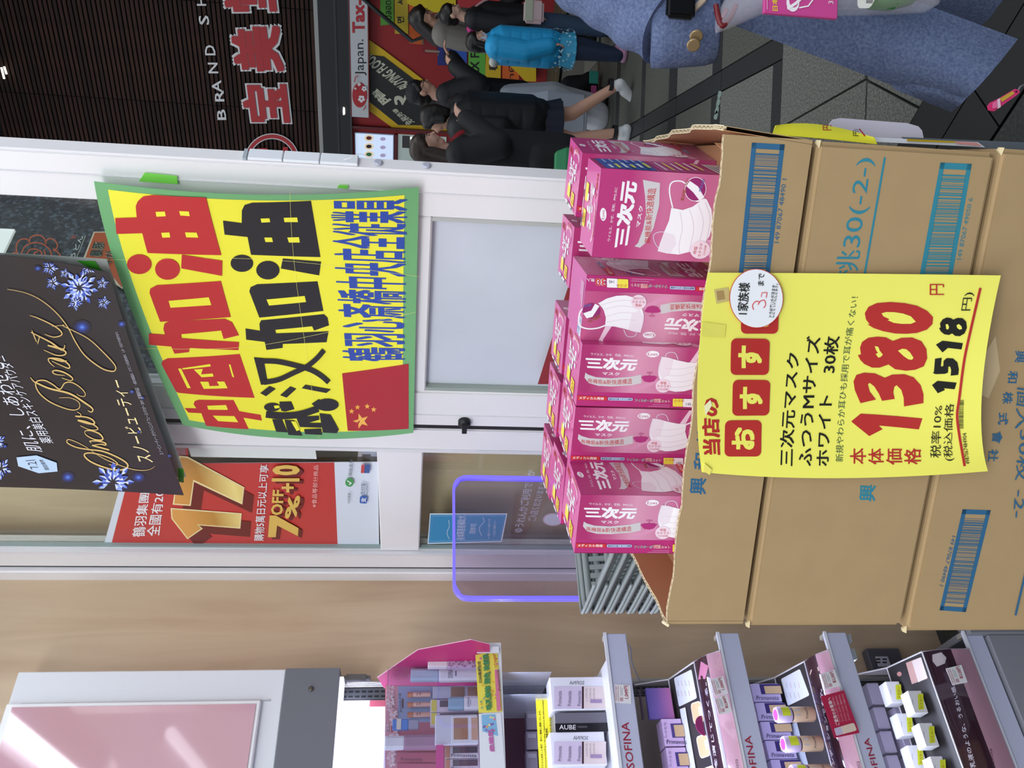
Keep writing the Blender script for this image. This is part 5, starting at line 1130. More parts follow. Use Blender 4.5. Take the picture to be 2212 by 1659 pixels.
P_.text('比BB霜更自然',[(1034,1477),(1031,1430),(1038,1429),(1041,1476)],mat('2a2440',.4),off=.015); P_.poly([(1073,1537),(1068,1448),(1076,1447),(1082,1536)],mat('d67fa0',.4)); P_.text('Primavista',[(1076,1493),(1070,1450),(1076,1449),(1082,1492)],mat('6a2c50',.4)); P_.text('2个5600円',[(1067,1444),(1063,1412),(1070,1410),(1075,1442)],mat('c23a40',.4),off=.01)
part(pc,'lettering',P_)
pc=sheet_('promotion_card','blue and white promotion card with dots, left of the yellow one',[(1038,1700),(1034,1542),(1082,1540),(1094,1700)],'e6ecf6')
P_=Print(fn,px,h0=.0003,dh=.0001); P_.poly([(1042,1580),(1040,1544),(1070,1543),(1076,1590)],mat('86bde6',.4))
for i in range(12): P_.disc(1044+rk.random()*26,1548+rk.random()*34,2.6,2.6,mat(rk.choice(['d98aa8','f0e0a0','8a6fb8','e8a25c']),.4),10)
P_.text('柔嫩肌',[(1058,1625),(1053,1576),(1064,1575),(1069,1624)],mat('c46fb0',.4),off=.04); part(pc,'lettering',P_)
m=MB(); a=SH.at(1030,1397,-.328); b=SH.at(1078,1411,-.328); m.box(b.x,a.x,-.329,-.3275,b.z,a.z); r=thing(SH,(a.x,-.328,b.z),'rail_end_card','blank white end card of the top price rail','card'); part(r,'card',m,mat('e8eaf4',.3))
# clear small boxes and yellow caution strip
for k in range(4):
    y0=1537+k*43; lab=('rightmost','second','third','leftmost')[k]
    r=thing(SH,SH.at(1177,y0+20,-.10),'cosmetic_case','clear eye shadow case with black base behind the yellow strip, %s'%lab,'case','clear cases behind the yellow strip')
    rbox(r,'lid',(1136,y0),(1163,y0+38),-.10,.03,mat('b9adc2',.1,alpha=.85),.001); rbox(r,'base',(1163.5,y0),(1178,y0+38),-.10,.03,mat('17151a',.3),.001)
    fn2,px2=flat(SH,-.10); P_=Print(fn2,px2,h0=.0004); P_.text('A',[(1167,y0+23),(1167,y0+13),(1176,y0+13),(1176,y0+23)],mat('d8d6de',.4)); P_.poly([(1140,y0+5),(1140,y0+14),(1158,y0+14),(1158,y0+5)],mat('c9c3d4',.4)); part(r,'lettering',P_)
yz=-.20
yc=sheet_('caution_strip','yellow shoplifting caution strip with small black lettering','' or [(1167,1700),(1157,1508),(1187,1508),(1201,1700)],'e9dd2e','notice',yz)
fn,px=flat(SH,yz); P_=Print(fn,px,h0=.0003,dh=.0001)
for i,(t_,e_) in enumerate((('万引きを発見した場合、直ちに警察に通報いたします。',1534),('Discovered shoplifting in this shop. I report it to the police promptly.',1512),('发现如果偷了的时候, 立即向警察通报。',1572),('도둑을 발견했을 경우 즉시 경찰에 통보하겠습니다.',1530))):
    x0=1170+i*7.4; P_.text(t_,[(x0,1660),(x0-7,e_),(x0-2.4,e_),(x0+4.6,1660)],mat('1d1b16',.4),off=.008)
part(yc,'lettering',P_)
m=MB(); m.box(-1.0,-.345,-.202,-.20,1.055,1.06); 
for xx in (-.349,-.40): 
    m.box(xx-.001,xx+.001,-.24,-.06,1.17,1.30)
part(fx,'divider',m,mat('d8dcf0',.1,alpha=.35),label='clear divider')
# boxes on the upper rail shelf
def stand_box(lab,q0,q1,y,d,col):
    r=thing(SH,SH.at(*q1,y),'cosmetic_carton',lab,'box'); rbox(r,'carton',q0,q1,y,d,mat(col,.35),.001); return r
for k,y0 in enumerate((1463,1582)):
    r=stand_box('white SOFINA carton with printed Primavista samples, %s of the black one'%('right','left')[k],(1187,y0),(1312,y0+70),-.255,.06,'e1e1ee')
    fn,px=flat(SH,-.255); P_=Print(fn,px,h0=.0004,dh=.0001); sk=k*8
    P_.text('SOFINA',[(1262+sk,y0+8),(1230+sk,y0+8),(1230+sk,y0+16),(1262+sk,y0+16)],mat('4a4a5c',.4))
    P_.poly([(1197,y0+20),(1257,y0+20),(1257,y0+68),(1197,y0+68)],mat('cdbfda',.4)); P_.poly([(1261,y0+20),(1309,y0+20),(1309,y0+68),(1261,y0+68)],mat('dccdd0',.4)); P_.poly([(1257,y0+20),(1261,y0+20),(1261,y0+68),(1257,y0+68)],mat('3c1f2c',.4))
    for i in range(3): P_.text('Primavista',[(1205+i*21,y0+62),(1205+i*21,y0+30),(1213+i*21,y0+30),(1213+i*21,y0+62)],mat('4f4660',.4))
    for i in range(3): P_.text('しっとりサンプル',[(1265+i*8,y0+52),(1265+i*8,y0+24),(1269+i*8,y0+24),(1269+i*8,y0+52)],mat('4a3c48',.4))
    P_.poly([(1275,y0+56),(1275,y0+48),(1300,y0+48),(1300,y0+56)],mat('a08ab0',.4)); part(r,'lettering',P_)
r=stand_box('black AUBE carton between the two white SOFINA cartons',(1197,1540),(1315,1579),-.255,.06,'6d6b78')
rbox(r,'label_band',(1199,1563),(1315,1579.5),-.256,.0008,mat('1d1c20',.3),.0001)
fn,px=flat(SH,-.2562); P_=Print(fn,px,h0=.0002); P_.text('AUBE',[(1208,1566),(1244,1566),(1244,1576),(1208,1576)],mat('e8e6ec',.4),off=.004); P_.text('couture',[(1248,1568),(1268,1568),(1268,1572),(1248,1572)],mat('8a8890',.4)); part(r,'lettering',P_)
# ---- three sloping tester trays
class Slant:
    def __init__(s,p0,p1):   # p = (y,z); plane through both, along x
        s.p0=V((0,*p0)); s.d=V((0,p1[0]-p0[0],p1[1]-p0[1])); s.n=V((0,-s.d.z,s.d.y)).normalized(); 
        if s.n.y>0: s.n=-s.n
    def fn(s,x,t,h): return V((x,0,0))+s.p0+s.d*t+s.n*h
    def px(s,a,b):
        r=ROT@V(((1659-b-CU)/F_PX,(a-CV)/F_PX,1)); e=V((0,0,EYE)); nw=SH.X*0+SH.Y*s.n.y+V((0,0,s.n.z)); P=SH.w(s.p0)
        t=(P-e).dot(nw)/r.dot(nw); q=SH.loc(e+r*t)-s.p0; return (q.x,q.dot(s.d)/s.d.length_squared)
trays=[((1370,1478),(1444,1466),(1499,1428),(1549,1411),'upper'),((1625,1477),(1673,1462),(1737,1427),(1793,1405),'middle'),((1850,1455),(1915,1441),(1991,1406),(2067,1393),'lowest')]
boardm=mat('39363a',.35); plum=mat('40222e',.25,coat=.5); pinks=mat('d9a9b6',.3)
TR=[]
for ti,(bk_,tp_,kn_,fr_,nm) in enumerate(trays):
    zr=RZ[ti+1][1]+.003
    pr_=[SD.at(*p) for p in (bk_,tp_,kn_,fr_)]; pr_=[(-p.x,p.z) for p in pr_]     # (y,z)
    pr_[3]=(-.332,zr+.001)
    T_=thing(SH,(-.5,-.2,zr),'tester_tray','%s sloping black tester tray with clear front on the SOFINA shelf'%nm,'display')
    xr=-.334
    m=MB(); m.prism([V((xr,y,z)) for y,z in ((pr_[3][0],zr),(pr_[3][0],zr+.002),pr_[2],pr_[1],pr_[0],(pr_[0][0],zr))],(-.002,0,0)); part(T_,'end_plate',m,mat('c9c3c8',.2,alpha=.55))
    m=MB(); 
    for a_,b_ in ((pr_[0],pr_[1]),(pr_[1],pr_[2])): m.tube([(xr,a_[0],a_[1]),(xr,b_[0],b_[1])],.002,6)
    m.tube([(xr,pr_[2][0],pr_[2][1]),(xr,(pr_[2][0]*.4+pr_[3][0]*.6)-.004,(pr_[2][1]*.55+pr_[3][1]*.45)),(xr,pr_[3][0],pr_[3][1])],.0015,6); m.tube([(xr,pr_[2][0],pr_[2][1]),(XL,pr_[2][0],pr_[2][1])],.0022,6); m.tube([(xr,pr_[1][0],pr_[1][1]),(XL,pr_[1][0],pr_[1][1])],.002,6); part(T_,'edge_trim',m,mat('d8d4dc',.25))
    S1=Slant(pr_[1],pr_[2]); m=MB(); m.prism([S1.fn(xr,0,0),S1.fn(xr,1,0),S1.fn(XL,1,0),S1.fn(XL,0,0)],S1.n*-.003); part(T_,'tester_board',m,boardm)
    S2=Slant(pr_[2],pr_[3]); m=MB(); 
    def bul(u,t,h,S2=S2): return S2.fn(u,t,.010*math.sin(math.pi*t)+h)
    m.use(plum); m.grid(lambda a,b:bul(xr-.001-a*.8,b*.58,0),1,6); m.use(pinks); m.grid(lambda a,b:bul(xr-.001-a*.8,.58+b*.42,0),1,5); part(T_,'front_band',m,fix=False,label='plum and rose printed front band')
    m=MB(); m.grid(lambda a,b:bul(xr-.0005-a*.8,b,.0035),1,10); part(T_,'clear_front',m,thin_glass('f8f8ff',.12),fix=False)
    TR.append((T_,S1,S2,bul,xr,zr,pr_))
def fprint(ti,items,name='lettering'):
    T_,S1,S2,bul,xr,zr,pr_=TR[ti]; P_=Print(bul,S2.px,h0=.0006,dh=.0001)
    items(P_); part(T_,name,P_,fix=False)
def i0(P_):
    P_.poly([(1520,1430),(1510,1468),(1530,1468),(1537,1440)],mat('e08fae',.3)); P_.text('を演じてつくる。',[(1547,1660),(1526,1475),(1533,1475),(1556,1660)],mat('f2ecf2',.3),off=.012); P_.text('Primavista',[(1600,1700),(1590,1640),(1596,1640),(1606,1700)],mat('6a4a58',.3))
def i1(P_):
    P_.poly([(1756,1448),(1752,1458),(1777,1450),(1775,1441)],mat('e6c8b4',.3)); P_.text('ファンデーションですか。',[(1805,1690),(1776,1490),(1783,1489),(1814,1690)],mat('f2ecf2',.3),off=.012)
    P_.text('Primavista',[(1865,1700),(1850,1645),(1857,1644),(1872,1700)],mat('6a4a58',.3))
def i2(P_):
    P_.poly([(2012,1416),(2030,1412),(2041,1424),(2038,1436),(2022,1442),(2013,1430)],mat('e7dcd8',.3)); P_.text('乳液のような、うるおい感。',[(2095,1660),(2050,1482),(2058,1480),(2106,1660)],mat('f2ecf2',.3),off=.012)
    P_.text('Primavista',[(2142,1680),(2132,1620),(2138,1619),(2149,1680)],mat('6a4a58',.3))
for i,f_ in enumerate((i0,i1,i2)): fprint(i,f_)
for q,t_,lb in (([(1545,1504),(1534,1468),(1562,1460),(1573,1498)],'1,000円','right one of the two price cards on the upper tester tray'),([(1553,1544),(1543,1508),(1570,1500),(1581,1538)],'本2,800円','left one of the two price cards on the upper tester tray'),
    ([(1783,1490),(1773,1456),(1803,1446),(1815,1482)],'本3,200円','price card 3,200 yen on the middle tester tray'),([(2058,1480),(2043,1444),(2077,1436),(2090,1474)],'本3,500円','price card 3,500 yen on the lowest tester tray')):
    tag_card(SH,-.347,q,t_)['label']=lb
def sprint(ti,items,name='board_print'):
    T_,S1,S2,bul,xr,zr,pr_=TR[ti]; P_=Print(S1.fn,S1.px,h0=.0004,dh=.0001); items(P_); part(T_,name,P_,fix=False)
WC=mat('dfe4f0',.35); 
def b0(P_):
    P_.rrect([(1467,1527),(1456,1465),(1494,1446),(1506,1508)],.06,WC)
    for i in range(8): P_.line([(1464+i%4*8,1470+i//4*22),(1467+i%4*8,1482+i//4*22)],.8,mat('c99aa8' if i%2 else '9a9aa8',.4))
    for q in ([(1500,1566),(1492,1520),(1514,1513),(1523,1560)],[(1514,1640),(1504,1592),(1527,1584),(1537,1632)],[(1530,1710),(1520,1660),(1543,1652),(1552,1700)]): P_.rrect(q,.22,mat('efe0d0',.3)); c_=[sum(a for a,_ in q)/4,sum(b for _,b in q)/4]; P_.rrect([(c_[0]+(a-c_[0])*.9,c_[1]+(b-c_[1])*.9) for a,b in q],.22,mat('e0bd94',.5)); P_.poly([(c_[0]+2,c_[1]-12),(c_[0]+8,c_[1]-14),(c_[0]+13,c_[1]+6),(c_[0]+6,c_[1]+8)],mat('ebe6e2',.4))
    P_.poly([(1470,1532),(1482,1528),(1508,1680),(1494,1680)],WC); P_.text('乾燥が気になる方に',[(1486,1660),(1474,1590),(1479,1589),(1491,1660)],mat('60606c',.4))
def b1(P_):
    P_.rrect([(1702,1525),(1687,1467),(1728,1445),(1749,1502)],.06,WC)
    for i in range(8): P_.line([(1698+i%4*9,1474+i//4*22),(1701+i%4*9,1486+i//4*22)],.8,mat('c99aa8' if i%2 else '9a9aa8',.4))
    P_.poly([(1705,1566),(1722,1560),(1752,1670),(1733,1676)],mat('b9c2d6',.4))
def b2(P_):
    P_.rrect([(1970,1478),(1957,1432),(1988,1420),(2004,1466)],.02,mat('c9a29c',.4)); P_.rrect([(1984,1474),(1970,1428),(1990,1420),(2004,1464)],.02,mat('e4d6d4',.4)); P_.disc(1943,1456,5,5,mat('c08a88',.4))
for i,f_ in enumerate((b0,b1,b2)): sprint(i,f_)
T_,S1,S2,bul,xr,zr,pr_=TR[0]
x_,t_=S1.px(1522,1568); c_=S1.fn(x_,t_,.004)
m=MB(); tt=[c_+V((-.022*math.cos(a),0,0))+S1.n*(.020*math.sin(a)) for a in [math.pi*i/12 for i in range(13)]]; m.prism(tt,S1.d.normalized()*.002); r=thing(SH,c_,'tester_disc','magenta round tester tab standing on the upper tray','tab'); part(r,'disc',m,mat('a33a78',.3))
# stock behind the trays
pu=ramp_mat('violet_box',[(0,'b06a9c'),(.5,'7a62a8'),(1,'5d5fb0')],kind='z',scale=(1,1,12),loc=(0,0,0),rough=.25)
r=thing(SH,SH.at(1455,1520,-.16),'cosmetic_carton','violet gradient carton standing behind the upper tester tray','box'); rbox(r,'carton',(1394,1486),(1458,1552),-.16,.012,pu,.0008)
for k in range(5): rbox(r,'carton_edge',(1380+k*0,1489),(1392,1553),-.158+k*.012+.014,.010,mat('2e2630' if k%2 else '6d5a72',.3),.0005)
for k in range(3):
    y0=1553+k*62; r=thing(SH,SH.at(1470,y0+25,-.17),'cosmetic_carton','lilac Primavista carton with powder window behind the upper tray, %s'%('right','middle','left')[k],'box','cartons behind the trays')
    rbox(r,'carton',(1428+k*10,y0),(1480+k*10,y0+58),-.17,.05,mat('cbb0da',.35),.0008); rbox(r,'window',(1448+k*10,y0+10),(1480+k*10,y0+40),-.171,.0006,mat('4b3f7c',.2),.0001); rbox(r,'powder',(1455+k*10,y0+13),(1480+k*10,y0+38),-.1716,.0005,mat('c8a986',.4),.0001)
    fn,px=flat(SH,-.171); P_=Print(fn,px,h0=.0004); P_.text('Primavista',[(1440+k*10,y0+45),(1486+k*10,y0+45),(1486+k*10,y0+54),(1440+k*10,y0+54)],mat('2c2454',.4)); P_.text('しっとり',[(1434+k*10,y0+40),(1434+k*10,y0+8),(1440+k*10,y0+8),(1440+k*10,y0+40)],mat('5a4a70',.4)); part(r,'lettering',P_)
for k in range(6):
    y0=1477+k*41; dx=k*11; r=thing(SH,SH.at(1680+dx,y0+25,-.17),'cosmetic_carton','lilac Primavista carton behind the middle tray, %s from the right'%('first','second','third','fourth','fifth','sixth')[k],'box','cartons behind the trays')
    rbox(r,'carton',(1620+dx,y0),(1690+dx,y0+38),-.17,.05,mat('b9b0dc',.35),.0008); rbox(r,'window',(1640+dx,y0+1),(1690+dx,y0+22),-.171,.0006,mat('3c3470',.2),.0001); rbox(r,'powder',(1650+dx,y0+5),(1690+dx,y0+21),-.1716,.0005,mat('ccb08c',.4),.0001)
    fn,px=flat(SH,-.171); P_=Print(fn,px,h0=.0004); P_.text('Primavista',[(1634+dx,y0+26),(1682+dx,y0+26),(1682+dx,y0+35),(1634+dx,y0+35)],mat('2c2454',.4)); part(r,'lettering',P_)
for k in range(4):
    for j in range(2):
        y0=1475+k*52; dx=k*14; r=thing(SH,SH.at(1910+dx,y0+25,-.15),'cosmetic_case','clear lilac case behind the white cream boxes, %s column from the right, %s'%(('first','second','third','fourth')[k],('upper','lower')[j]),'case','clear cases behind the lowest tray')
        rbox(r,'case',(1872+dx+j*44,y0),(1912+dx+j*44,y0+46),-.15,.05,mat('c9c0d8',.15,alpha=.6),.002); rbox(r,'insert',(1878+dx+j*44,y0+4),(1908+dx+j*44,y0+40),-.14,.03,mat('d8cbe0',.4),.002)
# foundation bottles on the middle tray
T_,S1,S2,bul,xr,zr,pr_=TR[1]
for k,(a_,b_,c__,py_) in enumerate(((1675,1709,1757,1543),(1691,1727,1774,1606),(1709,1745,1795,1668))):
    y=-.285; A_=SH.at(a_,py_,y);B_=SH.at(b_,py_,y);C_=SH.at(c__,py_,y); x=C_.x
    r=thing(SH,(x,y,C_.z),'foundation_bottle','beige foundation bottle with lilac cap on the middle tray, %s'%('rightmost','middle','leftmost')[k],'bottle','foundation bottles on the middle tray')
    Tm=Matrix.Translation((x,y,0)); m=MB(); m.lathe([(.014,C_.z),(.017,C_.z+.003),(.017,B_.z-.002),(.0165,B_.z)],24,Tm); part(r,'body',m,mat('e0c4ac',.3))
    m=MB(); m.lathe([(.0152,B_.z+.0005),(.0152,B_.z+.003)],24,Tm); part(r,'neck_ring',m,mat('2a2350',.3))
    m=MB(); m.lathe([(.017,B_.z+.0035),(.0178,B_.z+.006),(.0178,A_.z-.004),(.0155,A_.z)],24,Tm); part(r,'cap',m,mat('c8b8e0',.3))
    m=MB(); m.lathe([(.0125,A_.z),(.012,A_.z+.0008)],20,Tm); part(r,'top_sticker',m,mat('d9388c',.3))
    hh=B_.z-C_.z; cy_=lambda u,v,h,rr=.0172,z0=C_.z,hh=hh: V((x+(rr+h)*math.sin((u-.5)*1.9),y-(rr+h)*math.cos((u-.5)*1.9),z0+hh*(1-v)))
    P_=Print(cy_,None,dh=.0001); P_.tr('Primavista',.1,.5,.9,.62,mat('6a5a60',.4)); P_.rect(.3,.08,.7,.3,mat('b9c3dd',.4)); part(r,'lettering',P_,fix=False)
    P_=Print(lambda u,v,h,z0=B_.z+.004,hh=A_.z-B_.z-.006: V((x+(.0179+h)*math.sin((u-.5)*1.9),y-(.0179+h)*math.cos((u-.5)*1.9),z0+hh*(1-v))),None,dh=.0001,cut=6); P_.rect(.3,.25,.95,.85,mat('dbe83c',.4)); part(r,'sticker',P_,fix=False,label='yellow sticker')
# white sample cubes on the lowest tray
k=0
for row,(y,lst) in enumerate(((-.235,((1912,1957,1472,1518),(1936,1982,1541,1588),(1959,2006,1610,1659),)),(-.29,((1960,2006,1492,1540),(1984,2030,1562,1612),(2008,2052,1634,1684))))):
    for a0,a1,p0,p1 in lst:
        k+=1; lab='white cream box with yellow sticker on the lowest tray, %s row, %s'%(('back','front')[row],('right','middle','left')[(k-1)%3])
        r=thing(SH,SH.at(a1,(p0+p1)/2,y),'cream_box',lab,'box','white cream boxes on the lowest tray')
        rbox(r,'carton',(a0,p0),(a1,p1),y,.036,mat('e6e6ec',.35),.001)
        fn,px=flat(SH,y); P_=Print(fn,px,h0=.0004); P_.rrect([(a0+24,p1-6),(a0+22,p0+8),(a0+34,p0+6),(a0+36,p1-8)],.08,mat('d8e232',.4)); P_.text('テスター',[(a0+28,p1-9),(a0+26,p0+12),(a0+31,p0+11),(a0+33,p1-10)],mat('b0402c',.4)); P_.line([(a0+12,p1-18),(a0+11,p0+18)],.9,mat('9a9aa8',.4)); part(r,'label_print',P_)
r=thing(SH,SH.at(1850,1590,-.338),'notice_card','crimson notice card with bottle picture on the middle tray front','card')
q=[(1773+14,1594),(1773,1504),(1822,1490),(1857,1582)]; y=-.342
q=[(1803,1594),(1773,1504),(1823,1491),(1857,1583)]
m=MB(); m.prism([SH.at(*p,y) for p in q],(0,.0008,0)); part(r,'card',m,mat('b8264e',.35))
fn,px=flat(SH,y); P_=Print(fn,px,h0=.0003,dh=.0001); P_.text('ご愛用のお客様へ',[(1806,1568),(1786,1508),(1794,1506),(1814,1566)],wi,off=.01)
for i in range(4): P_.text('プリマヴィスタをご使用の方は',[(1812+i*7,1560-i*1),(1796+i*7,1506-i*2),(1800+i*7,1505-i*2),(1817+i*7,1559-i)],mat('e8b8c4',.4))
P_.rrect([(1806,1590),(1801,1574),(1844,1561),(1851,1578)],.15,mat('e9d6c6',.4)); P_.rrect([(1806,1590),(1801,1574),(1816,1570),(1821,1586)],.15,mat('cfc3e0',.4)); part(r,'lettering',P_)
# base cabinet, outlet and brackets by the wall
m=MB(); m.box(XL,-.300,-.335,-.012,.0,.100); part(fx,'plinth',m,mat('9495a0',.4),bev=.002)
bcab=fx
m=MB(); m.box(-.300,-.282,-.345,-.012,.0,.150); m.box(-.2815,-.20,-.32,-.30,0,.15); part(bcab,'end_panel',m,mat('85868e',.4),bev=.002)
ob=thing(SH,SH.at(1900,1415,-.02),'outlet_box','dark outlet box with white sockets low on the wood wall','socket')
a=SH.at(1870,1400,-.03); b=SH.at(1958,1447,-.03); m=MB(); m.box(b.x,a.x,-.03,-.0005,b.z,a.z); part(ob,'box',m,mat('55525a',.4),bev=.003)
a=SH.at(1890,1418,-.032); b=SH.at(1925,1440,-.032); m=MB(); m.box(b.x,a.x,-.0345,-.0305,b.z,a.z); part(ob,'face_plate',m,mat('b9b8c4',.4),bev=.002)
m=MB(); 
for dx in (0,14): 
    for dy in (0,7): p=SH.at(1897+dx,1424+dy,-.0347); m.box(p.x-.002,p.x+.002,-.0349,-.0346,p.z-.006,p.z+.006)
part(ob,'slot',m,mat('1a1a1e',.5))
wb=thing(SH,SH.at(1835,1390,-.10),'support_bracket','white hook shaped shelf bracket end between middle and lowest tray','bracket')
q=[(1818,1375),(1838,1368),(1842,1386),(1832,1392),(1836,1402),(1846,1400),(1853,1424),(1840,1426)]; m=MB(); m.prism([SH.at(*p,-.30) for p in q],(0,.27,0)); part(wb,'arm',m,mat('b9bfc3',.4),bev=.001)
m=MB(); m.tube(smooth_path([SH.at(2110,1362,-.2),SH.at(2140,1366,-.2),SH.at(2175,1361,-.2),SH.at(2230,1366,-.2)],6),.006,8); single(SH,SH.at(2140,1366,-.2),'cable',m,mat('1b1b1f',.5),'black cable near the floor beside the cartons','cable')
# ================================================================ shop fronts across the street
blackp=mat('101114',.5); 
m=MB(); m.box(-5,2.6,.05,.3,0,2.45); single(ST,(0,.05,0),'wall_street',m,mat('8c1a1e',.6),kind='structure')
m=MB(); m.box(-5,2.6,.22,.4,2.45,7.5); single(ST,(0,.2,2.45),'wall_street',m,mat('191213',.8),kind='structure')
slm=ramp_mat('slat_wood',[(.2,'241510'),(.5,'33201a'),(.8,'46291c')],scale=(1.5,12,12),nscale=3,detail=6,rough=.95)
slm2=ramp_mat('slat_wood_dark',[(.2,'1c1112'),(.5,'281a16'),(.8,'35221a')],scale=(1.5,12,12),nscale=3,detail=6,rough=.95)
slat_wall=thing(ST,(0,.1,2.87),'slat_cladding','dark brown slatted timber cladding with red and white shop name, above the street','facade')
sx=(-3.2,-1.98,-.76,.45,1.66,2.6); proto={}
rs=random.Random(9); sp=.0545
for c in range(0,4):
    x0,x1=sx[c]+.004,sx[c+1]-.004
    me=[]
    for mt in (slm,slm2):
        mm=MB(); mm.box(0,x1-x0,0,.03,0,.036); mm.mats=[mt]; me.append(fixn(mm.mesh('slat')))
    for i in range(72):
        o=bpy.data.objects.new('slat',me[rs.random()<.35]); COL.objects.link(o); o.parent=slat_wall
        o.location=V((x0,.145-.1,2.885-2.87+i*sp))+V((0,rs.uniform(0,.004),0))
m=MB(); m.box(sx[0],sx[4],.19,.21,2.87,6.95); part(slat_wall,'backing',m,mat('0d0809',.9))
for xx in sx[1:5]:
    pass
fn,px=flat(ST,.138)
def stprint(nm,par,lab=None,h0=.001,y=None):
    f_,p_=flat(ST,.138 if y is None else y); return Print(f_,p_,h0=h0,dh=.0012,rough=.5)
Wm=mat('cfd0d2',.5); Rm=mat('a8262c',.5)
P_=stprint('a',slat_wall)
for ch,a,b,c,d in (('B',470,489,236,259),('R',465,485,195,219),('A',459,480,173,199),('N',451,472,135,158),('D',444,466,97,119),('S',431,453,33,53),('H',426,446,-8,12),('O',420,440,-50,-26),('P',415,435,-86,-66)):
    P_.text(ch,[(a,d),(a-2,b if 0 else c),(b-2,c),(b,d)],Wm,off=.012)
part(slat_wall,'white_lettering',P_)
P_=stprint('b',slat_wall)
for ch,q in (('宝',[(527,268),(515,178),(622,178),(632,268)]),('美',[(505,160),(492,54),(608,50),(620,158)]),('堂',[(482,30),(470,-72),(592,-78),(604,28)])):
    P_.text(ch,q,Wm,off=.085); 
P_.h+=.003
for ch,q in (('宝',[(527,268),(515,178),(622,178),(632,268)]),('美',[(505,160),(492,54),(608,50),(620,158)]),('堂',[(482,30),(470,-72),(592,-78),(604,28)])):
    c_=[sum(a for a,_ in q)/4,sum(b for _,b in q)/4]; q=[(c_[0]+(a-c_[0])*.93,c_[1]+(b-c_[1])*.93) for a,b in q]
    P_.text(ch,q,Rm,off=.04)
cx,cy=588,346
P_.line([(cx+53*math.cos(a),cy+53*math.sin(a)) for a in [2*math.pi*i/36 for i in range(36)]],12,Wm,closed=True); P_.line([(cx+53*math.cos(a),cy+53*math.sin(a)) for a in [2*math.pi*i/36 for i in range(36)]],8,Rm,closed=True); P_.text('宝',[(550,378),(546,318),(622,316),(626,378)],Rm,off=.04)
part(slat_wall,'red_lettering',P_)
m=MB(); m.box(-3.2,2.6,.08,.2,2.815,2.872); single(ST,(0,.1,2.82),'trim_3',m,mat('9a9b98',.5),kind='structure')
cn=thing(ST,(0,-.3,2.45),'street_canopy','dark canopy edge beneath the slatted cladding','canopy')
m=MB(); m.box(-3.2,2.6,-.02,.1,2.46,2.812); part(cn,'fascia',m,mat('15171b',.35)); m=MB(); m.box(-3.2,2.6,-.035,-.02,2.60,2.625); part(cn,'edge_strip',m,mat('2a2c31',.3)); m=MB(); m.box(-3.2,2.6,-.03,.1,2.44,2.459); part(cn,'lower_edge',m,mat('3b3a3c',.4))
p=ST.at(745,240,-.03); m=MB(); m.lathe([(.04,0),(.05,.02)],16,Matrix.Translation(p)); part(cn,'downlight',m,mat('fdfdf5',.5,emit=2.5),label='small lit ceiling lamp')
sl=thing(ST,ST.at(8,152,.08),'spot_lamp','tiny bright lamp pair high on the slatted cladding','lamp')
for q in (((3,146),(9,170)),((9,144),(14,160))):
    m=MB(); m.tube([ST.at(*q[0],.09),ST.at(*q[1],.09)],.012,8); part(sl,'lamp',m,mat('fff2dc',.5,emit=3.))
# long sign strip
y=-.05
tx=thing(ST,(-.2,y,2.23),'tax_free_sign','long white sign strip reading Japan. Tax-free with a red blossom ball','sign')
q=[ST.at(757,-80,y),ST.at(760,252,y),ST.at(796,249,y),ST.at(792,-80,y)]
z0,z1=q[2].z,q[1].z; x1,x0=q[0].x,q[1].x
m=MB(); m.box(x0,x1,y,y+.03,z0,z1); part(tx,'panel',m,mat('b9bcc0',.4))
m=MB(); m.box(x0,x1,y-.004,y+.03,z0-.012,z0-.001); m.box(x0,x1,y-.004,y+.03,z1+.001,z1+.010); part(tx,'border',m,mat('7c1c20',.4))
P_=stprint('c',tx,y=y); P_.text('Japan.',[(767,162),(766,84),(783,84),(784,162)] if 0 else [(767,163),(766,85),(791,85),(792,163)],mat('1e2024',.5),off=.0); P_.text('Tax-free',[(761,71),(758,-66),(786,-66),(788,71)],Rm,off=.03)
P_.disc(777,205,16,27,Rm,24)
for cx,cy,r in ((781,213,6),(787,191,4.5),(776,181,3),(768,190,2)):
    for k in range(5):
        a=math.radians(k*72+20); P_.disc(cx+r*.75*math.cos(a),cy+r*.85*math.sin(a),r*.55,r*.5,mat('d9dadd',.5),10)
P_.line([(766,176),(768,165),(774,162)],2,Rm); P_.line([(785,236),(790,230),(790,226)],2,Rm); part(tx,'lettering',P_)
# stair side boards
def plate(nm,lab,pts,col,y=.045,th=.018,cat='sign',grp=None,par=None):
    mt=mat(col,.55)
    m=MB(); m.prism([ST.at(*p,y) for p in pts],(0,th,0))
    if par is not None: return part(par,nm,m,mt)
    c_=ST.at(*pts[0],y); r=thing(ST,c_,nm,lab,cat,grp); part(r,'board',m,mt); return r
c7=cr(740,0,.21702)
bf=plate('floor_guide_board','black slanted board with yellow border reading BUYING FLOOR 2',c7((255,390),(400,490),(700,715),(1000,945),(1120,1060),(1120,1305),(780,1305),(515,1285),(262,1100)),'caa516',y=.03)
plate('panel',None,c7((258,545),(410,562),(850,898),(985,1030),(985,1250),(555,1245),(265,1012)),'1c1e1e',y=.024,th=.005,par=bf)
P_=stprint('d',bf,y=.024); Gm=mat('b9bba6',.5)
P_.text('BUYING FLOOR',c7((575,893),(190,600),(262,512),(692,850)),Gm,off=.03); P_.text('2',c7((520,1045),(505,940),(655,945),(600,1045)),Gm,off=.05); P_.text('階',c7((400,1050),(285,930),(330,870),(490,990)),Gm,off=.03); P_.text('免税売場',c7((640,1250),(490,1095),(530,1075),(725,1210)),Gm,off=.02); P_.rect
P_.poly(c7((680,935),(700,918),(715,925),(700,955)),Gm); part(bf,'lettering',P_)
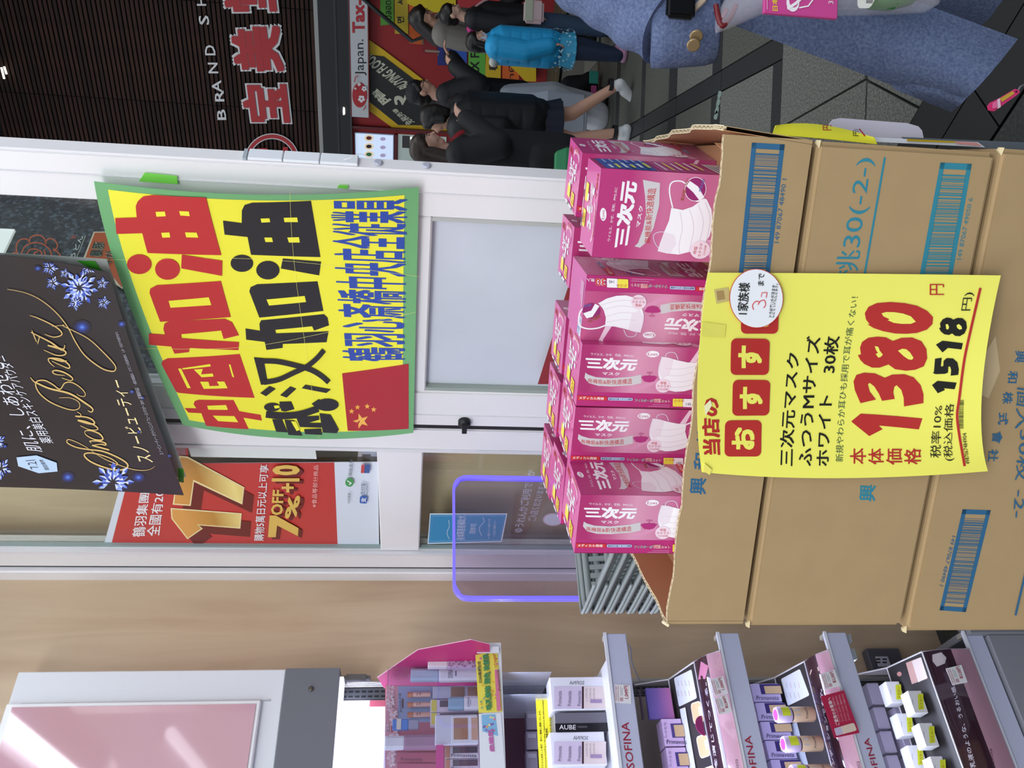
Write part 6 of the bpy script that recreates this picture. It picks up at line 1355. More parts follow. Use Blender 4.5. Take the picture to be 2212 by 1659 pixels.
boards=[('green',[(821,-40),(850,-40),(851,52),(822,55)],'4f8f2c','ปลอดภาษี',None),('olive yellow',[(852,-40),(881,-40),(882,73),(853,73)],'b09a22','면세',(0)),('orange',[(883,-40),(911,-40),(911,96),(884,94)],'c2571c','ภาษี',None),
('dark red',[(911,-40),(944,-40),(944,119),(912,114)],'7d1420','',None),('navy',[(946,60),(974,60),(974,141),(945,141)],'1a2770','ปลอด',None),('blue',[(977,60),(1009,60),(1008,166),(976,164)],'2350a8','면',None),
('bright green',[(1013,60),(1049,60),(1048,192),(1011,190)],'57a33a','TAX FREE',None),('yellow',[(1052,60),(1083,60),(1081,190),(1047,186)],'c6a51c','免税',None),('dark orange',[(1086,60),(1122,60),(1121,192),(1085,190)],'c25a1c','ภาษี',None)]
for nm,q,col,t_,_ in boards:
    r=plate('language_board',nm+' language board on the red stair front',q,col,y=.03,grp=None)
    a=ST.at(*q[2],.03); b=ST.at(*q[3],.03); m=MB(); m.box(a.x-.0,b.x if abs(b.x-a.x)>.01 else a.x+.1,.025,.048,min(a.z,b.z)-.02,min(a.z,b.z)-.001); part(r,'ledge',m,mat('7d6d4c',.5))
    P_=stprint('e',r,y=.03); B=mat('101214',.5)
    if t_=='TAX FREE': P_.text(t_,[(1016,183),(1016,72),(1035,72),(1035,183)],B,off=.02)
    elif t_=='免税': P_.text('免',[(1054,186),(1054,176),(1070,176),(1070,186)],B,off=.03); P_.text('税',[(1056,152),(1056,132),(1074,132),(1074,152)],B,off=.03)
    elif nm=='blue': P_.text('면',[(986,143),(985,128),(1000,128),(1001,143)],B,off=.02)
    elif nm=='olive yellow': P_.text('면',[(858,50),(857,36),(872,36),(873,50)],B,off=.02); P_.text('세',[(858,10),(857,-6),(872,-6),(873,10)],B,off=.02)
    elif nm=='navy': P_.text('ปลอด',[(955,132),(955,92),(966,92),(966,132)],B,off=.01)
    elif nm=='green': P_.text(t_,[(829,42),(827,-30),(844,-30),(846,42)],B,off=.01)
    elif nm=='dark orange': P_.text('ภาษี',[(1098,186),(1098,140),(1110,140),(1110,186)],B,off=.01)
    if t_: part(r,'lettering',P_)
hr=thing(ST,ST.at(900,87,-.1),'handrail','dark square handrail sloping across the colourful stair front','rail')
m=MB(); m.tube([ST.at(765,-20,-.12),ST.at(890,89,-.12),ST.at(914,80,-.12)],.028,4); part(hr,'rail',m,mat('22282a',.4))
yb=plate('yellow_block','yellow corner block at the foot of the red stair front',[(1100,141),(1158,147),(1158,176),(1135,176),(1120,160)],'c9ab18',y=-.1,th=.14,cat='block')
plate('wall_notice','red and white notices beside the stairs at the right picture edge',[(985,-40),(1050,-40),(1052,21),(990,24)],'a62a30',cat='notice',y=.0)
plate('wall_notice','yellow panel above the notices at the right picture edge',[(870,-40),(984,-40),(985,27),(925,27),(880,8)],'c9b414',cat='notice',y=.0)
r=plate('wall_notice','red offer notice low at the right picture edge',[(1052,-40),(1130,-40),(1130,10),(1054,12)],'a8242a',cat='notice',y=.0)
# bright menu boards at the left of the red front, interior behind
mb=thing(ST,ST.at(850,345,.02),'menu_board','lit menu board with food pictures, far left of the red shop front','sign')
y=.02; a=ST.at(766,286,y); b=ST.at(850,400,y)
m=MB(); m.box(b.x,a.x,y,y+.03,b.z,a.z); part(mb,'panel',m,ramp_mat('menu_light',[(0,'9fb0cf'),(1,'dfe9f5')],kind='x',loc=(.0,0,0),rough=.4)); mm_=mat('bccbe2',.5,emit=.75)
m=MB(); m.box(b.x+.01,a.x-.01,y-.004,y,b.z+.01,a.z-.01); part(mb,'lit_face',m,mm_)
P_=stprint('f',mb,y=y-.004)
for px_,py_,c_ in ((797,298,'6a2218'),(797,316,'20222e'),(797,333,'2c7a4c'),(797,352,'7a3a20')):
    P_.disc(px_,py_,10,7.5,mat('e8d2b0',.5,emit=.4),12); P_.disc(px_,py_,6,4,mat(c_,.5),12); P_.disc(px_+30,py_+2,6,4,mat('b0a4c4',.5,emit=.3),12)
part(mb,'food_pictures',P_)
fwn=thing(ST,ST.at(905,345,.02),'shop_window','lit kitchen window under the menu board','window')
a=ST.at(860,290,.03); b=ST.at(960,400,.03); m=MB(); m.box(b.x,a.x,.03,.045,b.z,a.z); part(fwn,'glass',m,mat('8f9c98',.3,emit=.45)); 
m=MB(); a2=ST.at(869,293,.025); b2=ST.at(885,320,.025); m.box(b2.x,a2.x,.022,.029,b2.z,a2.z); a2=ST.at(872,300,.02);b2=ST.at(897,345,.02); part(fwn,'lamp_box',m,mat('3b3a38',.5))
m=MB(); a2=ST.at(886,296,.025); b2=ST.at(925,303,.025); m.box(b2.x,a2.x,.022,.029,b2.z,a2.z); part(fwn,'lamp',m,mat('eef4f2',.5,emit=1.2))
m=MB(); m.box(ST.at(852,282,.0).x,ST.at(852,282,.0).x+.03,-.01,.06,0,2.44); m.box(b.x,a.x,.0,.05,ST.at(858,300,0).z,ST.at(852,300,0).z); part(fwn,'frame',m,mat('571418',.4))
# unseen roof and dark side wall added to shade the street
m=MB(); m.box(-6,6,-7.2,.4,7.6,7.75); single(ST,(0,0,7.6),'roof_shade',m,mat('3a3b3c',.8),kind='structure')
m=MB(); m.box(2.64,2.84,-4,.3,0,7.5); single(ST,(2.6,0,0),'wall_shade',m,mat('4a3a34',.8),kind='structure')
# floor decking in front of the red shop
for i in range(9):
    m=MB(); m.box(-2.6,2.55,-.95+i*.11,-.95+i*.11+.105,.0,.012 if i%2 else .010); o=single(ST,(0,-.9,0),'plank',m,mat('4a4130' if i%3 else '3a3a2c',.7)); o.parent=floor; o.matrix_parent_inverse=floor.matrix_world.inverted()
# ================================================================ people
def blob(caps,ells=(),vox=.009,sm=3,extra=None):
    """one continuous surface from tapered limbs and ellipsoids"""
    mb=MB()
    for c in caps:
        p0,r0,p1,r1=V(c[0]),c[1],V(c[2]),c[3]; ax=(p1-p0); L=ax.length
        if L<1e-6: continue
        ax.normalize(); u=ax.orthogonal().normalized(); w_=ax.cross(u); rings=[]
        for t,r in [(-math.cos(a),math.sin(a)) for a in [math.pi*i/10 for i in range(1,5)]]: rings.append((p0+ax*(t*r0),r*r0))
        rings.append((p0,r0)); rings.append((p1,r1))
        for t,r in [(-math.cos(a),math.sin(a)) for a in [math.pi*i/10 for i in range(6,10)]]: rings.append((p1+ax*(t*r1),r*r1))
        mb.ring([[c_+(u*math.cos(2*math.pi*j/12)+w_*math.sin(2*math.pi*j/12))*r for j in range(12)] for c_,r in rings])
    for e in ells: mb.ell(e[0],e[1],e[2],e[3],16,10,Matrix.Rotation(e[4],3,e[5]) if len(e)>4 else None)
    mb.mats=[mat('ffffff')]
    me=fixn(mb.mesh('b')); o=bpy.data.objects.new('b',me); COL.objects.link(o)
    md=o.modifiers.new('r','REMESH'); md.mode='VOXEL'; md.voxel_size=vox
    s_=o.modifiers.new('s','SMOOTH'); s_.iterations=sm; s_.factor=.5
    me2=bpy.data.meshes.new_from_object(o.evaluated_get(bpy.context.evaluated_depsgraph_get())); bpy.data.objects.remove(o); bpy.data.meshes.remove(me)
    for p in me2.polygons: p.use_smooth=True
    return me2
def addme(par,name,me,m,label=None):
    me.materials.clear(); me.materials.append(m); me.name=name
    o=bpy.data.objects.new(name,me); COL.objects.link(o); o.parent=par; return tag(o,label)
skin=mat('c99a82',.5); skinp=mat('d8ae96',.5); hairm=mat('17120f',.45,var=.2,scale=60,bump=.5)
def hand(w_,e,side,caps,s=1.,curl=.5):
    """five fingers and a palm beyond wrist w_, continuing from elbow e"""
    d=(V(w_)-V(e)).normalized(); up=V((0,0,1)) if abs(d.z)<.9 else V((0,1,0)); r=d.cross(up).normalized(); n=r.cross(d).normalized()
    w_=V(w_); k=w_+d*.085*s
    caps.append((w_,.024*s,w_+d*.03*s,.027*s))
    for i,(o,l,rr) in enumerate(((-.03,.062,.0078),(-.010,.072,.0082),(.010,.066,.0080),(.028,.05,.0070))):
        a=w_+d*.03*s+r*o*.7*s; b=k+r*o*s; c=b+(d*math.cos(curl)-n*math.sin(curl))*l*.5*s; e2=c+(d*math.cos(curl*2)-n*math.sin(curl*2))*l*.5*s
        caps += [(a,.013*s,b,.011*s),(b,.0095*s,c,.0088*s),(c,.0088*s,e2,rr*s)]
    t0=w_+d*.02*s+r*(-.03*side)*s; t1=t0+(d*.6+r*(-.8*side)).normalized()*.035*s; t2=t1+(d*.9+r*(-.3*side)).normalized()*.03*s
    caps += [(t0,.013*s,t1,.011*s),(t1,.0105*s,t2,.009*s)]
def person(loc,face,H,label,j,cloth,hairc=None,hair='short',sk=None,eyes=True,vox=.009,group=None):
    """j: joints in heights of the body (x right, y forward); cloth: list of (name, kind, material, ...)"""
    r=bpy.data.objects.new('person',None); COL.objects.link(r); r.location=loc; r.rotation_euler=(0,0,face); tag(r,label,'person',group); r['_b']=[0,0,0]
    D=dict(hip=(0,0,.52),chest=(0,.005,.72),neck=(0,-.005,.825),head=(0,.012,.925),ls=(-.108,0,.805),rs=(.108,0,.805),le=(-.135,-.01,.63),re=(.135,-.01,.63),lw=(-.14,.03,.485),rw=(.14,.03,.485),
        lh=(-.052,0,.50),rh=(.052,0,.50),lk=(-.055,.012,.28),rk=(.055,.012,.28),la=(-.055,-.005,.045),ra=(.055,-.005,.045),look=(0,1,0))
    D.update(j); J={k:V(v)*H for k,v in D.items() if k!='look'}; lk_=V(D['look']).normalized(); hr=H*.066
    caps=[(J['hip'],.075*H,J['chest'],.072*H),(J['chest'],.068*H,J['neck']-V((0,0,.03*H)),.04*H),(J['neck']-V((0,0,.02*H)),.03*H,J['head']-V((0,0,.03*H)),.028*H)]
    for s in 'lr':
        caps+=[(J['chest']+V((0,0,.05*H)),.05*H,J[s+'s'],.033*H),(J[s+'s'],.032*H,J[s+'e'],.025*H),(J[s+'e'],.024*H,J[s+'w'],.016*H),(J['hip'],.06*H,J[s+'h'],.052*H),(J[s+'h'],.052*H,J[s+'k'],.033*H),(J[s+'k'],.033*H,J[s+'a'],.021*H)]
        f=V((0,1,0)) if s+'f' not in D else V(D[s+'f']).normalized(); caps.append((J[s+'a']-V((0,0,.02*H)),.02*H,J[s+'a']+f*.075*H-V((0,0,.028*H)),.015*H))
        hand(J[s+'w'],J[s+'e'],1 if s=='r' else -1,caps,H/1.72)
    hd_=J['head']; rt=lk_.cross(V((0,0,1))).normalized(); upv=rt.cross(lk_)
    hq=lambda a,b,c: hd_+rt*a*H+lk_*b*H+upv*c*H
    caps+=[(hq(0,-.008,.018),.047*H,hq(0,.006,.012),.046*H),(hq(0,.012,-.01),.040*H,hq(0,.022,-.040),.024*H),(hq(0,.045,.006),.006*H,hq(0,.058,-.013),.0085*H)]
    for a in (-1,1): caps+=[(hq(a*.044,.0,.006),.009*H,hq(a*.043,.0,-.012),.007*H),(hq(a*.018,.044,-.006),.012*H,hq(a*.02,.036,-.02),.012*H)]
    caps+=[(hq(-.012,.046,-.030),.006*H,hq(.012,.046,-.030),.006*H)]
    addme(r,'body',blob(caps,vox=vox*H/1.7),sk or skin)
    if eyes:
        for a in (-1,1):
            m=MB(); m.ell(hq(a*.018,.0485,.004),.006*H,.004*H,.0035*H,10,6); part(r,'eye',m,mat('1c1412',.2))
            m=MB(); m.tube([hq(a*.008,.052,.014),hq(a*.018,.054,.017),hq(a*.028,.047,.014)],.0017*H,5); part(r,'eyebrow',m,mat('2a1d18',.6))
        m=MB(); m.tube([hq(-.012,.0515,-.030),hq(0,.0545,-.029),hq(.012,.0515,-.030)],.0024*H,5); part(r,'mouth',m,mat('9a4a44',.5))
    # hair: a cap hugging the skull, plus falls for long hair
    hc=[(hq(0,-.014,.026),.051*H,hq(0,.004,.028),.048*H),(hq(0,-.022,.005),.046*H,hq(0,-.022,-.015),.036*H)]
    hc+=[(hq(a*.028,.030,.043),.017*H,hq(a*.040,.012,.020),.014*H) for a in (-1,1)]+[(hq(-.02,.034,.040),.014*H,hq(.02,.034,.040),.014*H)]
    if hair=='long':
        for a in (-1,1): hc+=[(hq(a*.038,-.005,.01),.018*H,hq(a*.044,-.012,-.10),.020*H)]
        hc+=[(hq(0,-.03,0),.042*H,hq(0,-.035,-.12),.040*H)]
    if hair=='bob':
        for a in (-1,1): hc+=[(hq(a*.036,-.002,.01),.020*H,hq(a*.040,-.006,-.035),.018*H)]
        hc+=[(hq(0,-.024,0),.044*H,hq(0,-.022,-.04),.036*H)]
    addme(r,'hair',blob(hc,vox=.008*H/1.7),hairc or hairm)
    for c in cloth:
        nm,kind,mt=c[0],c[1],c[2]; o=c[3] if len(c)>3 else {}
        t=o.get('t',.016)*H
        if kind=='top':
            bot=V(o.get('bot',(0,0,.47)))*H
            cc=[(bot,.080*H+t,J['chest'],.078*H+t),(J['chest'],.074*H+t,J['neck']-V((0,0,.035*H)),.046*H+t*.6)]
            for s in 'lr': cc+=[(J['chest']+V((0,0,.05*H)),.055*H+t,J[s+'s'],.036*H+t),(J[s+'s'],.034*H+t,J[s+'e'],.030*H+t),(J[s+'e'],.029*H+t,J[s+'w']-(J[s+'w']-J[s+'e']).normalized()*.01*H,.022*H+t*.8)]
            if o.get('puff'):
                for i in range(5):
                    z=.50+i*.062; cc.append((V((-.03*H,0,z*H)),.083*H+t,V((.03*H,0,z*H)),.083*H+t))
            addme(r,nm,blob(cc,vox=.011*H/1.7,sm=2 if o.get('puff') else 4),mt)
        if kind=='trousers':
            cc=[(J['hip'],.074*H+t,J['hip']-V((0,0,.02*H)),.07*H+t)]; w_=o.get('w',1.)
            for s in 'lr': cc+=[(J[s+'h'],.056*H+t,J[s+'k'],(.040*H+t)*w_),(J[s+'k'],(.040*H+t)*w_,J[s+'a']+V((0,0,.012*H)),(.030*H+t)*w_)]
            addme(r,nm,blob(cc,vox=.011*H/1.7),mt)
        if kind=='skirt':
            z0,z1=o.get('z',(.38,.56)); n=48; rings=[]
            for i in range(7):
                u=i/6; z=z1+(z0-z1)*u; R=.088+u*(o.get('flare',.045)); rings.append([V((1.05*R*H*(1+.05*u*math.cos(12*a))*math.cos(a),.85*R*H*(1+.05*u*math.cos(12*a))*math.sin(a),z*H)) for a in [2*math.pi*k/n for k in range(n)]])
            mb=MB(); mb.ring(rings,cap=False); mb.ring([[p*1.0-V((p.x,p.y,0))*.02 for p in q] for q in rings],cap=False); part(r,nm,mb,mt,fix=False)
        if kind=='shoes':
            for s in 'lr':
                f=V((0,1,0)) if s+'f' not in D else V(D[s+'f']).normalized(); a=J[s+'a']
                sh=addme(r,nm,blob([(a+V((0,0,.0)),.027*H,a-V((0,0,.022*H)),.024*H),(a-V((0,0,.022*H))-f*.014*H,.025*H,a+f*.085*H-V((0,0,.026*H)),.021*H),(a+f*.04*H-V((0,0,.01*H)),.023*H,a+f*.09*H-V((0,0,.028*H)),.019*H)],vox=.008*H/1.7),mt)
        if kind=='mesh': part(r,nm,o['mb'](J,H,hq),mt,label=o.get('lab'))
        if kind=='blob': addme(r,nm,blob(o['caps'](J,H,hq),vox=.010*H/1.7,sm=o.get('sm',3)),mt,o.get('lab'))
    return r
def fa(dx,dy): return math.atan2(dy,dx)-math.pi/2
blkc=mat('121317',.7,bump=.3,scale=30); navy=mat('151a2a',.75); whc=mat('c9cbcf',.7); 
# man with cap and glasses, hand at mouth, phone in the other hand
def cap_mb(J,H,hq):
    return [(hq(0,-.012,.036),.053*H,hq(0,.006,.036),.050*H)]
def glasses(J,H,hq):
    m=MB()
    for a in (-1,1): m.tube([hq(a*.019+.014*math.cos(t),.056,.002+.012*math.sin(t)) for t in [2*math.pi*i/14 for i in range(14)]],.0012*H,5,closed=True); m.tube([hq(a*.033,.054,.004),hq(a*.046,.0,.006)],.0012*H,5)
    m.tube([hq(-.006,.060,.004),hq(.006,.060,.004)],.0012*H,5); return m
def phone(J,H,hq):
    m=MB(); c=J['lw']+V((0,.02*H,.07*H)); m.box(c.x-.035,c.x+.035,c.y-.004,c.y+.004,c.z-.02,c.z+.10); return m
person((2.37,6.9,0),fa(1,-.25),1.66,'man in black cap and glasses with hand at his mouth, holding a phone',
 dict(re=(.14,.05,.655),rw=(.06,.14,.775),le=(-.13,.05,.66),lw=(-.10,.20,.79),look=(.15,1,-.12),lk=(-.055,.02,.28),ra=(.06,-.05,.045)),
 [('jacket','top',blkc,dict(t=.024,bot=(0,0,.44))),('trousers','trousers',whc,dict(t=.020,w=1.5)),('shoe','shoes',mat('17171a',.5)),('cap','blob',mat('101115',.7),dict(caps=cap_mb)),('glasses','mesh',mat('1a1a1c',.3),dict(mb=glasses)),('phone','mesh',mat('8a7460',.3),dict(mb=phone)),
  ('collar','blob',mat('c3c6c4',.7),dict(caps=lambda J,H,hq:[(J['neck']-V((.02*H,-.01*H,.02*H)),.034*H,J['neck']+V((.015*H,.015*H,-.01*H)),.032*H)]))])
# schoolgirl from behind in puffer coat and pleated skirt
def hood(J,H,hq): return [(J['neck']-V((.045*H,.045*H,.0)),.035*H,J['neck']-V((-.045*H,.045*H,.0)),.035*H),(J['neck']-V((0,.06*H,.02*H)),.045*H,J['neck']-V((0,.055*H,.05*H)),.04*H)]
def straps(J,H,hq):
    m=MB(); a=J['ra']; m.lathe([(.030*H,-.008*H),(.030*H,.012*H)],16,Matrix.Translation(a+V((0,0,.03*H))),cap=False); a=J['la']; m.lathe([(.030*H,-.008*H),(.030*H,.012*H)],16,Matrix.Translation(a+V((0,0,.03*H))),cap=False); return m
person((1.93,6.05,0),fa(-.75,.65),1.55,'girl seen from behind in black puffer coat, navy pleated skirt and white sneakers',
 dict(rk=(.06,-.03,.275),ra=(.075,-.175,.075),rf=(.1,.7,-.7),lk=(-.05,.05,.28),look=(-.2,1,0),rw=(.15,.06,.52),lw=(-.15,.06,.52)),
 [('puffer_coat','top',mat('0f1013',.6,bump=.4,scale=14),dict(t=.036,puff=1,bot=(0,0,.46))),('pleated_skirt','skirt',navy,dict(z=(.335,.5),flare=.04)),('sneaker','shoes',mat('d6d8d8',.6)),('hood','blob',mat('15161a',.7),dict(caps=hood)),('ankle_band','mesh',mat('1a1c22',.5),dict(mb=straps))],hair='bob',eyes=False)
wb_=thing(WF,(2.12,6.55,.0),'shopping_bag','large white carrier bag with black loop handle behind the girl in the puffer coat','bag')
m=MB(); m.ring([[V((2.12+a*sx,6.6+b*sy,z)) for a,b in ((-1,-1),(1,-1),(1,1),(-1,1))] for sx,sy,z in ((.16,.07,.22),(.21,.09,.24),(.22,.10,.55),(.20,.05,.72))],smooth=False); part(wb_,'body',m,mat('b4b8c2',.6,bump=.6,scale=9),bev=.015,seg=2)
m=MB(); m.tube(smooth_path([(2.08,6.49,.70),(2.06,6.46,.64),(2.12,6.45,.60),(2.20,6.46,.62),(2.2,6.5,.70)],5),.006,6); part(wb_,'handle',m,blkc)
# woman with red top partly behind the door post
person((1.44,5.2,0),fa(.95,-.3),1.60,'brown haired woman in red top and black coat, half hidden by the white door post',
 dict(re=(.13,.04,.66),rw=(.03,.13,.79),look=(.1,1,-.1)),
 [('coat','top',blkc,dict(t=.022,bot=(0,0,.40))),('red_top','blob',mat('8e1420',.7),dict(caps=lambda J,H,hq:[(J['neck']-V((.03*H,-.03*H,.02*H)),.042*H,J['neck']+V((.03*H,.035*H,-.02*H)),.042*H),(J['chest']+V((0,.07*H,0)),.05*H,J['neck']+V((0,.05*H,-.03*H)),.04*H)])),('trousers','trousers',mat('1a1a1c',.7),dict(t=.01)),('shoe','shoes',mat('1a1a1a',.6))],hairc=mat('2e1d15',.5,var=.2,bump=.5),hair='long',sk=mat('c59a86',.5))
gb=thing(WF,(1.5,4.8,.3),'shopping_bag','green carrier bag just right of the door post','bag'); m=MB(); m.ring([[V((1.30+a*sx,4.85+b*sy,z)) for a,b in ((-1,-1),(1,-1),(1,1),(-1,1))] for sx,sy,z in ((.09,.05,.40),(.11,.06,.42),(.10,.05,.68),(.08,.02,.74))],smooth=False); part(gb,'body',m,mat('2f8a58',.5),bev=.01)
# child in bright blue coat
blc=mat('1f9fd8',.6,bump=.5,scale=16,var=.05)
def pom(J,H,hq): return [(hq(-.06,-.10,-.125),.032*H,hq(.08,-.085,-.105),.030*H)]
def maskm(J,H,hq):
    m=MB(); m.grid(lambda a,b:hq((a-.5)*.07,.052-.030*(2*a-1)**2-.006*(b-.3)**2*4+.006,-.004-.042*b),8,6)
    for s in (-1,1): m.tube([hq(s*.034,.03,-.010),hq(s*.045,.0,.004)],.0012*H,4); m.tube([hq(s*.034,.028,-.040),hq(s*.045,.0,-.012)],.0012*H,4)
    return m
def flowers(J,H,hq):
    m=MB(); rf=random.Random(2)
    for i in range(120):
        a=rf.uniform(-2.9,2.9); z=rf.uniform(.335,.50); R=(.118 if z>.45 else .128)+.003; c=V((1.06*R*math.cos(a),.9*R*math.sin(a),z))*H; n_=V((math.cos(a),math.sin(a),0)); u=V((-n_.y,n_.x,0)); s=rf.uniform(.006,.011)*H
        m.add([c+n_*.004+u*s*math.cos(t)*(1 if k%2 else .5)+V((0,0,s*math.sin(t)*(1 if k%2 else .5))) for k,t in enumerate([2*math.pi*q/10 for q in range(10)])],[tuple(range(10))],False)
    return m
person((2.55,6.22,0),fa(.85,-.45),1.25,'child in bright blue flowered winter coat with white face mask',
 dict(head=(0,.012,.905),neck=(0,-.005,.80),look=(.1,1,-.1),lk=(-.05,.03,.27),rk=(.055,0,.27)),
 [('coat','top',blc,dict(t=.032,puff=1,bot=(0,0,.47))),('coat_skirt','skirt',mat('3fa6cf',.6),dict(z=(.325,.52),flare=.03)),('flower_print','mesh',mat('a9d6e6',.6),dict(mb=flowers)),('trousers','trousers',mat('1e2c44',.7),dict(t=.008)),('shoe','shoes',mat('b98aa8',.6)),('fur_trim','blob',mat('c6c6bd',.9,bump=1.,scale=40),dict(caps=pom)),('face_mask','mesh',mat('d9d3d6',.7),dict(mb=maskm))],hair='bob')
# teenager with pink hood
def phd(J,H,hq): return [(J['neck']+V((-.06*H,-.01*H,-.02*H)),.024*H,J['neck']+V((0,.055*H,-.035*H)),.022*H),(J['neck']+V((.06*H,-.01*H,-.02*H)),.024*H,J['neck']+V((0,.055*H,-.035*H)),.022*H),(J['neck']+V((-.05*H,-.05*H,-.01*H)),.026*H,J['neck']+V((.05*H,-.05*H,-.01*H)),.026*H),(J['neck']+V((0,.05*H,-.04*H)),.020*H,J['neck']+V((-.01*H,.065*H,-.12*H)),.014*H)]
def strap2(J,H,hq):
    m=MB(); m.tube(smooth_path([J['rs']+V((-.03*H,.03*H,.03*H)),J['chest']+V((.03*H,.105*H,.0)),V((.02*H,.13*H,.5*H)),V((-.02*H,.15*H,.44*H))],5),.007*H,6); return m
person((2.98,6.78,0),fa(.9,-.42),1.42,'youngster in black jacket with pink and grey hood and jeans, face turned down',
 dict(look=(.1,1,-.35),le=(-.14,.06,.62),lw=(-.08,.16,.52)),
 [('jacket','top',blkc,dict(t=.022,bot=(0,0,.48))),('grey_hood','blob',mat('8a8d92',.8),dict(caps=lambda J,H,hq:[(J['neck']+V((-.055*H,-.02*H,-.045*H)),.034*H,J['neck']+V((.055*H,-.02*H,-.045*H)),.034*H),(J['neck']+V((0,.03*H,-.06*H)),.035*H,J['neck']+V((0,-.06*H,-.04*H)),.04*H)])),('pink_scarf','blob',mat('b8307c',.7),dict(caps=phd)),('jeans','trousers',mat('3a4e68',.7),dict(t=.012)),('shoe','shoes',mat('1b1b1f',.6)),('bag_strap','mesh',mat('d3a3aa',.6),dict(mb=strap2))],hair='short',sk=skinp)
sb=thing(WF,(2.93,6.5,.62),'shoulder_bag','small pale pink and white shoulder bag held in front of the youngster','bag'); m=MB(); m.box(2.86,3.04,6.48,6.54,.60,.76); part(sb,'pouch',m,mat('d8bdbd',.6),bev=.02,seg=3); m=MB(); m.box(2.865,3.035,6.472,6.478,.69,.755); part(sb,'flap',m,mat('b9bfa8',.6),bev=.002)
# dark haired woman behind
person((3.16,7.45,0),fa(.8,-.6),1.70,'woman with long dark hair and bent head, in grey coat behind the youngster',
 dict(look=(.15,.8,-.6),head=(0,.04,.915)),
 [('coat','top',mat('77736c',.8),dict(t=.03,bot=(0,0,.40))),('trousers','trousers',mat('1d1d20',.8),dict(t=.012)),('shoe','shoes',mat('17171a',.6)),('fur_collar','blob',mat('141316',.9,bump=1.,scale=40),dict(caps=lambda J,H,hq:[(J['neck']+V((-.06*H,-.03*H,-.02*H)),.03*H,J['neck']+V((.06*H,-.03*H,-.02*H)),.03*H)]))],hairc=mat('1f1916',.5,var=.2,bump=.5),hair='long')
bpk=thing(WF,(2.62,7.15,0),'backpack','black backpack with pink and teal patches standing on the paving behind the child','bag')
addme(bpk,'pack',blob([((0,0,.12),.11,(0,0,.26),.09),((.05,-.05,.1),.07,(-.05,-.05,.2),.07)],vox=.015),mat('0d0d10',.8,bump=.5,scale=20)); bpk['_b']=[0,0,0]
m=MB(); m.box(-.02,.09,-.15,-.14,.04,.12); part(bpk,'pocket',m,mat('2c8f7c',.6),bev=.01); m=MB(); m.box(-.1,-.03,-.14,-.13,.05,.1); part(bpk,'patch',m,mat('b0457c',.6),bev=.008)
# ---- near shopper in the blue wool coat at the right edge
wool=ramp_mat('blue_wool',[(.2,'3b4764'),(.45,'505e80'),(.7,'64728f'),(.9,'7b88a3')],nscale=260,detail=4,rough=.9,bump=.6)
nl=thing(WF,(0,0,0),'person','shopper in blue wool coat and watch at the right edge','person')
AX=V((.84,1.32,0))
at=lambda a,b,y:WF.at(a,b,y)
hip=AX+V((0,0,.88)); chest=AX+V((0,0,1.20)); neck=AX+V((0,0,1.42)); head=AX+V((-.02,.02,1.57))
el=at(1190,-150,1.15); wr=at(1440,-12,1.06); hd2=at(1540,-40,1.05)
caps=[(hip,.13,chest,.125),(chest,.12,neck-V((0,0,.05)),.06),(neck-V((0,0,.03)),.05,head-V((0,0,.05)),.048),(head+V((-.0,0,.03)),.082,head+V((-.0,0,.02)),.08),(head-V((.03,.03,.02)),.06,head-V((.04,.04,.07)),.035),(head-V((.065,.065,.0)),.010,head-V((.08,.08,.02)),.013)]
for s in (-1,1):
    lg=AX+V((.06*s,.02*s,.86)); kn=AX+V((.07*s,.0,.48)); an=AX+V((.07*s,.02,.08)); caps+=[(lg,.09,kn,.056),(kn,.056,an,.036),(an-V((0,0,.04)),.034,an+V((-.09,-.11,-.05)),.024)]
shl=AX+V((-.12,-.10,1.36)); caps+=[(chest+V((0,0,.08)),.08,shl,.055),(shl,.05,el,.042),(el,.04,wr,.026)]; hand(wr,wr-V((.75,.25,-.55)),1,caps,1.,.9)
shr=AX+V((.13,.10,1.36)); er=AX+V((.27,.12,1.08)); wr2=AX+V((.30,.02,.86)); caps+=[(chest+V((0,0,.08)),.08,shr,.055),(shr,.05,er,.042),(er,.04,wr2,.026)]; hand(wr2,er,-1,caps,1.,.7)
addme(nl,'body',blob(caps,vox=.010),skin)
addme(nl,'hair',blob([(head+V((.02,.02,.04)),.095,head+V((.0,.0,.05)),.09),(head+V((.05,.04,-.02)),.07,head+V((.06,.05,-.14)),.06)],vox=.01),hairm)
for s in (0,1):
    m=MB(); m.ell(head+V((-.075+.03*s,-.045-.03*s,.01)),.01,.01,.006,8,6); part(nl,'eye',m,mat('1c1412',.2))
addme(nl,'trousers',blob([c for s in (-1,1) for c in ((AX+V((.06*s,.02*s,.90)),.105,AX+V((.07*s,0,.48)),.075),(AX+V((.07*s,0,.48)),.075,AX+V((.07*s,.02,.10)),.055))],vox=.012),mat('0d0e11',.85))
for s in (-1,1):
    an=AX+V((.07*s,.02,.06)); addme(nl,'shoe',blob([(an,.045,an+V((-.10,-.12,-.022)),.034),(an-V((0,0,.02)),.04,an+V((-.1,-.12,-.024)),.034)],vox=.01),mat('101012',.5))
cc=[(hip+V((.03,.03,-.10)),.165,chest,.150),(chest,.145,neck-V((0,0,.06)),.085),(shr,.07,er,.06),(er,.058,wr2+V((0,0,.04)),.048),(chest+V((0,0,.08)),.10,shl,.075),(chest+V((0,0,.08)),.10,shr,.075),(shl,.070,el,.060)]
addme(nl,'coat',blob(cc,vox=.012,sm=4),wool)
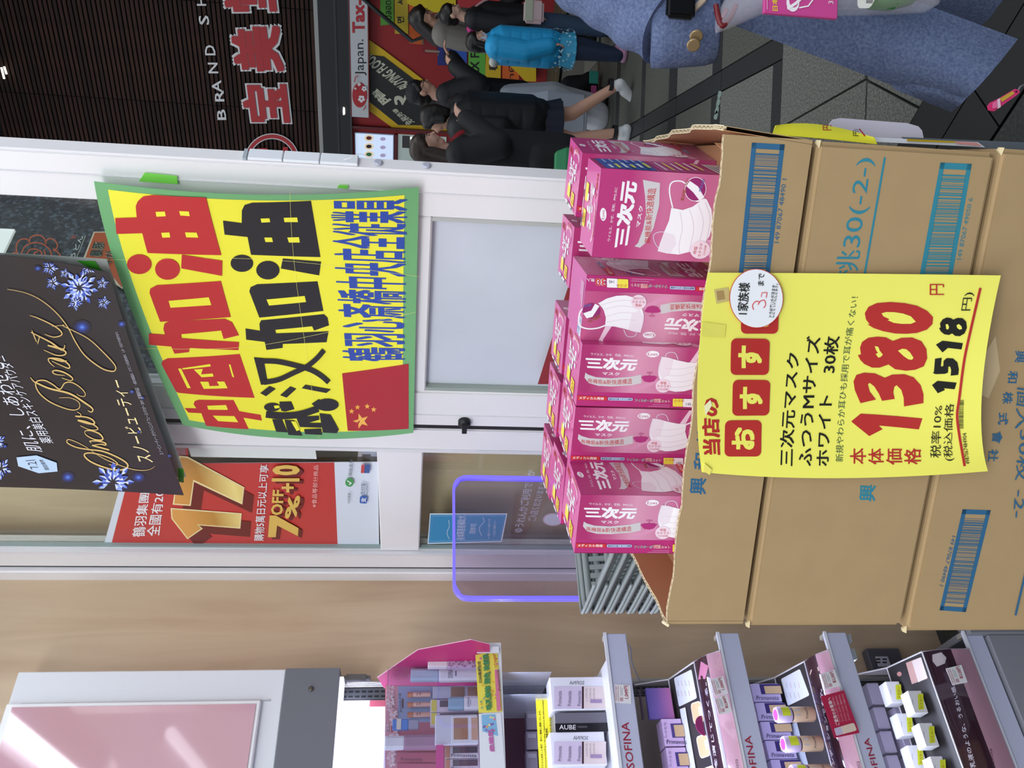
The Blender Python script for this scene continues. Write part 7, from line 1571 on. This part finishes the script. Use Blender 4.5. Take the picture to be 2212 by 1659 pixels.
# sleeve drawn as folds of cloth round the forearm, with a broad cuff and two buttons
p0=at(1150,-150,1.15); p1=at(1436,42,1.06); p2=at(1545,34,1.045)
axd=(p1-p0).normalized(); u_=V((0,0,1))-axd*axd.z; u_.normalize(); v_=axd.cross(u_)
rings=[]; N=40
for i in range(60):
    t=i/59; c=p0.lerp(p1,t*1.03); R=.062-.006*t
    ring=[]
    for k in range(N):
        a=2*math.pi*k/N; f=R*(1+.05*math.sin(9*t*math.pi+2.2*math.sin(a)+a)*min(1,t*3)+.03*math.sin(23*t+3*a))
        ring.append(c+(u_*math.cos(a)+v_*math.sin(a))*f)
    rings.append(ring)
m=MB(); m.ring(rings,cap=True); part(nl,'sleeve',m,wool,fix=True)
axc=(p2-p1).normalized(); u2=V((0,0,1))-axc*axc.z; u2=(V((1,0,0))-axc*axc.x).normalized(); v2=axc.cross(u2); rings=[]
def cring(c,R,wob=0): return [c+(u2*math.cos(a)+v2*math.sin(a)*.86)*R*(1+wob*math.sin(2*a+1)) for a in [2*math.pi*k/N for k in range(N)]]
m=MB(); m.ring([cring(p1-axc*.020,.046),cring(p1-axc*.018,.0585,.02),cring(p1-axc*.001,.0605,.02),cring(p1.lerp(p2,.3),.060,.03),cring(p1.lerp(p2,.8),.059,.04),cring(p2,.056,.04),cring(p2+axc*.002,.054,.04),cring(p2,.051,.04),cring(p1.lerp(p2,.3),.049,.02)],cap=False); part(nl,'cuff',m,wool)
m=MB(); k0=[p1.lerp(p2,t)+(u2*math.cos(a)+v2*math.sin(a)*.86)*.066 for t,a in ((.05,3.4),(.3,3.25),(.6,2.75),(.95,2.65))]; 
for (px_,py_) in ((1504,78),(1498,97)):
    c=at(px_,py_,.985); n_=(V((0,0,EYE))-c).normalized(); n_=(n_+V((-.9,0,-.2))*.6).normalized(); T=Matrix.Translation(c)@n_.to_track_quat('Z','Y').to_matrix().to_4x4()
    mb=MB(); mb.smooth=False; mb.lathe([(.0075,-.002),(.0082,0),(.0082,.0012),(.0070,.0020)],24,T); part(nl,'button',mb,mat('a08a68',.3,metal=.6))
T=Matrix.Translation(at(1470,6,.985)); m=MB(); m.box(-.020,.024,-.006,.006,-.018,.018,T); part(nl,'watch',m,mat('0c0d10',.15),bev=.004,seg=3)
m=MB(); 
for i in range(14): 
    a=at(1498+i*2.2,22-i*2.1,.992); m.tube([a+V((-.006,0,.004)),a+V((.010,.002,-.006))],.0022,6)
part(nl,'watch_strap',m,mat('b9a692',.4))
# coat skirt panels
CP=Sheet(WF,[[(1556,44),(1538,-60),(1500,-172)],[(1812,140),(1842,50),(1850,-45)],[(2058,236),(2118,182),(2199,84)]],[[1.14,1.12,1.12],[1.10,1.06,1.06],[1.08,1.00,1.02]])
m=MB(); part(nl,'coat_skirt',CP.slab(m,20,20,.004),wool,fix=False)
CP2=Sheet(WF,[[(1500,-171),(1480,-230),(1462,-290)],[(1680,-112),(1660,-190),(1650,-280)],[(1862,-38),(1885,-150),(1885,-280)]],[[1.12,1.13,1.16],[1.09,1.12,1.16],[1.06,1.12,1.18]])
m=MB(); part(nl,'coat_skirt',CP2.slab(m,12,12,.004),wool,fix=False)
m=MB(); n=24; m.ring([[AX+V((.0,.0,z))+V((R*math.cos(a),R*.8*math.sin(a),0)) for a in [2*math.pi*k/n for k in range(n)]] for z,R in ((1.0,.178),(.9,.195),(.8,.21),(.65,.215),(.58,.22))],cap=False); part(nl,'coat_skirt',m,wool)
# clear carrier bag with mask box and green pack
cb=thing(WF,at(1780,-40,1.0),'carrier_bag','clear plastic carrier bag hanging from the shopper hand at the right edge','bag')
yb_=.99; prof=[(1548,52,20,.006),(1575,20,42,.015),(1650,-18,46,.03),(1750,-22,46,.04),(1850,-22,46,.045),(1950,-22,46,.04),(2005,-14,38,.025),(2026,-14,24,.008)]
rings=[]
for px_,pc,hw,d in prof:
    a=at(px_,pc+hw,yb_); b=at(px_,pc-hw,yb_); c=(a+b)/2; h=(b-a)/2
    rings.append([c+h*math.cos(t)+V((0,d*math.sin(t),0)) for t in [2*math.pi*k/20 for k in range(20)]])
m=MB(); m.ring(rings,cap=True); part(cb,'film',m,mat('dcd9e6',.08,alpha=.28,spec=1.))
m=MB(); m.tube(smooth_path([at(1548,22,.985),at(1552,40,.985),at(1561,56,.985),at(1580,34,.985),at(1590,10,.985)],5),.0035,8); m.tube(smooth_path([at(1546,10,.985),at(1556,44,.985),at(1570,20,.985)],5),.0035,8); part(cb,'knot',m,mat('6a1a22',.4),label='red twisted handle')
mk=thing(WF,at(1810,20,.985),'mask_box','pink mask pack inside the clear bag at the right edge','box')
def wbox(nm,a0,a1,b0,b1,y,d,mt,par,bev=.001): a=at(a0,b1,y); b=at(a1,b0,y); m=MB(); m.box(min(a.x,b.x),max(a.x,b.x),y,y+d,min(a.z,b.z),max(a.z,b.z)); return part(par,nm,m,mt,bev=bev)
wbox('carton_body',1650,1812,-46,27,.965,.006,mat('c94a92',.35),mk)
fn,px=(lambda s_,t_,h:V((s_,.965-h,t_))),(lambda a,b:(lambda p:(p.x,p.z))(at(a,b,.965)))
P_=Print(fn,px,h0=.0004,dh=.0002); P_.text('日本製',[(1668,24),(1666,-20),(1678,-20),(1680,24)],mat('e6d23c',.4),off=.02); P_.disc(1712,6,14,20,wi,20); P_.disc(1714,2,10,15,mat('c94a92',.4),20); P_.line([(1700,20),(1718,8),(1734,-6)],6,wi); P_.line([(1725,18),(1745,14),(1755,0)],3,wi); P_.text('30枚',[(1786,10),(1784,-26),(1798,-26),(1800,10)],mat('f0d4e2',.4),off=.01); P_.line([(1656,22),(1655,-30)],2,mat('e39ac2',.4)); part(mk,'front_print',P_)
gp=thing(WF,at(1950,10,.99),'refill_pack','green refill pack with white barcode label inside the clear bag','pack')
rings=[]
for px_,hw,d in ((1858,16,.004),(1880,44,.02),(1930,46,.028),(1970,36,.02),(1990,14,.004)):
    a=at(px_,-26+hw,.985); b=at(px_,-26-hw,.985); c=(a+b)/2; h=(b-a)/2; rings.append([c+h*math.cos(t)+V((0,d*math.sin(t),0)) for t in [2*math.pi*k/16 for k in range(16)]])
m=MB(); m.ring(rings); part(gp,'pouch',m,mat('3d8a34',.35,var=.1,scale=30)); 
fn,px=(lambda s_,t_,h:V((s_,.955-h,t_))),(lambda a,b:(lambda p:(p.x,p.z))(at(a,b,.955)))
P_=Print(fn,px,h0=.0,dh=.0002); P_.rrect([(1852,18),(1852,-30),(1905,-30),(1880,18)],.2,mat('dcdcd6',.4)); P_.bars([(1870,10),(1872,-20),(1890,-20),(1884,10)],mat('3a3a3a',.4),14,2,frame=0); part(gp,'label_print',P_)
# pink lip balm stick hanging at the lower right corner
lb=thing(WF,at(2190,215,.9),'hook_tag','pink and yellow striped hook tag at the lower right, over the dark floor tile','tag')
def qn(y): return (lambda s_,t_,h:V((s_,y-h,t_))),(lambda a,b:(lambda p:(p.x,p.z))(at(a,b,y)))
fn,px=qn(.93); P_=Print(fn,px,h0=.001,dh=.0003)
pl_=[(2134,229),(2140,221),(2155,214),(2192,192),(2201,194),(2203,199),(2196,206),(2163,229),(2148,240),(2137,238)]
m=MB(); m.prism([at(a,b,.93) for a,b in pl_],(0,.002,0)); part(lb,'card',m,mat('d93a78',.4))
P_.poly([(2158,214),(2186,197),(2190,203),(2163,221)],mat('c9a53c',.4)); P_.poly([(2152,216),(2158,213),(2160,232),(2153,236)],mat('e8c6d6',.4)); P_.disc(2193,199,2.5,2.2,mat('3a1020',.5),10); P_.poly([(2141,224),(2151,219),(2151,234),(2141,236)],mat('e86fa4',.4)); part(lb,'stripe_print',P_)
m=MB(); m.tube(smooth_path([at(2200,195,.93),at(2204,188,.93),at(2212,183,.93),at(2226,178,.93)],5),.0012,6); part(lb,'hook',m,mat('9a9aa0',.2,metal=.8))
m=MB(); m.box(at(2226,178,.93).x-.004,at(2226,178,.93).x+.004,.926,.934,.0,at(2226,178,.93).z+.004); part(lb,'pole',m,mat('9a9aa0',.3,metal=.7))
# scuffs of chewing gum on the paving
m=MB(); 
for i,(a,b) in enumerate(((1555,205),(1552,222),(1549,238),(1547,250))):
    p=floor_at(a,b); m.prism([p+V((.022*math.cos(t)*(1+.3*math.sin(3*t+i)),.03*math.sin(t),.001)) for t in [2*math.pi*k/10 for k in range(10)]],(0,0,.001))
part(floor,'chewing_gum',m,mat('7d8f85',.8))
bpy.context.view_layer.update()
for o in bpy.data.objects:
    if '_b' in o: del o['_b']
